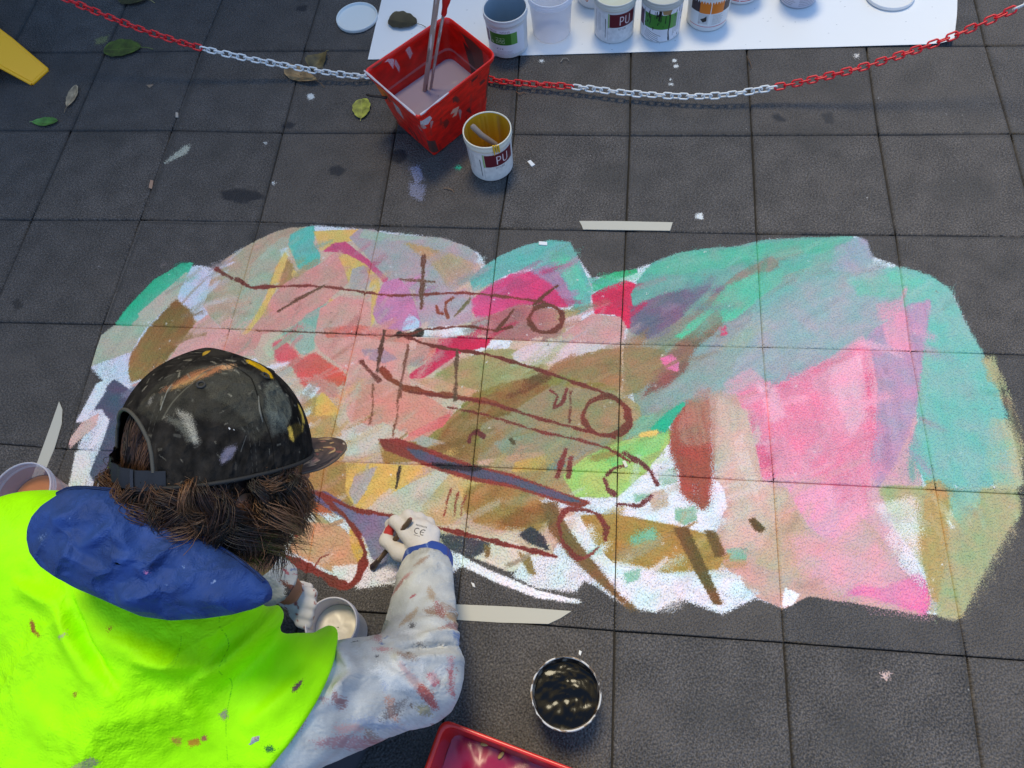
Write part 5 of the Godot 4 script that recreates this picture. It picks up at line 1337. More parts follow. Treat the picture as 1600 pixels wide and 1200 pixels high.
func build_bucket() -> void:
	var H := 0.2
	var q := [Vector2(0.6222, 0.3099), Vector2(0.8212, 0.096), Vector2(0.9798, 0.2534), Vector2(0.7936, 0.478)]
	var rad := [0.018, 0.03, 0.03, 0.012]
	var o := thing("bucket", "square red plastic bucket of milky water, smeared with old paint", "bucket")
	var tex := canvas(1024, 512, 5.12, Vector2.ZERO, "d41808")
	tex.speckle(0.0003, 0.0012)
	# around the wall: 0 to 50 back left, to 100 back right, to 150 front right, to 200 front left
	for k in 150:
		var x := rng.randf_range(0, 200)
		var y := rng.randf_range(0, 100)
		tex.line([x, y, x + rng.randf_range(-1, 1), y + rng.randf_range(3, 26)], rng.randf_range(0.3, 2.0), ["8c120c", "a4322a", "d8604a", "6e2018"][k % 4], {"d": 1.4, "o": 0.5, "soft": 1})
	tex.poly([128, 40, 133, 36, 136, 42, 132, 46, 135, 52, 131, 54], "d8a088", {"d": 0.6, "soft": 1})
	tex.poly([150, 12, 157, 10, 158, 20, 153, 26, 149, 20], "b9b4b8", {"d": 0.6, "soft": 1})
	tex.poly([152, 70, 158, 60, 160, 90, 152, 98], "4a3a34", {"d": 1.8, "s": 0.6, "soft": 1})
	tex.poly([100, 20, 104, 22, 104, 70, 100, 66], "5a2a22", {"d": 1.4, "s": 0.8, "a": 90})
	tex.poly([112, 6, 118, 7, 117, 12, 113, 11], "4a1a18", {"d": 1.6, "soft": 1})
	for k in 16:
		var x := rng.randf_range(100, 200)
		var y := rng.randf_range(4, 80)
		tex.poly([x, y, x + rng.randf_range(1, 4), y + 1, x + rng.randf_range(0, 3), y + rng.randf_range(6, 24), x - 1.5, y + rng.randf_range(4, 16)], ["4a2a24", "6a2a20", "3c2c28", "a8a0a0"][k % 4], {"d": 2.0, "soft": 1, "o": 0.85})
	tex.poly([180, 30, 186, 24, 188, 50, 182, 60], "a8a4a6", {"d": 1.4, "s": 0.8, "a": 90})
	var red := tmat(tex.texture(), 0.32)
	red.metallic_specular = 0.55
	var rim_red := mat("d81c0c", 0.3)
	var mb := Mb.new()
	loft_box(mb, q, rad, [[0.02, 0.0, 0.001], [0.70, -0.004, 0.001], [0.735, 0.0, 0.006]], 0.97, 1.0)
	loft_box(mb, q, rad, [[0.735, 0.0, 0.006], [0.84, 0.0, 0.1], [0.945, 0.0, H - 0.012]], 1.0, 0.0)
	put("outer_wall", mb.mesh(), red, o)
	mb = Mb.new()
	loft_box(mb, q, rad, [[0.945, 0.0, H - 0.0122], [0.99, 0.0, H - 0.013], [1.0, 0.0, H - 0.008], [1.0, 0.0, H - 0.003], [0.99, 0.0, H], [0.972, 0.0, H], [0.962, 0.0, H - 0.003]])
	put("rim", mb.mesh(), rim_red, o)
	var ti := canvas(1024, 512, 5.12, Vector2.ZERO, "c01208")
	ti.speckle(0.0003, 0.0010)
	ti.poly([14, 24, 17, 18, 18, 28, 20, 36, 17, 44, 16, 34], "c9b6b8", {"d": 2.0, "soft": 1})
	ti.poly([19, 40, 21, 36, 22, 46, 20, 52], "b8a2a6", {"d": 2.0, "soft": 1})
	ti.poly([29, 34, 32, 30, 33, 42, 30, 46], "b89a9c", {"d": 2.0, "soft": 1})
	ti.poly([70, 26, 82, 20, 92, 34, 96, 60, 88, 62, 80, 44], "4c2a22", {"d": 1.3, "s": 0.7})
	ti.poly([74, 40, 82, 44, 90, 70, 84, 76], "2c1c1a", {"d": 1.4, "s": 0.7})
	ti.poly([6, 6, 14, 4, 12, 16, 7, 16], "5a3020", {"d": 1.2})
	ti.poly([118, 4, 140, 3, 141, 9, 120, 9], "cfc6c6", {"d": 1.9, "s": 0.6, "soft": 1})
	ti.line([0, 62, 50, 60, 100, 62, 150, 60, 200, 62], 3.0, "b08084", {"d": 1.2, "o": 0.7})
	mb = Mb.new()
	loft_box(mb, q, rad, [[0.962, 0.0, H - 0.003], [0.93, -0.002, H - 0.014], [0.84, -0.003, 0.1], [0.735, -0.003, 0.008]])
	loft_box(mb, q, rad, [[0.735, -0.003, 0.008], [0.02, 0.0, 0.005]], 0.98, 1.0)
	put("inner_wall", mb.mesh(), tmat(ti.texture(), 0.3), o)
	mb = Mb.new()
	loft_box(mb, q, rad, [[0.826, -0.003, 0.088], [0.4, 0.0, 0.0875], [0.01, 0.0, 0.0875]])
	var water := mat("988890", 0.06)
	put("water", mb.mesh(), water, o)
	# dried white paint on the pouring corner and on the front rim
	mb = Mb.new()
	var f: Vector2 = q[3]
	var l: Vector2 = q[0]
	var rr: Vector2 = q[2]
	var pts := []
	for k in 14:
		var t := k / 13.0
		var p: Vector2 = l.lerp(f, t * 0.97) * 0.9815 + (q[1] + q[2] + f + l) * 0.25 * 0.0185
		pts.append(Vector3(p.x, H - 0.0015 + rng.randf_range(-0.0006, 0.0006), p.y))
	tube(mb, pts, [0.0025, 0.0036, 0.0034, 0.003, 0.0026, 0.0024, 0.0028, 0.003, 0.0032, 0.0026, 0.0034, 0.0038, 0.0036, 0.002], 6)
	pts = []
	for k in 10:
		var p: Vector2 = f.lerp(rr, 0.03 + k * 0.045) * 0.981 + (q[1] + q[2] + f + l) * 0.25 * 0.019
		pts.append(Vector3(p.x, H - 0.0012 + rng.randf_range(-0.0008, 0.0004), p.y))
	tube(mb, pts, [0.003, 0.0036, 0.002, 0.0016, 0.002, 0.0033, 0.003, 0.0026, 0.0016, 0.001], 6)
	put("dried_paint", mb.mesh(), mat("bdb4b8", 0.7), o)
	# the stub of its wire handle
	mb = Mb.new()
	tube(mb, [Vector3(0.6887, 0.165, 0.3728), Vector3(0.6674, 0.166, 0.3692), Vector3(0.6447, 0.163, 0.3637), Vector3(0.6281, 0.155, 0.3506)], [0.004, 0.0034, 0.003, 0.0032], 8)
	put("handle_lug", mb.mesh(), mat("2a2220", 0.6, 0.3), o)
	# brushes standing in it
	mb = Mb.new()
	tube(mb, [Vector3(0.7589, 0.07, 0.266), Vector3(0.764, 0.09, 0.2627), Vector3(0.8003, 0.215, 0.2571), Vector3(0.8543, 0.4, 0.2721)], [0.0062, 0.0066, 0.0072, 0.0076], 10)
	var s := put("brush_handle", mb.mesh(), grimy("a08c80", 3), self)
	tag(s, "long pale wooden stick, thicker of the two standing in the red bucket", "stick")
	var br := thing("paint_brush", "thin brush with flared red grip standing in the red bucket behind the stick", "paint brush")
	mb = Mb.new()
	tube(mb, [Vector3(0.7742, 0.07, 0.2562), Vector3(0.7798, 0.09, 0.2579), Vector3(0.8179, 0.215, 0.2333), Vector3(0.846, 0.3, 0.2224)], [0.0036, 0.0038, 0.004, 0.004], 8)
	put("handle", mb.mesh(), grimy("9c8a82", 5), br)
	mb = Mb.new()
	tube(mb, [Vector3(0.8457, 0.298, 0.2222), Vector3(0.8484, 0.304, 0.2227), Vector3(0.8528, 0.32, 0.2241), Vector3(0.8589, 0.338, 0.2237), Vector3(0.8652, 0.36, 0.2196), Vector3(0.8749, 0.4, 0.2077)], [0.0066, 0.0074, 0.007, 0.0105, 0.0135, 0.012], 12)
	put("grip", mb.mesh(), mat("c42220", 0.35), br)

func grimy(base: String, seed: int) -> StandardMaterial3D:
	var c := canvas(128, 256, 1.28, Vector2.ZERO, base)
	rng.seed = seed
	for k in 26:
		var p := Vector2(rng.randf_range(0, 100), rng.randf_range(0, 200))
		c.line([p.x, p.y, p.x + rng.randf_range(-10, 10), p.y + rng.randf_range(4, 20)], rng.randf_range(4, 14), ["d8d0cc", "6e5c52", "8c4a44", "b7a69c"][k % 4], {"d": 1.4, "o": 0.8})
	return tmat(c.texture(), 0.75)


# ------------------------------------------------------------------ chain
func build_chain() -> void:
	var mb := Mb.new()
	var pts := []
	for k in 20:
		var g := TAU * k / 20.0
		pts.append(Vector3(cos(g) * 0.0066 + signf(cos(g)) * 0.0072, 0, sin(g) * 0.0083))
	pts.append(pts[0])
	tube(mb, pts, 0.0026, 6, false)
	var link := mb.mesh()
	var red := mat("d4161e", 0.38)
	var white := mat("d8d8d6", 0.42)
	var o := thing("plastic_chain", "red and white plastic barrier chain sagging across the pavement behind the bucket", "chain")
	var curve := Curve3D.new()
	for p in [Vector3(-0.4232, 0.3, 0.041), Vector3(-0.3043, 0.235, 0.0525), Vector3(-0.1189, 0.16, 0.0833), Vector3(0.0736, 0.1, 0.1055), Vector3(0.3177, 0.045, 0.1168), Vector3(0.5506, 0.02, 0.1328), Vector3(0.6211, 0.012, 0.0952), Vector3(0.6875, 0.01, 0.0123), Vector3(0.8173, 0.01, 0.0245), Vector3(0.8955, 0.012, 0.1179), Vector3(0.9483, 0.016, 0.1484), Vector3(1.1776, 0.022, 0.1811), Vector3(1.3626, 0.024, 0.2109), Vector3(1.5557, 0.03, 0.2248), Vector3(1.7279, 0.05, 0.2127), Vector3(1.9289, 0.1, 0.1995), Vector3(2.1305, 0.17, 0.1721), Vector3(2.2744, 0.235, 0.1432), Vector3(2.3748, 0.3, 0.1342)]:
		curve.add_point(p)
	for k in curve.point_count:
		var a := curve.get_point_position(maxi(k - 1, 0))
		var b := curve.get_point_position(mini(k + 1, curve.point_count - 1))
		var here := curve.get_point_position(k)
		var d := (b - a).normalized()
		curve.set_point_in(k, -d * here.distance_to(a) * 0.3)
		curve.set_point_out(k, d * here.distance_to(b) * 0.3)
	var pitch := 0.0214
	var n := int(curve.get_baked_length() / pitch)
	var marks := [Vector3(0.0736, 0.1, 0.1055), Vector3(0.6723, 0.01, 0.0449), Vector3(1.1776, 0.022, 0.1811), Vector3(1.7279, 0.05, 0.2127), Vector3(2.271, 0.235, 0.1454)]
	var at := []
	for m in marks:
		at.append(curve.get_closest_offset(m))
	for k in n:
		var s := (k + 0.5) * pitch
		var p := curve.sample_baked(s, true)
		var d := (curve.sample_baked(minf(s + 0.005, curve.get_baked_length()), true) - curve.sample_baked(maxf(s - 0.005, 0.0), true)).normalized()
		var up := Vector3.UP
		var z := d.cross(up).normalized()
		up = z.cross(d)
		var roll := (0.3 if k % 2 == 0 else 0.3 + PI / 2) + sin(k * 1.9) * 0.22 + (0.5 if s > at[3] else 0.0)
		var basis := Basis(d, up.rotated(d, roll), z.rotated(d, roll))
		var is_white: bool = (s > at[0] and s < at[1]) or (s > at[2] and s < at[3]) or s > at[4]
		put("link", link, white if is_white else red, o, Transform3D(basis, p))


# ------------------------------------------------------------------ leaves, tape, flakes
func leaf(o: Node3D, length: float, width: float, curl: float, twist: float, col: String, vein: String, stem: float, spots := 6, tip := 1.0) -> void:
	var c := canvas(128, 64, 1.28, Vector2.ZERO, col)
	c.speckle(0.001, 0.003)
	for k in 9:
		var x := 8.0 + k * 10.0
		c.line([x, 25, x + 9, 3], 0.8, vein, {"soft": 1, "o": 0.6})
		c.line([x, 25, x + 9, 47], 0.8, vein, {"soft": 1, "o": 0.6})
	c.line([0, 25, 100, 25], 1.6, vein, {"soft": 1})
	for k in spots:
		var p := Vector2(rng.randf_range(5, 95), rng.randf_range(4, 46))
		c.line([p.x, p.y, p.x + 1, p.y + 1], rng.randf_range(1.5, 6.0), "3a2c18", {"d": 1.2, "o": 0.6})
	var mb := Mb.new()
	for side in 2:
		var rows := []
		for r in 9:
			var w := r / 8.0 * 2.0 - 1.0
			var row := []
			for k in 19:
				var u := k / 18.0
				var half := width * 0.5 * pow(sin(PI * pow(clampf(u, 0.004, 0.996), 0.8)), 0.75 * tip) * (1.0 + 0.05 * sin(u * 23.0 + w))
				var bend := curl * length * (u - 0.5) * (u - 0.5) * 1.6
				row.append(Vector3((u - 0.5) * length, 0.003 + bend + absf(w) * half * 0.35 * (0.4 + absf(curl)) + twist * w * half * (u - 0.5) * 2.0 + maxf(0.0, -twist * w * half * 0.5) - side * 0.0006, w * half))
			rows.append(row)
		mb.grid(rows, false, side == 0, Vector2(0, 0), Vector2(1, 1))
	var m := tmat(c.texture(), 0.55)
	m.backlight_enabled = true
	m.backlight = Color(0.12, 0.12, 0.05)
	put("blade", mb.mesh(), m, o)
	mb = Mb.new()
	var e := length * 0.5
	tube(mb, [Vector3(e * 0.9, 0.003 + curl * length * 0.35, 0), Vector3(e + stem * 0.5, 0.004 + curl * length * 0.3, stem * 0.1), Vector3(e + stem, 0.003, stem * 0.25)], [0.0011, 0.0009, 0.0012], 5)
	put("stem", mb.mesh(), mat(vein, 0.7), o)

func lay_leaf(label: String, a: Vector2, b: Vector2, width: float, curl: float, twist: float, col: String, vein: String, stem: float, lift := 0.0006, spots := 6, tip := 1.0) -> void:   # a tip, b where the stalk starts
	var mid := (a + b) * 0.5
	var o := thing("fallen_leaf", label, "leaf", Vector3(mid.x, lift, mid.y), "leaves fallen on the pavement")
	o.rotation.y = -(b - a).angle()
	leaf(o, a.distance_to(b), width, curl, twist, col, vein, stem, spots, tip)

func build_litter() -> void:
	rng.seed = 12
	lay_leaf("large dark green leaf with yellowing edge, upper left on the slabs", Vector2(-0.3353, -0.0041), Vector2(-0.2119, -0.0144), 0.078, 0.06, 0.0, "3f5018", "6f7a3a", 0.04, 0.0006, 14, 0.8)
	lay_leaf("small fresh green leaf lying by a joint near the left edge", Vector2(-0.3828, 0.3023), Vector2(-0.4659, 0.3053), 0.037, 0.12, 0.15, "4b7a35", "7f9a5c", 0.01, 0.0006, 2)
	lay_leaf("narrow pale beige dry leaf on the left slabs", Vector2(-0.3747, 0.1531), Vector2(-0.3721, 0.2446), 0.034, 0.14, 0.1, "a08c70", "7c6850", 0.02, 0.0006, 1)
	lay_leaf("curled brown dry leaf lying in front of the white chain", Vector2(0.2905, 0.0933), Vector2(0.4018, 0.1421), 0.045, 0.22, 0.5, "8f7450", "6d5236", 0.03, 0.0006, 4, 0.7)
	lay_leaf("folded olive brown leaf under the white chain", Vector2(0.3703, 0.0856), Vector2(0.4009, 0.0144), 0.05, 0.1, 0.9, "5a4c2a", "83743e", 0.012, 0.0006, 8, 0.6)
	lay_leaf("round yellow-green leaf lying left of the red bucket", Vector2(0.5508, 0.2102), Vector2(0.562, 0.2861), 0.054, 0.08, 0.1, "8f9038", "b0a85a", 0.008, 0.0006, 2, 0.7)
	lay_leaf("dark withered leaf lying on the white sheet behind the bucket", Vector2(0.5819, -0.1252), Vector2(0.6733, -0.1036), 0.07, 0.05, 0.1, "2c2a1c", "57503a", 0.035, 0.006, 18, 0.6)
	lay_leaf("dark olive leaf at the top edge, pale stalk to the right", Vector2(-0.3651, -0.2582), Vector2(-0.2583, -0.2371), 0.075, 0.12, 0.2, "3b3a1c", "a8985c", 0.03, 0.0006, 8, 0.7)
	# masking tape
	var tape := mat("b9b3a4", 0.75)
	var strips := [["strip of cream masking tape above the mural's top edge", [Vector2(1.2114, 0.6407), Vector2(1.3031, 0.6387), Vector2(1.453, 0.6397), Vector2(1.4463, 0.6664), Vector2(1.3368, 0.6669), Vector2(1.2227, 0.6674), Vector2(1.2188, 0.6551)]],
		["strip of cream masking tape below the mural, cut slantwise beside the sleeve", [Vector2(0.9831, 1.6408), Vector2(1.1178, 1.6367), Vector2(1.2414, 1.637), Vector2(1.2199, 1.6527), Vector2(1.1957, 1.6659), Vector2(1.0941, 1.6706), Vector2(0.9868, 1.6718)]],
		["strip of cream masking tape with pointed end behind the pot of peach paint", [Vector2(-0.0461, 1.2219), Vector2(-0.0303, 1.242), Vector2(-0.0185, 1.2792), Vector2(-0.0138, 1.3425), Vector2(-0.0159, 1.3948), Vector2(-0.0188, 1.4863), Vector2(-0.0424, 1.4877), Vector2(-0.044, 1.3769), Vector2(-0.0448, 1.2856)]]]
	for s in strips:
		var mb := Mb.new()
		plate(mb, s[1], 0.0006, 0.0022, 0.0004)
		tag(put("masking_tape", mb.mesh(), tape, self), s[0], "tape", "strips of masking tape")
	# flakes and crumbs
	var flakes := [["small white oblong flake right of the yellow pot", "flake", "d8d8d8", [Vector2(1.0595, 0.4401), Vector2(1.068, 0.4354), Vector2(1.0816, 0.4512), Vector2(1.0732, 0.4581)]],
		["small white oblong flake on the teal edge of the mural", "flake", "dcdcdc", [Vector2(1.1099, 0.7089), Vector2(1.1317, 0.7104), Vector2(1.1324, 0.7205), Vector2(1.1106, 0.7191)]],
		["white crumb below the brush and beside the curved white stroke", "flake", "d4d0cc", [Vector2(1.0268, 1.5927), Vector2(1.0339, 1.5949), Vector2(1.0374, 1.6027), Vector2(1.0319, 1.6017)]],
		["white chip by the joint right of the black paint", "flake", "dcdcdc", [Vector2(1.2607, 1.7125), Vector2(1.2659, 1.7146), Vector2(1.2638, 1.7233), Vector2(1.2598, 1.7199)]],
		["cream crumb on the green field of the mural", "flake", "d0ccb8", [Vector2(1.3375, 1.3036), Vector2(1.3446, 1.3017), Vector2(1.3505, 1.315), Vector2(1.3449, 1.3184)]],
		["pale splinter by a joint near the left edge", "splinter", "a89c90", [Vector2(-0.0182, 0.2597), Vector2(-0.0093, 0.2623), Vector2(-0.0042, 0.2803), Vector2(-0.0123, 0.2804)]],
		["brownish splinter lying in the joint left of the mural's top", "splinter", "9c7c68", [Vector2(-0.0187, 0.5209), Vector2(-0.0102, 0.5231), Vector2(-0.0049, 0.5533), Vector2(-0.016, 0.5488)]],
		["tan leaf scrap on the slabs under the red chain", "scrap", "8a7460", [Vector2(-0.1467, 0.1483), Vector2(-0.1244, 0.1457), Vector2(-0.1329, 0.1592)]]]
	for f in flakes:
		var mb := Mb.new()
		plate(mb, f[3], 0.0006, 0.0035, 0.0008)
		tag(put("paint_flake" if f[1] == "flake" else "wood_splinter" if f[1] == "splinter" else "leaf_scrap", mb.mesh(), mat(f[2], 0.6), self), f[0], f[1])
	var twigs := [["thin pale twig on the slabs under the white chain's left end", [Vector3(0.4951, 0.004, 0.1229), Vector3(0.511, 0.006, 0.1199), Vector3(0.5294, 0.004, 0.1257), Vector3(0.5448, 0.004, 0.1231)], "8f8678"],
		["curled reddish twig on the slab below the red chain", [Vector3(1.0062, 0.003, 0.1781), Vector3(1.0187, 0.006, 0.1914), Vector3(1.029, 0.004, 0.1817), Vector3(1.0368, 0.003, 0.1858)], "7a5640"],
		["curled thin twig lying left of the yellow pot", [Vector3(0.8369, 0.003, 0.5381), Vector3(0.8501, 0.006, 0.5404), Vector3(0.863, 0.005, 0.546), Vector3(0.8671, 0.003, 0.5531)], "80644c"],
		["pale hooked twig at the front edge of the sheet", [Vector3(1.1299, 0.003, 0.0595), Vector3(1.1369, 0.006, 0.047), Vector3(1.1482, 0.005, 0.046), Vector3(1.1543, 0.003, 0.0544)], "8c8478"],
		["brown crooked twig stuck in the joint before the sheet", [Vector3(1.668, 0.003, 0.0404), Vector3(1.6749, 0.007, 0.0683), Vector3(1.6781, 0.005, 0.0839), Vector3(1.6745, 0.003, 0.0919)], "5c4838"]]
	for t in twigs:
		var mb := Mb.new()
		tube(mb, t[1], [0.0011, 0.0014, 0.0012, 0.0008], 5)
		tag(put("twig", mb.mesh(), mat(t[2], 0.8), self), t[0], "twig", "twigs on the pavement")


# ------------------------------------------------------------------ pots near the painter
func build_near_pots() -> void:
	var o := thing("paint_pot", "translucent pot half full of peach paint, at the left edge beside the painter", "paint pot", Vector3(0.0402, 0.125, 1.4897))
	o.position.y = 0.0004
	pot(o, 0.0685, 0.125, 0.82, clear_plastic("c9a2a0", 0.55), clear_plastic("d8d2d8", 0.6), clear_plastic("b8aab4", 0.35), 0.062, mat("b9764c", 0.3), 2)
	var mb := Mb.new()
	lathe(mb, [Vector2(0.0555, 0.004), Vector2(0.0606, 0.062)])
	put("paint_behind_wall", mb.mesh(), mat("b9765a", 0.4), o)
	o = thing("paint_pot", "white pot of cream paint held by the painter's left hand", "paint pot", Vector3(0.7778, 0.115, 1.7137))
	o.position.y = 0.0004
	pot(o, 0.0525, 0.115, 0.86, mat("cfc8c0", 0.45), mat("c4bec2", 0.42), mat("c6c0c2", 0.4), 0.066, mat("e0d4c6", 0.3), 2)
	# black paint
	o = thing("paint_pot", "pot of wet black paint with brown-stained rim, standing by the joint at the bottom", "paint pot", Vector3(1.2406, 0.115, 1.8034))
	o.position.y = 0.0004
	var bi := canvas(256, 128, 1.28, Vector2.ZERO, "3a2c22")
	for k in 40:
		var x := rng.randf_range(0, 200)
		bi.line([x, rng.randf_range(0, 20), x + rng.randf_range(-8, 8), rng.randf_range(20, 60)], rng.randf_range(3, 12), ["8a6844", "17120f", "b9a692", "2a1c14"][k % 4], {"d": 1.1, "o": 0.8})
	var black := mat("0b0908", 0.12)
	black.metallic_specular = 0.30
	var rimc := canvas(256, 64, 1.28, Vector2.ZERO, "c9c2ba")
	for k in 90:
		var x := rng.randf_range(0, 200)
		rimc.line([x, 10, x + rng.randf_range(2, 9), rng.randf_range(12, 48)], rng.randf_range(3, 9), ["5c4632", "2a201a", "8c7050"][k % 3], {"d": 1.2, "o": 0.9})
	pot(o, 0.0655, 0.115, 0.86, mat("c6bfb8", 0.45), tmat(rimc.texture(), 0.4), tmat(bi.texture(), 0.35), 0.0, null, 1)
	mb = Mb.new()
	var rows := []
	var nz := noise(14.0, 4, FastNoiseLite.TYPE_SIMPLEX_SMOOTH, 2)
	for k in 29:
		var q := 0.0605 * k / 28.0
		var row := []
		for j in 72:
			var g := TAU * j / 72.0
			var x := cos(g) * q
			var z := sin(g) * q
			var d := Vector2(x - 0.004, z - 0.002).length()
			row.append(Vector3(x, 0.082 + nz.get_noise_2d(x * 4.0 + d * 2.0, z * 4.0 - d * 3.0) * 0.0003 + nz.get_noise_2d(x * 1.6 + 3.0, z * 1.6) * 0.0012 * (1.0 - pow(k / 28.0, 6.0)), z))
		rows.append(row)
	mb.grid(rows, true, false)
	put("paint", mb.mesh(), black, o)
	# red tray with magenta paint
	o = thing("paint_tray", "red plastic paint tray with magenta paint, at the bottom edge", "paint tray")
	var q := [Vector2(1.0139, 1.8632), Vector2(1.3337, 1.9444), Vector2(1.2697, 2.1964), Vector2(0.9499, 2.1152)]
	var rad := [0.022, 0.022, 0.022, 0.022]
	mb = Mb.new()
	loft_box(mb, q, rad, [[0.02, 0.0, 0.001], [0.84, -0.003, 0.001], [0.86, 0.0, 0.006], [0.94, 0.0, 0.088]])
	put("outer_wall", mb.mesh(), mat("b81a10", 0.35), o)
	mb = Mb.new()
	loft_box(mb, q, rad, [[0.94, 0.0, 0.0878], [0.985, 0.0, 0.086], [1.0, 0.0, 0.09], [1.0, 0.0, 0.097], [0.99, 0.0, 0.1], [0.955, 0.0, 0.1], [0.94, 0.0, 0.097]])
	put("rim", mb.mesh(), mat("d02418", 0.3), o)
	var ti := canvas(512, 256, 2.56, Vector2.ZERO, "b01a10")
	for k in 30:
		var x := rng.randf_range(0, 200)
		ti.line([x, rng.randf_range(10, 30), x + rng.randf_range(-8, 8), rng.randf_range(40, 90)], rng.randf_range(3, 14), ["a0304a", "8c4a40", "8a2a4a", "a83040"][k % 4], {"d": 1.1, "o": 0.8, "s": 0.5})
	mb = Mb.new()
	loft_box(mb, q, rad, [[0.94, 0.0, 0.0972], [0.925, 0.0, 0.09], [0.86, -0.002, 0.012], [0.84, -0.004, 0.006], [0.02, 0.0, 0.006]])
	put("inner_wall", mb.mesh(), tmat(ti.texture(), 0.32), o)
	mb = Mb.new()
	rows = []
	var tm: Vector2 = (q[0] + q[1] + q[2] + q[3]) * 0.25
	var nw := noise(9.0, 14)
	for r in 21:
		var row := []
		for k in 41:
			var p: Vector2 = q[0].lerp(q[1], k / 40.0).lerp(q[3].lerp(q[2], k / 40.0), r / 20.0)
			p = tm + (p - tm) * 0.87
			row.append(Vector3(p.x, 0.036 + nw.get_noise_2d(p.x, p.y) * 0.012 + nw.get_noise_2d(p.x * 3.0, p.y * 3.0 + 9.0) * 0.003, p.y))
		rows.append(row)
	mb.grid(rows, false, true)
	var mag := mat("9c1038", 0.3)
	put("paint", mb.mesh(), mag, o)
	var k := 0
	for p in [Vector2(1.0909, 1.8998), Vector2(1.1241, 1.9156)]:
		k += 1
		mb = Mb.new()
		lathe(mb, [Vector2(0, -0.002), Vector2(0.003, -0.001), Vector2(0.0038, 0.0), Vector2(0.003, 0.0014), Vector2(0, 0.002)], 12)
		var sd := put("seed_husk", mb.mesh(), mat("b58f4c", 0.6), self, Transform3D(Basis(Vector3.UP, k * 0.9 + 0.7) * Basis.from_scale(Vector3(1.0, 1.0, 2.2)), Vector3(p.x, 0.042, p.y)))
		tag(sd, ["", "tan seed husk floating on the magenta paint, nearer the tray's top rim", "tan seed husk floating on the magenta paint, lower of the two"][k], "seed husk")


# ------------------------------------------------------------------ yellow sign: only one foot reaches the picture
func build_sign() -> void:
	var o := thing("floor_sign", "yellow plastic folding floor sign, one tapered foot showing at the top left", "floor sign")
	var yellow := mat("ffb40a", 0.4)
	var a := Vector3(-0.4999, 0.004, 0.0819)
	var b := Vector3(-0.5293, 0.004, 0.1432)
	var a2 := Vector3(-0.7654, 0.13, -0.0735)
	var b2 := Vector3(-0.7041, 0.13, 0.1186)
	var w := (a - b).normalized()
	var mid := (a + b) * 0.5
	var up := ((a2 + b2) * 0.5 - mid).normalized()
	var nn := w.cross(up).normalized()
	up = nn.cross(w).normalized()
	var f := a.distance_to(b) * 0.5
	for panel in 2:
		# outline in the panel's plane: two feet, a body between them
		var out := [Vector2(-f, 0), Vector2(f, 0), Vector2(f + 0.012, 0.14), Vector2(f + 0.02, 0.52), Vector2(f - 0.28, 0.52), Vector2(f - 0.30, 0.14), Vector2(f - 0.31, 0.0), Vector2(f - 0.31 + 2.0 * f, 0.0), Vector2(f - 0.27 + 2.0 * f, 0.13), Vector2(-f - 0.02, 0.13)]
		var tris := Geometry2D.triangulate_polygon(PackedVector2Array(out))
		var top := mid + up * 0.52
		var lean := Vector3(-up.x, up.y, -up.z) if panel == 1 else up
		var norm := w.cross(lean).normalized()
		var base := mid if panel == 0 else top - lean * 0.52 - Vector3(up.x, 0, up.z).normalized() * 0.012
		var mb := Mb.new()
		for side in 2:
			var first := mb.v.size()
			var n2 := norm * (1.0 if side == 0 else -1.0)
			for q in out:
				mb.add(base + w * q.x + lean * q.y + n2 * 0.004, n2)
			for k in range(0, tris.size(), 3):
				mb.tri(first + tris[k], first + tris[k + 1], first + tris[k + 2])
		put("panel", mb.mesh(), yellow, o)
		mb = Mb.new()
		for k in out.size():
			var q0: Vector2 = out[k]
			var q1: Vector2 = out[(k + 1) % out.size()]
			tube(mb, [base + w * q0.x + lean * q0.y, base + w * q1.x + lean * q1.y], 0.0062, 8)
		put("edge_lip", mb.mesh(), yellow, o)


# ------------------------------------------------------------------ the painter
func bones_of(list: Array, k: float) -> Bones:
	var b := Bones.new()
	b.k = k
	for q in list:
		b.add(q[0], q[1], q[2], q[3])
	return b

func cloth_mesh(c: Cloth, cell: float, uv = null) -> ArrayMesh:
	var mb := Mb.new()
	nets(c.f, c.bones.lo(c.inflate + 0.03), c.bones.hi(c.inflate + 0.03), cell, mb, uv)
	return mb.mesh()

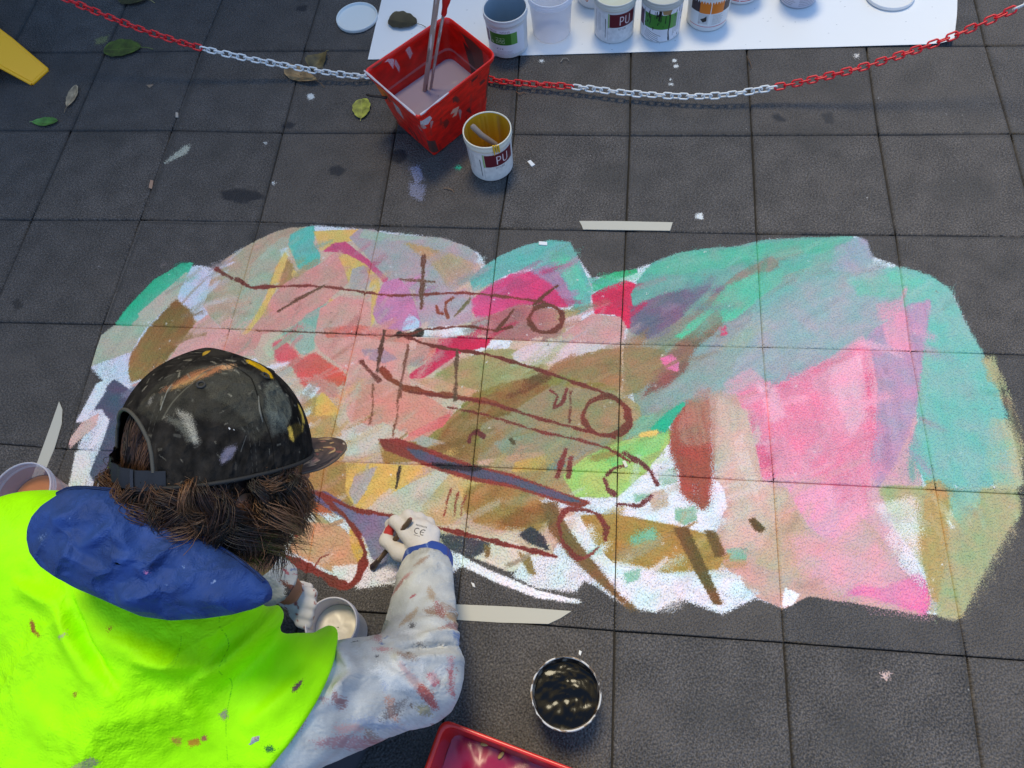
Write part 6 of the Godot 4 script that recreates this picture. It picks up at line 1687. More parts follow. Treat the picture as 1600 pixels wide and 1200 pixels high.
func build_person() -> void:
	rng.seed = 5
	var RS := Vector3(0.8429, 0.4725, 1.8912)
	var LS := Vector3(0.4939, 0.6157, 1.7295)
	var C7 := Vector3(0.6985, 0.6154, 1.7248)
	var HC := Vector3(0.805, 0.7637, 1.6108)          # middle of the cap's lower rim
	var RE := Vector3(0.9803, 0.2305, 1.8023)
	var RW := Vector3(0.9445, 0.0766, 1.5751)
	var LE := Vector3(0.5754, 0.3523, 1.6065)
	var LW := Vector3(0.6936, 0.1546, 1.662)
	var PEL := Vector3(0.53, 0.34, 2.25)
	var KR := Vector3(0.80, 0.075, 1.89)
	var KL := Vector3(0.47, 0.075, 1.79)
	var AR := Vector3(0.70, 0.065, 2.30)
	var AL := Vector3(0.42, 0.065, 2.20)
	var F := Vector3(0.6346, -0.6184, -0.4634)
	var U := Vector3(0.0129, 0.6081, -0.7938)
	var R := F.cross(U)
	var ax := (RS - LS).normalized()
	var mid := (RS + LS) * 0.5
	var down := (PEL - mid).normalized()
	var HR := PEL + ax * 0.09 + Vector3(0, -0.03, 0)
	var HL := PEL - ax * 0.09 + Vector3(0, -0.03, 0)
	var o := thing("person", "person in lime vest, blue hood and black cap kneeling over the mural, painting", "person", Vector3(PEL.x, 0, PEL.z))
	var back := Transform3D(Basis.IDENTITY, -o.position)

	# body: one continuous figure under the clothes
	var skull := HC - U * 0.015 + F * 0.004
	var chin := HC + F * 0.062 - U * 0.135
	var body := bones_of([[C7 + down * 0.05, PEL, 0.10, 0.12], [mid - ax * 0.08 + down * 0.06, PEL - ax * 0.07, 0.085, 0.11], [mid + ax * 0.08 + down * 0.06, PEL + ax * 0.07, 0.085, 0.11],
		[C7, RS, 0.055, 0.058], [C7, LS, 0.055, 0.058], [RS, RE, 0.050, 0.040], [RE, RW, 0.040, 0.028], [LS, LE, 0.050, 0.040], [LE, LW, 0.040, 0.028],
		[HR, KR, 0.085, 0.055], [HL, KL, 0.085, 0.055], [KR, AR, 0.052, 0.035], [KL, AL, 0.052, 0.035], [AR, AR + Vector3(-0.02, -0.02, 0.13), 0.036, 0.024], [AL, AL + Vector3(-0.02, -0.02, 0.13), 0.036, 0.024],
		[C7, skull - F * 0.03 - U * 0.07, 0.058, 0.056]], 0.035)
	var head := bones_of([[skull - F * 0.02, skull + F * 0.022, 0.086, 0.083], [skull - U * 0.04 + F * 0.03, chin - F * 0.02, 0.066, 0.03], [skull - U * 0.07 - F * 0.02, chin - F * 0.03, 0.058, 0.032],
		[C7, skull - F * 0.03 - U * 0.07, 0.058, 0.056]], 0.03)
	var face := bones_of([[skull + F * 0.098 - U * 0.028, skull + F * 0.118 - U * 0.066, 0.006, 0.010], [skull + F * 0.106 - U * 0.07 - R * 0.009, skull + F * 0.106 - U * 0.07 + R * 0.009, 0.008, 0.008],
		[skull + F * 0.095 - U * 0.018 - R * 0.034, skull + F * 0.095 - U * 0.018 + R * 0.034, 0.009, 0.009], [skull + F * 0.099 - U * 0.094 - R * 0.018, skull + F * 0.099 - U * 0.094 + R * 0.018, 0.006, 0.006],
		[skull + F * 0.097 - U * 0.104 - R * 0.015, skull + F * 0.097 - U * 0.104 + R * 0.015, 0.007, 0.007], [skull + R * 0.082 - U * 0.02 - F * 0.012, skull + R * 0.078 - U * 0.065 - F * 0.004, 0.014, 0.008],
		[skull - R * 0.082 - U * 0.02 - F * 0.012, skull - R * 0.078 - U * 0.065 - F * 0.004, 0.014, 0.008]], 0.012)
	var mb := Mb.new()
	nets(body.f, body.lo(0.03), body.hi(0.03), 0.015, mb)
	var headf := func(p: Vector3) -> float:
		var a := head.f(p)
		var b := face.f(p)
		var h := clampf(0.5 + 0.5 * (b - a) / 0.012, 0.0, 1.0)
		var x := lerpf(b, a, h) - 0.012 * h * (1.0 - h)
		for s in [-1.0, 1.0]:                                # eye sockets
			x = maxf(x, 0.013 - p.distance_to(skull + F * 0.104 - U * 0.034 + R * (0.031 * s)))
		return maxf(x, (C7 - U * 0.0 + (skull - C7) * 0.2 - p).dot((skull - C7).normalized()))
	nets(headf, head.lo(0.04), head.hi(0.04), 0.0045, mb)
	var skin := mat("a06a4a", 0.5)
	skin.subsurf_scatter_enabled = true
	skin.subsurf_scatter_strength = 0.12
	put("body", mb.mesh(), skin, o, back)
	for s in [-1.0, 1.0]:
		mb = Mb.new()
		lathe(mb, [Vector2(0, -0.011), Vector2(0.006, -0.0092), Vector2(0.0098, -0.005), Vector2(0.011, 0), Vector2(0.0098, 0.005), Vector2(0.006, 0.0092), Vector2(0, 0.011)], 16)
		put("eye", mb.mesh(), mat("d8d2cc", 0.15), o, back * Transform3D(Basis.IDENTITY, skull + F * 0.091 - U * 0.034 + R * (0.031 * s)))
		mb = Mb.new()
		lathe(mb, [Vector2(0, 0.0), Vector2(0.0035, 0.0), Vector2(0.005, -0.001)], 14)
		put("iris", mb.mesh(), mat("2c1c10", 0.15), o, back * Transform3D(Basis(R, F, R.cross(F)), skull + F * 0.1021 - U * 0.036 + R * (0.031 * s)))
	mb = Mb.new()
	tube(mb, [skull + F * 0.104 - U * 0.099 - R * 0.02, skull + F * 0.107 - U * 0.0985, skull + F * 0.104 - U * 0.099 + R * 0.02], [0.001, 0.0022, 0.001], 6)
	put("mouth", mb.mesh(), mat("7c4038", 0.5), o, back)

	# coat: torso and both sleeves
	var torso := [[mid + down * 0.06, PEL, 0.118, 0.135], [mid - ax * 0.085 + down * 0.05, PEL - ax * 0.08, 0.10, 0.125], [mid + ax * 0.085 + down * 0.05, PEL + ax * 0.08, 0.10, 0.125], [C7 + down * 0.03, RS, 0.068, 0.072], [C7 + down * 0.03, LS, 0.068, 0.072]]
	var coat := Cloth.new()
	var fore := (RW - RE).normalized()
	coat.bones = bones_of(torso + [[RS, RE, 0.086, 0.078], [RE, RW, 0.077, 0.052], [LS, LE, 0.082, 0.068], [LE, LW, 0.064, 0.043], [PEL, PEL + down * 0.12 + Vector3(0, -0.04, 0), 0.15, 0.16]], 0.035)
	var lfore := (LW - LE).normalized()
	coat.cuts = [[fore, fore.dot(RW - fore * 0.012), RW], [lfore, lfore.dot(LW - lfore * 0.02), LW]]
	coat.o = Vector3.ZERO
	coat.noise = noise(13.0, 3)
	coat.rough = 0.0035
	coat.folds = [[Vector2(0.8974, 1.7803), Vector2(0.9437, 1.8233), 0.0184, 0.0096], [Vector2(0.9422, 1.8139), Vector2(0.9277, 1.8806), 0.0184, 0.0112], [Vector2(0.9261, 1.8715), Vector2(0.8105, 1.9575), 0.0207, 0.0128], [Vector2(0.9622, 1.7755), Vector2(1.0527, 1.7471), -0.0184, 0.0096], [Vector2(0.9752, 1.7921), Vector2(1.0675, 1.7657), 0.0138, 0.0112], [Vector2(0.9625, 1.7636), Vector2(1.0102, 1.8182), 0.0138, 0.0112], [Vector2(0.9895, 1.7467), Vector2(1.0543, 1.7169), 0.0115, 0.0096], [Vector2(0.9561, 1.8032), Vector2(1.0554, 1.852), 0.0115, 0.0128], [Vector2(0.9778, 1.6652), Vector2(1.0454, 1.6868), 0.0092, 0.0096], [Vector2(0.9739, 1.7124), Vector2(1.0473, 1.7021), 0.0092, 0.0096]]
	var cc := canvas(1024, 1024, 10.24, Vector2(40, 120), "b9b7b1")        # centimetres seen from above
	cc.speckle(0.0003, 0.0006)
	paint_coat(cc)
	var coat_m := tmat(cc.texture(), 0.75)
	crumple(coat_m, 62, 0.011, 1.8)
	put("coat", cloth_mesh(coat, 0.0075, func(p: Vector3) -> Vector2: return Vector2((p.x - 0.4), (p.z - 1.2))), coat_m, o, back)

	# blue inner cuff
	mb = Mb.new()
	var rows := []
	var cx := fore.cross(Vector3.UP).normalized()
	var cy := fore.cross(cx)
	for g in [[-0.02, 0.046], [-0.016, 0.051], [0.0, 0.0525], [0.012, 0.052], [0.0165, 0.0505], [0.018, 0.048], [0.015, 0.044], [0.0, 0.043]]:
		rows.append(ring(RW + fore * g[0], cx * g[1], cy * g[1] * 0.93, 40))
	mb.grid(rows, true, false)
	var cuffc := canvas(256, 64, 2.56, Vector2.ZERO, "24428c")
	for k in 16:
		var x := rng.randf_range(0, 100)
		cuffc.line([x, rng.randf_range(2, 22), x + rng.randf_range(1, 5), rng.randf_range(2, 22)], rng.randf_range(0.8, 2.4), ["7c8ab4", "8a94b0", "4a3c6c"][k % 3], {"d": 1.3, "o": 0.8})
	put("cuff", mb.mesh(), tmat(cuffc.texture(), 0.6), o, back)

	# trousers and shoes
	var tr := Cloth.new()
	tr.bones = bones_of([[HR, KR, 0.115, 0.08], [HL, KL, 0.115, 0.08], [KR, AR, 0.072, 0.056], [KL, AL, 0.072, 0.056], [HL, HR, 0.13, 0.13]], 0.03)
	tr.cuts = [[Vector3.DOWN, -0.004]]
	tr.noise = noise(11.0, 8)
	tr.rough = 0.006
	put("trousers", cloth_mesh(tr, 0.014), mat("2b3038", 0.8), o, back)
	for a in [AR, AL]:
		var sh := Cloth.new()
		sh.bones = bones_of([[a + Vector3(0, -0.005, 0), a + Vector3(-0.02, -0.012, 0.14), 0.05, 0.038], [a + Vector3(0, 0.0, 0.0), a + Vector3(0.0, 0.0, -0.05), 0.05, 0.052]], 0.02)
		sh.cuts = [[Vector3.DOWN, -0.004]]
		put("shoe", cloth_mesh(sh, 0.012), mat("3a342e", 0.7), o, back)

	# vest
	var vest := Cloth.new()
	vest.bones = bones_of(torso + [[RS, RS.lerp(RE, 0.45), 0.089, 0.088], [LS, LS.lerp(LE, 0.4), 0.082, 0.078], [C7 + down * 0.07, mid + down * 0.2, 0.10, 0.12]], 0.05)
	vest.inflate = 0.012
	vest.cuts = [[Vector3(0.751, -0.507, 0.423), 1.2069, RS, 0.014], [-ax, (-ax).dot(LS) + 0.085], [down, down.dot(PEL) + 0.06]]
	vest.holes = [[C7 + U * 0.09 + F * 0.05, 0.085]]
	vest.o = Vector3(0.7482, 0.6494, 1.8497)
	vest.e1 = Vector3(0.8502, -0.349, 0.3941)
	vest.e2 = Vector3(-0.5047, -0.3276, 0.7987)
	vest.folds = [[Vector2(-0.1739, -0.001), Vector2(-0.0001, 0.0624), 0.0161, 0.0165], [Vector2(-0.1617, -0.0182), Vector2(-0.0231, 0.048), -0.0138, 0.015], [Vector2(-0.2243, 0.0212), Vector2(-0.1489, 0.0023), 0.0138, 0.015], [Vector2(-0.1062, 0.0041), Vector2(0.0559, -0.0349), 0.0138, 0.0225], [Vector2(-0.0403, -0.0017), Vector2(0.0547, -0.0293), 0.0138, 0.015], [Vector2(0.0384, 0.0193), Vector2(0.0861, -0.1066), 0.0207, 0.0225], [Vector2(0.0753, 0.0109), Vector2(0.1038, -0.0936), -0.0161, 0.0225], [Vector2(0.0044, -0.0123), Vector2(0.1103, 0.0664), 0.0092, 0.015], [Vector2(0.1243, 0.0287), Vector2(0.1633, -0.0747), 0.0138, 0.0225], [Vector2(-0.1628, 0.1205), Vector2(0.0266, 0.1275), 0.0092, 0.0375], [Vector2(-0.0573, 0.1123), Vector2(0.071, 0.0039), 0.0092, 0.03]]
	vest.noise = noise(7.0, 6)
	vest.rough = 0.004
	var vc := canvas(1024, 1024, 14.6286, Vector2(-40, -25), "a4f600")      # centimetres on the back
	vc.speckle(0.0001, 0.0003)
	paint_vest(vc)
	var vest_m := tmat(vc.texture(), 0.6)
	vest_m.metallic_specular = 0.25
	crumple(vest_m, 61, 0.0042, 2.2, 1)
	var ve1 := vest.e1
	var ve2 := vest.e2
	var vo := vest.o
	put("vest", cloth_mesh(vest, 0.0062, func(p: Vector3) -> Vector2: return Vector2(((p - vo).dot(ve1) + 0.4) / 0.7, ((p - vo).dot(ve2) + 0.25) / 0.7)), vest_m, o, back)

	# hood, folded back
	mb = Mb.new()
	var hp := [Vector2(-0.0908, -0.0778), Vector2(-0.0817, -0.0793), Vector2(-0.0661, -0.0788), Vector2(-0.0441, -0.0765), Vector2(-0.0207, -0.0696), Vector2(0.0042, -0.0583), Vector2(0.0299, -0.0431), Vector2(0.0563, -0.0241), Vector2(0.0815, -0.0066), Vector2(0.1055, 0.0094), Vector2(0.123, 0.0227), Vector2(0.1341, 0.0334), Vector2(0.1387, 0.0433), Vector2(0.1368, 0.0524), Vector2(0.1228, 0.0602), Vector2(0.0967, 0.0668), Vector2(0.0652, 0.0711), Vector2(0.0282, 0.073), Vector2(-0.0032, 0.0682), Vector2(-0.0289, 0.0567), Vector2(-0.0545, 0.0452), Vector2(-0.0801, 0.0337), Vector2(-0.1023, 0.0207), Vector2(-0.1212, 0.0063), Vector2(-0.1324, -0.008), Vector2(-0.1359, -0.0223), Vector2(-0.135, -0.0359), Vector2(-0.1297, -0.049), Vector2(-0.1192, -0.0609), Vector2(-0.1033, -0.0717)]
	var hc := Vector2.ZERO
	for p in hp:
		hc += p
	hc /= hp.size()
	var curve := Curve2D.new()
	for k in hp.size() + 1:
		var p: Vector2 = hp[k % hp.size()]
		var d: Vector2 = (hp[(k + 1) % hp.size()] - hp[(k - 1 + hp.size()) % hp.size()]) * 0.18
		curve.add_point(p, -d, d)
	var ho := Vector3(0.7739, 0.7928, 1.7433)
	var h1 := Vector3(0.9899, -0.1047, -0.096)
	var h2 := Vector3(0.0379, -0.4565, 0.8889)
	var hn := Vector3(0.1369, 0.8835, 0.4479)
	var n1 := noise(9.0, 21)
	var n2 := noise(17.0, 22, FastNoiseLite.TYPE_CELLULAR, 1)
	n2.cellular_return_type = FastNoiseLite.RETURN_DISTANCE2_SUB
	var len := curve.get_baked_length()
	var hcan := canvas(512, 512, 5.12, Vector2.ZERO, "193974")
	hcan.speckle(0.0003, 0.0010)
	paint_hood(hcan)
	var first := 0
	for side in 2:
		first = mb.v.size()
		rows = []
		for r in 45:
			var t := pow(r / 44.0, 0.72)
			var row := []
			for k in 132:
				var e := curve.sample_baked(len * k / 132.0)
				var q := hc.lerp(e, t)
				var hgt := pow(1.0 - pow(t, 3.0), 0.5)
				var z := 0.052 * hgt if side == 0 else -0.03 * hgt
				if side == 0:
					var wr := n1.get_noise_2d(q.x, q.y) * 0.0045 + (0.35 - n2.get_noise_2d(q.x * 1.3 + n1.get_noise_2d(q.y, q.x) * 0.03, q.y * 1.6)) * -0.0055
					for fo in [[Vector2(-0.0622, -0.0137), Vector2(-0.0148, -0.0502), 0.006, 0.012], [Vector2(-0.0332, -0.0135), Vector2(0.0175, -0.0058), 0.006, 0.014], [Vector2(-0.0838, -0.0212), Vector2(-0.0262, 0.0087), 0.006, 0.014], [Vector2(-0.0148, -0.0502), Vector2(0.0066, -0.0059), 0.006, 0.012], [Vector2(-0.0227, 0.0272), Vector2(0.028, 0.0349), 0.012, 0.018], [Vector2(0.0358, -0.0241), Vector2(0.0115, 0.0163), 0.005, 0.01], [Vector2(0.0465, 0.0092), Vector2(0.1192, 0.0468), 0.005, 0.02], [Vector2(-0.0979, -0.0506), Vector2(-0.0617, -0.0578), 0.005, 0.012]]:
						var u: Vector2 = fo[1] - fo[0]
						var l := u.length()
						u /= l
						var w: Vector2 = q - fo[0]
						var tt := w.dot(u) / l
						if tt > 0.0 and tt < 1.0:
							var s: float = w.dot(Vector2(-u.y, u.x)) / fo[3]
							wr += fo[2] * 1.9 * exp(-s * s * (1.0 if s > 0.0 else 5.0)) * sin(PI * tt)
					z += wr * clampf((1.0 - t) * 5.0, 0.0, 1.0)
				row.append(ho + h1 * q.x + h2 * q.y + hn * z)
			rows.append(row)
		mb.grid(rows, true, side == 1)
		for k in range(first, mb.v.size()):
			var p := mb.v[k] - ho
			mb.t[k] = Vector2(p.dot(h1) / 0.4 + 0.5, p.dot(h2) / 0.4 + 0.5)
	var hood_m := tmat(hcan.texture(), 0.78)
	crumple(hood_m, 63, 0.010, 1.2, 1)
	var hood := put("hood", mb.mesh(), hood_m, o, back)
	mb = Mb.new()
	var rim := []
	for k in 40:
		var e := curve.sample_baked(len * fposmod(-0.02 + 0.40 * k / 39.0, 1.0))
		rim.append(ho + h1 * e.x * 0.994 + h2 * e.y * 0.994 + hn * (0.004 + 0.003 * sin(k * 0.35)))
	tube(mb, rim, 0.0034, 8)
	put("hood_hem", mb.mesh(), hood_m, hood)

	build_cap(o, back, HC, F, U, R)
	build_hair(o, back, HC, F, U, R, C7)
	build_hands(o, back, RW, LW, fore)

func paint_coat(c: Canvas) -> void:
	c.poly([98.29, 180.12, 98.85, 179.69, 101.02, 181.82, 103.1, 183.54, 103.74, 185.35, 102.99, 185.77, 101.28, 183.68], "a8443c", {"d": 1.5, "o": 0.8})
	c.poly([101.91, 180.8, 103.05, 180.14, 103.89, 181.79, 102.97, 182.61], "b0505a", {"d": 1.4, "o": 0.8})
	c.poly([98.18, 169.32, 101.14, 168.91, 101.25, 169.73, 99.39, 170.27], "8a6a50", {"d": 1.5, "o": 0.8})
	c.poly([101.42, 169.41, 103.95, 168.2, 106.17, 171.64, 104.91, 171.73], "9a7a5a", {"d": 1.6, "o": 0.8})
	c.poly([97.01, 172.29, 97.99, 172.42, 97.92, 173.44, 97.29, 173.48], "4a4644", {"d": 1.3, "o": 0.8})
	c.poly([100.93, 185.57, 102.52, 185.26, 102.69, 186.53, 101.32, 186.82], "8a7a4c", {"d": 1.5, "o": 0.6})
	c.poly([97.43, 191.73, 99.76, 190.65, 102.14, 189.83, 102.07, 190.73, 99.5, 192.18, 97.81, 192.85], "5a4038", {"d": 1.4, "o": 0.8})
	c.poly([94.88, 193.27, 95.64, 193.03, 95.45, 194.27, 94.86, 194.32], "3a3a3a", {"d": 1.4, "o": 0.8})
	c.poly([104.6, 177.7, 105.19, 177.47, 105.71, 183.34, 105.31, 183.37], "b8585c", {"d": 1.6, "o": 0.7})
	c.poly([97.57, 184.91, 98.64, 185.19, 98.93, 188.47, 98.05, 188], "c88a70", {"d": 1.7, "o": 0.7})
	c.poly([93.08, 189.85, 95.49, 189.11, 95.57, 190.19, 93.44, 190.72], "c8948c", {"d": 1.7, "o": 0.7})
	c.poly([88.82, 185.6, 89.53, 185.54, 89.57, 186.28, 89.16, 186.32], "b83c3c", {"d": 1})
	c.poly([70.26, 165.66, 73.88, 166.51, 75.91, 167.99, 75.27, 170.17, 72.02, 168.25], "6a3a2a", {"d": 1.4})
	c.poly([71.89, 167.72, 74.92, 168.59, 77.15, 171.09, 74.96, 171.24], "8c5a34", {"d": 1.4})
	c.poly([75.57, 167.48, 77, 166.84, 77.57, 167.88, 76.42, 168.28], "9a3424", {"d": 1.2})
	c.poly([76.14, 169.05, 77.73, 168.62, 77.69, 170, 76.83, 170.16], "943828", {"d": 1.3})
	c.poly([77.36, 170.55, 78.94, 170.65, 79.77, 172.47, 78.62, 172.76], "5a1c20", {"d": 1.1})
	c.poly([70.95, 166.16, 74.84, 170.72, 73.98, 171.83, 71.03, 168.86], "3a3430", {"d": 1.5})
	c.line([79.01, 170.96, 80.96, 173.42, 82.23, 175.88], 0.32, "8a3030", {"d": 1})
	c.poly([103.99, 172.8, 105.75, 171.67, 106.52, 174.62, 105.35, 175.3], "6a84b8", {"d": 1.8, "o": 0.6})
	c.poly([95.61, 180.32, 101.65, 178.9, 101.28, 183.68, 97.22, 184], "d8d4cc", {"d": 1.7, "o": 0.7})
	for k in 46:
		var p := Vector2(rng.randf_range(80, 108), rng.randf_range(155, 200))
		var d := Vector2.from_angle(rng.randf() * TAU) * rng.randf_range(0.8, 3.2)
		c.poly([p.x - d.x, p.y - d.y, p.x - d.y * 0.3, p.y + d.x * 0.3, p.x + d.x, p.y + d.y, p.x + d.y * 0.35, p.y - d.x * 0.3], ["8a6a58", "a8686a", "d6d2cc", "6c6664", "8c4a44", "9aa2b4", "9a7a5a"][k % 7], {"d": 1.9, "o": 0.6, "s": 1.0, "a": rad_to_deg(d.angle())})
	for k in 150:
		var p := Vector2(rng.randf_range(42, 118), rng.randf_range(140, 200))
		c.line([p.x, p.y, p.x + rng.randf_range(-0.7, 0.7), p.y + rng.randf_range(-0.7, 0.7)], rng.randf_range(0.12, 0.5), ["3c3a3c", "8a5a50", "6e5a48", "d8d4ce", "5a6a90", "a04048"][k % 6], {"d": 1.3, "o": 0.8, "soft": 1})

func paint_vest(c: Canvas) -> void:
	c.poly([-17.65, 4.81, -16.86, 4.61, -16.08, 5.26, -15.03, 5.18, -15.28, 5.52, -16.53, 5.73], "8a4a30", {"d": 1.4, "o": 0.9})
	c.poly([-7.21, 7.36, -6.9, 6.98, -6.69, 7.61, -6.96, 7.78], "8a5a30", {"d": 1.5, "o": 0.8})
	c.poly([-8.09, -1.46, -7.73, -1.78, -7.65, -1.35], "9a5a30", {"d": 1.3})
	c.poly([8.71, 5.95, 8.99, 5.19, 9.56, 5.8, 9.11, 6.28], "b06a50", {"d": 1.4})
	c.poly([5.52, 7.15, 6.72, 6.98, 7.11, 7.89, 6.09, 7.76], "c08a40", {"d": 1.5, "o": 0.8})
	c.poly([7.53, 7.06, 8.44, 6.11, 9.1, 6.86, 8.1, 7.67], "c8802c", {"d": 1.4, "o": 0.9})
	c.poly([8.92, 2.54, 9.4, 1.66, 10.2, 2.32, 9.83, 2.94], "8a7a8c", {"d": 1.6, "o": 0.8})
	c.poly([-2.48, 14.96, -1.11, 12.68, 0.13, 12.88, -0.7, 14.83, -2.35, 15.46], "8f8a80", {"d": 1.7, "o": 0.8})
	c.poly([15.07, -4.36, 15.84, -5.23, 15.92, -4.51, 15.49, -3.85], "6a4a50", {"d": 1.3})
	c.poly([14.46, -11.91, 15.54, -12.01, 15.67, -11.51, 14.73, -11.5], "c8a8a8", {"d": 1.6})
	c.poly([10.21, -12.63, 11.57, -13.48, 12.68, -13.21, 11.88, -12.23], "c87a30", {"d": 1.6})
	c.poly([12.52, -14.07, 13.64, -13.81, 13.58, -13.29, 12.78, -13.37], "b86a2c", {"d": 1.5})
	c.poly([-12.72, 2.97, -11.95, 1.54, -11.83, 2.03, -12.42, 3.16], "a8a0a0", {"d": 1.6, "o": 0.8})
	c.poly([16.25, 3.22, 16.76, 2.52, 17.61, 2.96, 16.88, 3.61], "2a5a40", {"d": 1.5, "o": 0.9})
	c.line([1.33, -8.32, 2.77, -6.33, 4.07, -5.61, 5.3, -4.84, 6.03, -2.79, 8.45, -0.45, 9.99, 2.45, 11.81, 5.19, 13.2, 7.23], 0.1, "3f9a10", {"o": 0.8, "soft": 1})
	c.line([-0.26, -4.44, 1.45, -1.86], 0.08, "3f9a10", {"o": 0.7, "soft": 1})
	c.line([-5.88, 15.15, -7.42, 11.79, -7.5, 11.36], 0.08, "59b818", {"o": 0.5, "soft": 1})

func paint_hood(c: Canvas) -> void:
	c.line([60.22, 44.16, 57.28, 48.2, 53.97, 52.98], 0.24, "10275c", {"o": 0.8, "soft": 1})
	c.line([50.09, 59.98, 49.51, 64.23, 48.39, 67.36], 0.24, "10275c", {"o": 0.8, "soft": 1})
	c.poly([53.99, 50.76, 55.08, 51.14, 54.7, 52.25, 53.8, 52.06], "b06a98", {"d": 1.3})
	c.poly([22.58, 43.2, 24.4, 42.11, 24.01, 43.95], "8a9ac0", {"d": 1.6, "o": 0.6})
	for k in 30:
		var p := Vector2(rng.randf_range(10, 90), rng.randf_range(20, 80))
		c.line([p.x, p.y, p.x + 0.3, p.y + 0.4], rng.randf_range(0.25, 0.6), ["a8b0c8", "7c88b4", "a86a88"][k % 3], {"soft": 1, "d": 0.8, "o": 0.7})

const CAP_A := 0.119
const CAP_B := 0.107
const CAP_H := 0.134
func cap_point(HC: Vector3, F: Vector3, U: Vector3, R: Vector3, phi: float, th: float, grow := 0.0) -> Vector3:
	var c := pow(cos(th), 0.86)
	var seam := 0.0
	for k in 6:
		var d := absf(wrapf(phi - (k + 0.5) * PI / 3.0, -PI, PI))
		seam += exp(-d * d * 1400.0)
	var g := grow - 0.0012 * seam + 0.0012 * sin(phi * 3.0 + 1.0) * cos(th * 3.0)
	return HC + F * ((CAP_A + g) * c * cos(phi)) + R * ((CAP_B + g) * c * sin(phi)) + U * ((CAP_H + g) * sin(th) - 0.004 * cos(phi * 2.0))

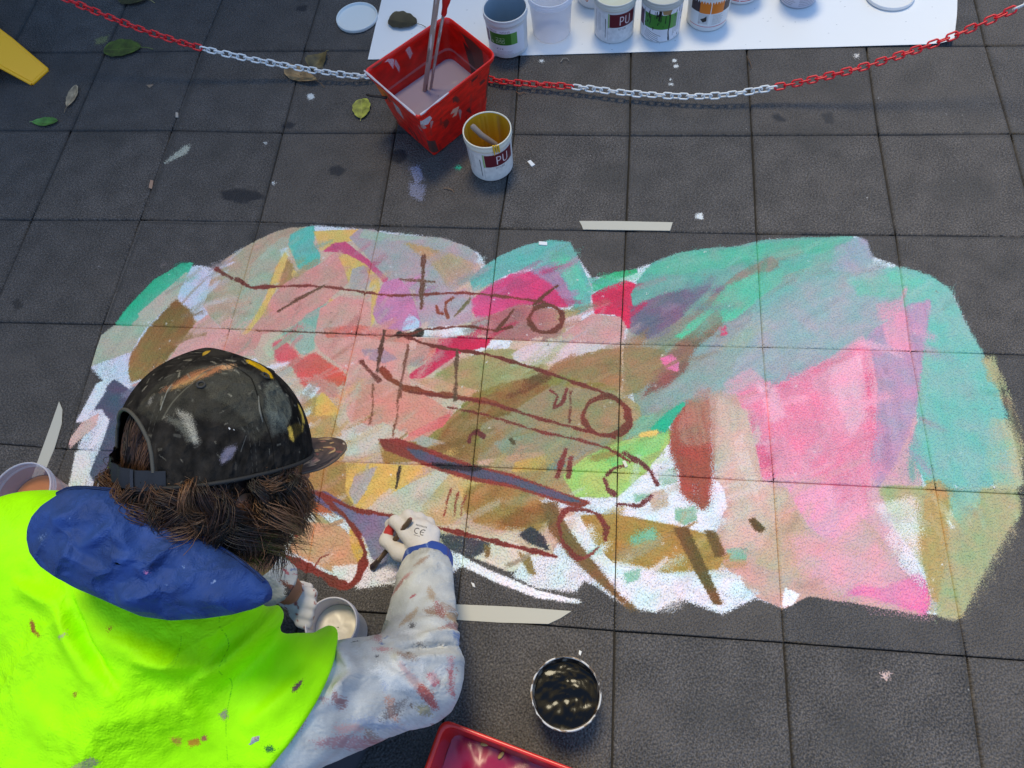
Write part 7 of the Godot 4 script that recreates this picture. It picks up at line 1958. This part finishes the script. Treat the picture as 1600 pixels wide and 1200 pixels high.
func build_cap(o: Node3D, back: Transform3D, HC: Vector3, F: Vector3, U: Vector3, R: Vector3) -> void:
	var cap := Node3D.new()
	cap.name = "cap"
	cap.transform = back
	o.add_child(cap)
	var c := canvas(1024, 1024, 10.24, Vector2(-50, -50), "262320")       # the crown spread out round its button
	c.speckle(0.0012, 0.0028)
	c.poly([-25.86, 5.17, -15.27, 5.25, -3.75, 9.56, 6.27, 18.65, 10.07, 29.58, 1.47, 34.85, -15.28, 22.21, -24.87, 14.61], "5a5748", {"d": 2.7, "o": 0.4, "s": 0.6, "a": 46, "soft": 3})
	c.poly([-9.21, 9.29, -0.7, 8.88, 7.2, 16.12, 8.31, 26.33, 0.44, 29.89, -8.27, 20.31], "5c5a4e", {"d": 2.7, "o": 0.45, "s": 0.5, "soft": 3})
	c.poly([7.41, 18.46, 13.13, 15.22, 16.75, 19.47, 18.19, 25.16, 14.31, 29.47, 8.73, 29.79, 6.36, 26.55], "7c8072", {"d": 2.5, "o": 0.6, "s": 0.9, "a": 38, "soft": 3})
	c.poly([5.89, 26.59, 13.3, 27.05, 15.76, 30.27, 8.12, 33.21], "6a7068", {"d": 2.7, "o": 0.6, "s": 0.6, "soft": 3})
	c.poly([-18.63, 8.87, -14.37, 10.02, -9.43, 9.81, -4.98, 10.31, -0.84, 9.22, -0.74, 11.29, -6.22, 13.3, -10.82, 13, -15.16, 11.69], "b0704a", {"d": 2, "s": 0.8, "a": -1, "o": 0.85, "soft": 3})
	c.poly([-1.6, 9.72, 1.07, 9.58, -0.39, 12.29, -2.09, 11.86], "c9976a", {"d": 1.8, "soft": 3})
	c.poly([-17.21, 10.35, -10.45, 12.15, -6.38, 11.44, -6.48, 12.59, -12.95, 13.4], "b8965e", {"d": 2.1, "o": 0.6, "soft": 3})
	c.poly([4.16, 7.58, 7.6, 7.37, 10.4, 9.14, 12.39, 11.8, 12.05, 14.96, 9.61, 15.44, 8.37, 13.1, 6.22, 11.25, 4.14, 9.57], "c89a14", {"d": 1.2, "soft": 3})
	c.poly([15.19, 29.74, 21.27, 25.57, 25.94, 23.28, 24.51, 26.9, 20.84, 30.09, 19.26, 32.6, 16.29, 32.23], "d8b04c", {"d": 1.3, "soft": 3})
	c.poly([23.23, 17.2, 25.93, 17.3, 27.3, 21.68, 23.91, 24.33, 22.55, 21.49], "c9a848", {"d": 1.5, "soft": 3})
	c.poly([14.02, 16.07, 17.18, 14.54, 18.82, 17.66, 15, 19.01], "1c1a18", {"d": 1.5, "soft": 3})
	c.poly([20.41, 17.49, 24.68, 21.02, 23.76, 32.07, 20.18, 33.68, 16.75, 27.72], "141312", {"d": 1.7, "o": 0.8, "soft": 3})
	c.poly([-9.45, 34.03, -6.36, 34.38, -5.62, 34.9, -8.16, 36.88, -11.21, 37.27, -12.56, 36.39, -11.43, 34.89], "77707c", {"d": 1.4, "s": 0.4, "soft": 3})
	c.line([-15.2, 9.64, -16.76, 10.3, -21.36, 13.9], 0.55, "8a8a80", {"o": 0.8, "soft": 1})
	c.line([-0.7, 8.88, -11.19, 13.82, -18.02, 15.26, -22.34, 16.68], 0.55, "6a675a", {"o": 0.6, "soft": 1})
	c.line([-0.33, 9.34, 3.75, 16.56, 4.94, 28.38, 7.62, 34.88, 9.39, 42.82], 0.41, "15130f", {"o": 0.7, "soft": 1})
	c.line([4.49, 22.57, 4.06, 26.66, 4.58, 29.75], 0.55, "9a9688", {"o": 0.6, "soft": 1})
	c.poly([-21.93, 16.42, -16.05, 23.64, -16.63, 28.84, -19.03, 27.22, -19.81, 22.27], "8a8878", {"d": 2.2, "o": 0.6, "soft": 3})
	c.line([-6.66, 29.71, -6.53, 29.92], 0.55, "d8d4d0", {"o": 0.9, "soft": 0})
	c.line([-5.42, 30.42, -5.27, 30.62], 0.39, "b8b4b0", {"o": 0.9, "soft": 0})
	c.poly([-18.05, 17.72, -15.12, 21.91, -16.29, 29.05, -17.97, 28.69, -17.62, 24.06], "b9b2a0", {"d": 2.1, "o": 0.7, "soft": 3})
	c.line([-1.78, 32.85, -3.18, 34.51, -4.63, 36.26], 0.33, "77756c", {"o": 0.6, "soft": 1})
	c.poly([-21.67, 7.14, -20.67, 7.51, -22.16, 9.41, -23.29, 8.74], "908a80", {"d": 2.2, "o": 0.7, "soft": 3})
	for k in 6:                                                       # stitched seams and dust
		var dir := Vector2.from_angle((k + 0.5) * PI / 3.0)
		for j in 26:
			for e in [-0.9, 0.9]:
				var p: Vector2 = dir * (3.0 + j * 1.6) + dir.orthogonal() * e
				c.line([p.x, p.y, p.x + dir.x * 0.8, p.y + dir.y * 0.8], 0.28, "4c4942", {"soft": 0, "o": 0.7})
	for k in 260:
		var p := Vector2.from_angle(rng.randf() * TAU) * rng.randf_range(2, 44)
		c.line([p.x, p.y, p.x + rng.randfn(0.0, 0.9), p.y + rng.randfn(0.0, 0.9)], rng.randf_range(0.2, 0.9), ["6c685c", "8c8674", "3c3a36", "a49c88", "5a5248"][k % 5], {"soft": 1, "d": 1.8, "o": 0.55})
	var m := tmat(c.texture(), 0.95)
	m.metallic_specular = 0.15
	crumple(m, 64, 0.02, 0.35)
	# crown, open over the strap at the back
	var mb := Mb.new()
	var half := 0.62
	var phis := []
	for k in 121:
		phis.append(PI + half + (TAU - 2.0 * half) * k / 120.0)
	for k in 33:
		phis.append(PI - half + 0.0001 + (2.0 * half - 0.0002) * k / 32.0)
	for side in 2:
		var first := mb.v.size()
		var rows := []
		for r in 37:
			var row := []
			for k in phis.size():
				var x: float = (phis[k] - PI) / half if k > 120 else 2.0
				var t0 := 0.0 if absf(x) > 1.0 else 0.13 + 0.50 * pow(maxf(0.0, 1.0 - x * x), 0.5)
				row.append(cap_point(HC, F, U, R, phis[k], lerpf(t0, PI / 2 - 0.001, r / 36.0), -0.0024 * side))
			rows.append(row)
		mb.grid(rows, true, side == 0)
		for k in range(first, mb.v.size()):
			var p := mb.v[k] - HC
			var flat := Vector2(p.dot(F) / CAP_A, p.dot(R) / CAP_B)
			var th := asin(clampf(p.dot(U) / CAP_H, -0.2, 1.0))
			mb.t[k] = Vector2(0.5, 0.5) + flat.normalized() * (1.0 - th / (PI / 2)) * 0.44
	put("crown", mb.mesh(), m, cap)
	# hem round the opening and along the rim
	mb = Mb.new()
	var pts := []
	for k in 41:
		var x := lerpf(-1.0, 1.0, k / 40.0)
		pts.append(cap_point(HC, F, U, R, PI + x * half, 0.13 + 0.50 * pow(maxf(0.0, 1.0 - x * x), 0.5), 0.0004))
	tube(mb, pts, 0.0022, 7)
	put("opening_hem", mb.mesh(), mat("45423a", 0.8), cap)
	mb = Mb.new()
	pts = []
	for k in 100:
		pts.append(cap_point(HC, F, U, R, PI + half + (TAU - 2.0 * half) * k / 99.0, 0.0, 0.0006))
	tube(mb, pts, 0.0026, 7)
	put("rim_hem", mb.mesh(), mat("1b1a19", 0.75), cap)
	# strap
	mb = Mb.new()
	for side in 2:
		var rows := []
		for r in 5:
			var row := []
			for k in 41:
				row.append(cap_point(HC, F, U, R, PI + lerpf(-0.75, 0.70, k / 40.0), lerpf(-0.03, 0.145, r / 4.0), -0.0006 + 0.002 * (1 - side) + 0.0012 * sin(k * 0.9)))
			rows.append(row)
		mb.grid(rows, false, side == 0)
	put("strap", mb.mesh(), mat("16171c", 0.7), cap)
	mb = Mb.new()
	var rowsb := []
	for r in 2:
		var row := []
		for k in 5:
			row.append(cap_point(HC, F, U, R, PI - 0.36 - 0.045 * r, lerpf(-0.035, 0.15, k / 4.0), 0.0038))
		rowsb.append(row)
	mb.grid(rowsb, false, true)
	put("strap_loop", mb.mesh(), mat("22232a", 0.6), cap)
	# brim
	mb = Mb.new()
	var bc := canvas(256, 256, 2.56, Vector2.ZERO, "4c3c34")
	bc.speckle(0.001, 0.002)
	for k in 60:
		var p := Vector2(rng.randf_range(0, 100), rng.randf_range(0, 100))
		bc.line([p.x, p.y, p.x + rng.randf_range(-4, 4), p.y + rng.randf_range(4, 30)], rng.randf_range(2, 6), ["b09070", "8a4c40", "c9a26a", "5c4038", "cdbca8", "9a6a58", "2a2220"][k % 7], {"d": 1.4, "s": 0.6, "a": 90, "o": 0.85})
	for side in 2:
		var rows := []
		for r in 13:
			var row := []
			for k in 41:
				var s := k / 40.0 * 2.0 - 1.0
				var root := cap_point(HC, F, U, R, s * 0.82, 0.02, -0.002)
				var t := r / 12.0
				var reach := 0.060 * pow(maxf(0.0, 1.0 - s * s), 0.42)
				row.append(root + (F * reach * t) - U * (t * reach * 0.10 + s * s * 0.022 * t) - U * (0.0024 * side) + R * (-s * 0.010 * t))
			rows.append(row)
		mb.grid(rows, false, side == 1)
	put("brim", mb.mesh(), tmat(bc.texture(), 0.55), cap)
	mb = Mb.new()
	pts = []
	for k in 41:
		var s := k / 40.0 * 2.0 - 1.0
		var reach := 0.060 * pow(maxf(0.0, 1.0 - s * s), 0.42)
		pts.append(cap_point(HC, F, U, R, s * 0.82, 0.02, -0.002) + F * reach - U * (reach * 0.10 + s * s * 0.022 + 0.0012) + R * (-s * 0.010))
	tube(mb, pts, 0.0019, 6)
	put("brim_edge", mb.mesh(), mat("5c4c40", 0.7), cap)
	# button and eyelets
	mb = Mb.new()
	lathe(mb, [Vector2(0.0095, -0.003), Vector2(0.0105, 0.0), Vector2(0.0095, 0.003), Vector2(0.006, 0.005), Vector2(0, 0.0058)], 24)
	put("button", mb.mesh(), mat("a8831c", 0.5), cap, Transform3D(Basis(F, U, F.cross(U)), cap_point(HC, F, U, R, 0.0, PI / 2)))
	for k in 6:
		var phi := k * PI / 3.0
		if k == 3:
			continue
		var p := cap_point(HC, F, U, R, phi, 0.92, 0.0008)
		var nn := (cap_point(HC, F, U, R, phi, 0.92, 0.01) - p).normalized()
		var e1 := nn.cross(U).normalized()
		mb = Mb.new()
		var tor := ring(Vector3.ZERO, e1 * 0.0042, nn.cross(e1) * 0.0042, 16)
		tor.append(tor[0])
		tube(mb, tor, 0.0015, 6, false)
		put("eyelet", mb.mesh(), mat("2e2c28", 0.7), cap, Transform3D(Basis.IDENTITY, p))

func build_hair(o: Node3D, back: Transform3D, HC: Vector3, F: Vector3, U: Vector3, R: Vector3, C7: Vector3) -> void:
	rng.seed = 23
	var mb := Mb.new()
	mb.colored = true
	# the mass underneath
	var under := bones_of([[HC + U * 0.015 - F * 0.012, HC - U * 0.05 - F * 0.020, 0.088, 0.088], [HC - U * 0.05 - F * 0.035, HC - U * 0.12 - F * 0.035, 0.082, 0.06]], 0.03)
	var uf := func(p: Vector3) -> float:
		return maxf(under.f(p), (p - HC - F * 0.045).dot((F - U * 0.25).normalized()))
	var dark := Color(0.012, 0.007, 0.004)
	nets(uf, under.lo(0.02), under.hi(0.02), 0.008, mb, null, func(_p: Vector3) -> Color: return dark)
	var shades := [Color(0.014, 0.008, 0.006), Color(0.030, 0.015, 0.009), Color(0.060, 0.029, 0.014), Color(0.115, 0.054, 0.024), Color(0.19, 0.092, 0.040)]
	var gravity := Vector3.DOWN
	for lock in 260:
		var phi := rng.randf_range(1.1, TAU - 0.8)
		var drop := rng.randf_range(-0.002, 0.066)
		if lock < 70:
			drop = rng.randf_range(-0.006, 0.010)
		var out := (F * cos(phi) + R * sin(phi)).normalized()
		var side := out.cross(U)
		var shrink := 1.0 - maxf(0.0, drop) * 2.6
		var root := HC + F * (CAP_A * 0.93 * shrink * cos(phi) - 0.012 * drop / 0.09) + R * (CAP_B * 0.93 * shrink * sin(phi)) - U * drop
		var along := (out * rng.randf_range(0.15, 0.5) - U * rng.randf_range(0.35, 0.8) + gravity * 0.35 + side * rng.randf_range(-1.1, 1.1)).normalized()
		var length := rng.randf_range(0.040, 0.072)
		var cr := rng.randf_range(0.006, 0.0125)
		var turns := rng.randf_range(0.6, 1.25)
		var phase := rng.randf() * TAU
		var s1 := along.cross(Vector3(0.3, 1, 0.2)).normalized()
		var s2 := along.cross(s1)
		var shade: int = rng.randi_range(1, 4) if rng.randf() < 0.6 else rng.randi_range(0, 2)
		var hand := 1.0 if rng.randf() < 0.5 else -1.0
		for strand in 52:
			var off := s1 * rng.randfn(0.0, 0.0042) + s2 * rng.randfn(0.0, 0.0042)
			var flare := rng.randf_range(0.7, 1.3)
			var l := length * rng.randf_range(0.75, 1.15)
			var ph := phase + rng.randfn(0.0, 0.34)
			var tilt := side * rng.randfn(0.0, 0.07) + out * rng.randfn(0.0, 0.07)
			var pts := []
			var n := 12
			for k in n:
				var t := k / (n - 1.0)
				var a := ph + hand * turns * TAU * t
				var rr := cr * minf(1.0, 0.4 + 1.4 * t) * flare
				pts.append(root + off * (1.1 - 0.6 * t) + (along + tilt) * (l * t) + (s1 * (cos(a) - cos(ph)) + s2 * (sin(a) - sin(ph))) * rr + gravity * (l * 0.25 * t * t))
			var col: Color = shades[clampi(shade + (rng.randi_range(-1, 1) if rng.randf() < 0.6 else 0), 0, 4)]
			tube(mb, pts, [0.00036, 0.00042, 0.00042, 0.00042, 0.0004, 0.0004, 0.0004, 0.00038, 0.00036, 0.0003, 0.00024, 0.0001], 3, false, col)
	# hair lying on the head inside the cap's opening
	for strand in 2600:
		var lockn := strand % 26
		var phi := PI + lerpf(-0.66, 0.66, (lockn + 0.5) / 26.0) + rng.randfn(0.0, 0.035)
		var t0 := rng.randf_range(0.35, 0.72)
		var drift := sin(lockn * 2.4) * 0.22 + 0.10 + rng.randfn(0.0, 0.05)
		var deep := -0.013 - rng.randf() * 0.006
		var pts := []
		for k in 9:
			var t := k / 8.0
			pts.append(cap_point(HC, F, U, R, phi + drift * t + 0.05 * sin(t * 5.0 + lockn), lerpf(t0, -0.08, t), deep + 0.004 * sin(t * 4.0 + lockn * 1.3)))
		tube(mb, pts, 0.0004, 3, false, shades[clampi(1 + (lockn * 7) % 3 + rng.randi_range(-1, 1), 0, 4)])
	# loose single hairs
	for k in 70:
		var phi := rng.randf_range(0.95, TAU - 0.7)
		var out := F * cos(phi) + R * sin(phi)
		var root := HC + F * (CAP_A * 0.95 * cos(phi)) + R * (CAP_B * 0.95 * sin(phi)) - U * rng.randf_range(0.0, 0.09)
		var p := root
		var d := (out * rng.randf_range(0.2, 1.0) - U * rng.randf_range(0.4, 1.2)).normalized()
		var pts := []
		for j in 11:
			pts.append(p)
			p += d * 0.006
			d = (d + Vector3(rng.randfn(0, 0.25), rng.randfn(0, 0.25) - 0.08, rng.randfn(0, 0.25))).normalized()
		tube(mb, pts, 0.0004, 3, false, shades[2 + k % 3])
	var m := mat("ffffff", 0.42)
	m.vertex_color_use_as_albedo = true
	put("hair", mb.mesh(), m, o, back)

func build_hands(o: Node3D, back: Transform3D, RW: Vector3, LW: Vector3, fore: Vector3) -> void:
	# right glove: a fist closed on the brush, back of the hand up
	var hand := bones_of([[Vector3(0.9411, 0.088, 1.5619), Vector3(0.8925, 0.09, 1.5186), 0.0239, 0.0142], [Vector3(0.9411, 0.088, 1.5619), Vector3(0.9132, 0.094, 1.5065), 0.0251, 0.0148], [Vector3(0.9437, 0.086, 1.5613), Vector3(0.9326, 0.09, 1.5071), 0.0239, 0.0142], [Vector3(0.9459, 0.082, 1.5602), Vector3(0.9485, 0.08, 1.5124), 0.0228, 0.0131], [Vector3(0.9553, 0.082, 1.5855), Vector3(0.9422, 0.086, 1.5614), 0.0308, 0.0296], [Vector3(0.8925, 0.09, 1.5186), Vector3(0.8621, 0.07, 1.4907), 0.0131, 0.012], [Vector3(0.8621, 0.07, 1.4907), Vector3(0.8472, 0.046, 1.491), 0.0116, 0.0105], [Vector3(0.8472, 0.046, 1.491), Vector3(0.8514, 0.03, 1.5002), 0.0105, 0.0091], [Vector3(0.9132, 0.094, 1.5065), Vector3(0.8885, 0.07, 1.4769), 0.0137, 0.0123], [Vector3(0.8885, 0.07, 1.4769), Vector3(0.8765, 0.04, 1.4812), 0.012, 0.0108], [Vector3(0.8765, 0.04, 1.4812), Vector3(0.8858, 0.026, 1.4985), 0.0108, 0.0097], [Vector3(0.9326, 0.09, 1.5071), Vector3(0.9119, 0.066, 1.4804), 0.0131, 0.012], [Vector3(0.9119, 0.066, 1.4804), Vector3(0.9019, 0.036, 1.4848), 0.0116, 0.0105], [Vector3(0.9019, 0.036, 1.4848), Vector3(0.9085, 0.024, 1.5027), 0.0105, 0.0093], [Vector3(0.9485, 0.08, 1.5124), Vector3(0.9317, 0.058, 1.4861), 0.012, 0.0108], [Vector3(0.9317, 0.058, 1.4861), Vector3(0.9234, 0.034, 1.4922), 0.0105, 0.0096], [Vector3(0.9234, 0.034, 1.4922), Vector3(0.9268, 0.024, 1.5078), 0.0096, 0.0084], [Vector3(0.9216, 0.078, 1.5666), Vector3(0.8813, 0.07, 1.5556), 0.0211, 0.0165], [Vector3(0.8813, 0.07, 1.5556), Vector3(0.8475, 0.062, 1.5304), 0.016, 0.0131], [Vector3(0.8475, 0.062, 1.5304), Vector3(0.8481, 0.058, 1.5096), 0.0131, 0.0105]], 0.010)
	var mb := Mb.new()
	mb.colored = true
	var wv := noise(160.0, 4)
	var tint := func(p: Vector3) -> Color:
		var c := Color(0.62, 0.55, 0.49)
		for q in [[Vector3(0.8515, 0.066, 1.5101), 0.012], [Vector3(0.8645, 0.06, 1.5), 0.010]]:
			if p.distance_to(q[0]) < q[1] * (1.0 + 0.3 * wv.get_noise_3dv(p * 0.6)):
				c = Color(0.42, 0.035, 0.03)
		return c
	var hf := func(p: Vector3) -> float:
		return hand.f(p) - 0.0006 * wv.get_noise_3dv(p)
	nets(hf, hand.lo(0.01), hand.hi(0.01), 0.0028, mb, null, tint)
	var gm := mat("ffffff", 0.85)
	gm.vertex_color_use_as_albedo = true
	var glove := put("glove", mb.mesh(), gm, o, back)
	# print on the back of the glove: CE and lines of small type
	var ink := mat("3c3634", 0.8)
	var po := Vector3(0.9218, 0.1, 1.5146)
	var px := Vector3(0.9749, 0, 0.2227)
	var pn := Vector3(-0.0701, 0.9492, 0.3067)
	var pz := pn.cross(px).normalized() * -1.0
	var drop := func(q: Vector2) -> Vector3:                      # onto the knitted surface
		var p: Vector3 = po + px * q.x + pz * q.y + pn * 0.02
		for k in 24:
			var d: float = hf.call(p)
			p -= pn * maxf(d, 0.0002) * 0.8
			if d < 0.0004:
				break
		return p + pn * 0.0005
	mb = Mb.new()
	for letter in 2:
		var pts := []
		for k in 13:
			var a := deg_to_rad(55.0 + 250.0 * k / 12.0)
			pts.append(drop.call(Vector2(letter * 0.0125 + cos(a) * 0.0052, -sin(a) * 0.0052)))
		tube(mb, pts, 0.0007, 4)
		if letter == 1:
			tube(mb, [drop.call(Vector2(0.0073, 0)), drop.call(Vector2(0.0105, 0)), drop.call(Vector2(0.0145, 0))], 0.0006, 4)
	for k in 9:
		tube(mb, [drop.call(Vector2(-0.006 + k * 0.0026, -0.0125)), drop.call(Vector2(-0.0055 + k * 0.0026, -0.0095))], 0.0005, 4)
	for k in 5:
		tube(mb, [drop.call(Vector2(-0.003 + k * 0.0028, 0.0085)), drop.call(Vector2(-0.0016 + k * 0.0028, 0.0088))], 0.0006, 4)
	put("print", mb.mesh(), ink, glove)
	# left glove: fingers over the pot's rim
	var lh := bones_of([[Vector3(0.679, 0.105, 1.6633), Vector3(0.7044, 0.11, 1.6751), 0.026, 0.024], [Vector3(0.7044, 0.11, 1.6751), Vector3(0.7142, 0.118, 1.6584), 0.015, 0.011], [Vector3(0.7142, 0.118, 1.6584), Vector3(0.7269, 0.112, 1.6589), 0.0108, 0.0098], [Vector3(0.7269, 0.112, 1.6589), Vector3(0.7237, 0.09, 1.665), 0.0095, 0.0085], [Vector3(0.7079, 0.108, 1.682), Vector3(0.7188, 0.118, 1.6805), 0.013, 0.0108], [Vector3(0.7188, 0.118, 1.6805), Vector3(0.7314, 0.112, 1.681), 0.0105, 0.0095], [Vector3(0.7314, 0.112, 1.681), Vector3(0.7283, 0.088, 1.6845), 0.0095, 0.0085], [Vector3(0.7027, 0.104, 1.6891), Vector3(0.7165, 0.116, 1.6976), 0.012, 0.0102], [Vector3(0.7165, 0.116, 1.6976), Vector3(0.7282, 0.11, 1.7006), 0.01, 0.0092], [Vector3(0.7282, 0.11, 1.7006), Vector3(0.7275, 0.09, 1.7036), 0.0092, 0.0082], [Vector3(0.6935, 0.096, 1.6958), Vector3(0.7145, 0.108, 1.7135), 0.011, 0.0095], [Vector3(0.7145, 0.108, 1.7135), Vector3(0.7257, 0.104, 1.717), 0.0092, 0.0085], [Vector3(0.7257, 0.104, 1.717), Vector3(0.7267, 0.086, 1.7191), 0.0085, 0.0075], [Vector3(0.6897, 0.1, 1.6591), Vector3(0.6931, 0.088, 1.6438), 0.014, 0.0115], [Vector3(0.6931, 0.088, 1.6438), Vector3(0.7061, 0.08, 1.6413), 0.0115, 0.0095]], 0.008)
	mb = Mb.new()
	mb.colored = true
	var tint2 := func(p: Vector3) -> Color:
		return Color(0.30, 0.09, 0.07) if wv.get_noise_3dv(p * 0.3) > 0.34 else Color(0.60, 0.55, 0.50)
	nets(lh.f, lh.lo(0.01), lh.hi(0.01), 0.0035, mb, null, tint2)
	put("glove", mb.mesh(), gm, o, back)
	# the brush
	var br := thing("paint_brush", "short brush with dark wooden handle held in the white glove, tip on the lilac stroke", "paint brush")
	mb = Mb.new()
	tube(mb, [Vector3(0.908, 0.124, 1.4967), Vector3(0.9049, 0.12, 1.4998), Vector3(0.8835, 0.094, 1.5194), Vector3(0.8504, 0.046, 1.5429), Vector3(0.827, 0.022, 1.5633)], [0.0035, 0.0055, 0.0062, 0.0056, 0.005], 10)
	put("handle", mb.mesh(), grimy("5c4630", 9), br)
	mb = Mb.new()
	tube(mb, [Vector3(0.827, 0.022, 1.5633), Vector3(0.8172, 0.011, 1.571)], [0.006, 0.0064], 10)
	put("ferrule", mb.mesh(), mat("4a3c36", 0.4, 0.4), br)
	mb = Mb.new()
	tube(mb, [Vector3(0.8172, 0.011, 1.571), Vector3(0.8122, 0.005, 1.5754), Vector3(0.8075, 0.001, 1.579)], [0.0068, 0.0085, 0.004], 12)
	put("bristles", mb.mesh(), mat("2a1c20", 0.35), br)


# ------------------------------------------------------------------ what stands round the place and shades it
func build_surroundings() -> void:
	# the house whose soft shade lies over the upper left of the pavement
	var o := thing("building", "plain plastered house outside the frame at upper left, shading the left slabs", "building")
	var foot := [Vector2(1.5, -3.75), Vector2(-5.0, 2.3), Vector2(-11.8, -4.7), Vector2(-5.3, -10.8)]
	var plaster := mat("b7aa9a", 0.85)
	var mb := Mb.new()
	var h := 8.0
	for k in 4:
		var a: Vector2 = foot[k]
		var b: Vector2 = foot[(k + 1) % 4]
		var pts := [Vector3(a.x, -0.01, a.y), Vector3(a.x, h, a.y), Vector3(b.x, h, b.y), Vector3(b.x, -0.01, b.y)]
		mb.flat(pts)
	put("wall", mb.mesh(), plaster, o)
	mb = Mb.new()
	var roof := []
	for p in foot:
		roof.append(p * 1.0)
	plate(mb, roof, h - 0.001, h + 0.12, 0.02)
	put("roof", mb.mesh(), mat("8c5a48", 0.85), o)
	var a: Vector2 = foot[0]
	var b: Vector2 = foot[1]
	var d := (b - a).normalized()
	var nn := Vector3(-d.y, 0, d.x)
	if nn.dot(Vector3(1, 0, 1)) < 0.0:
		nn = -nn
	for k in 5:
		for storey in 3:
			var c := a + d * (1.2 + k * 1.6)
			var at := Transform3D(Basis(Vector3(d.x, 0, d.y), Vector3.UP, Vector3(d.x, 0, d.y).cross(Vector3.UP)), Vector3(c.x, 0.9 + storey * 2.4, c.y) + nn * 0.02)
			var box := BoxMesh.new()
			box.size = Vector3(0.95, 1.35, 0.07)
			var fr := put("window", box, mat("d8d4cc", 0.5), o, at.translated_local(Vector3(0, 0.7, 0)))
			var pane := BoxMesh.new()
			pane.size = Vector3(0.8, 1.2, 0.02)
			put("pane", pane, mat("1c242c", 0.08), fr, Transform3D(Basis.IDENTITY, Vector3(0, 0, 0.034 if nn.dot(at.basis.z) > 0.0 else -0.034)))
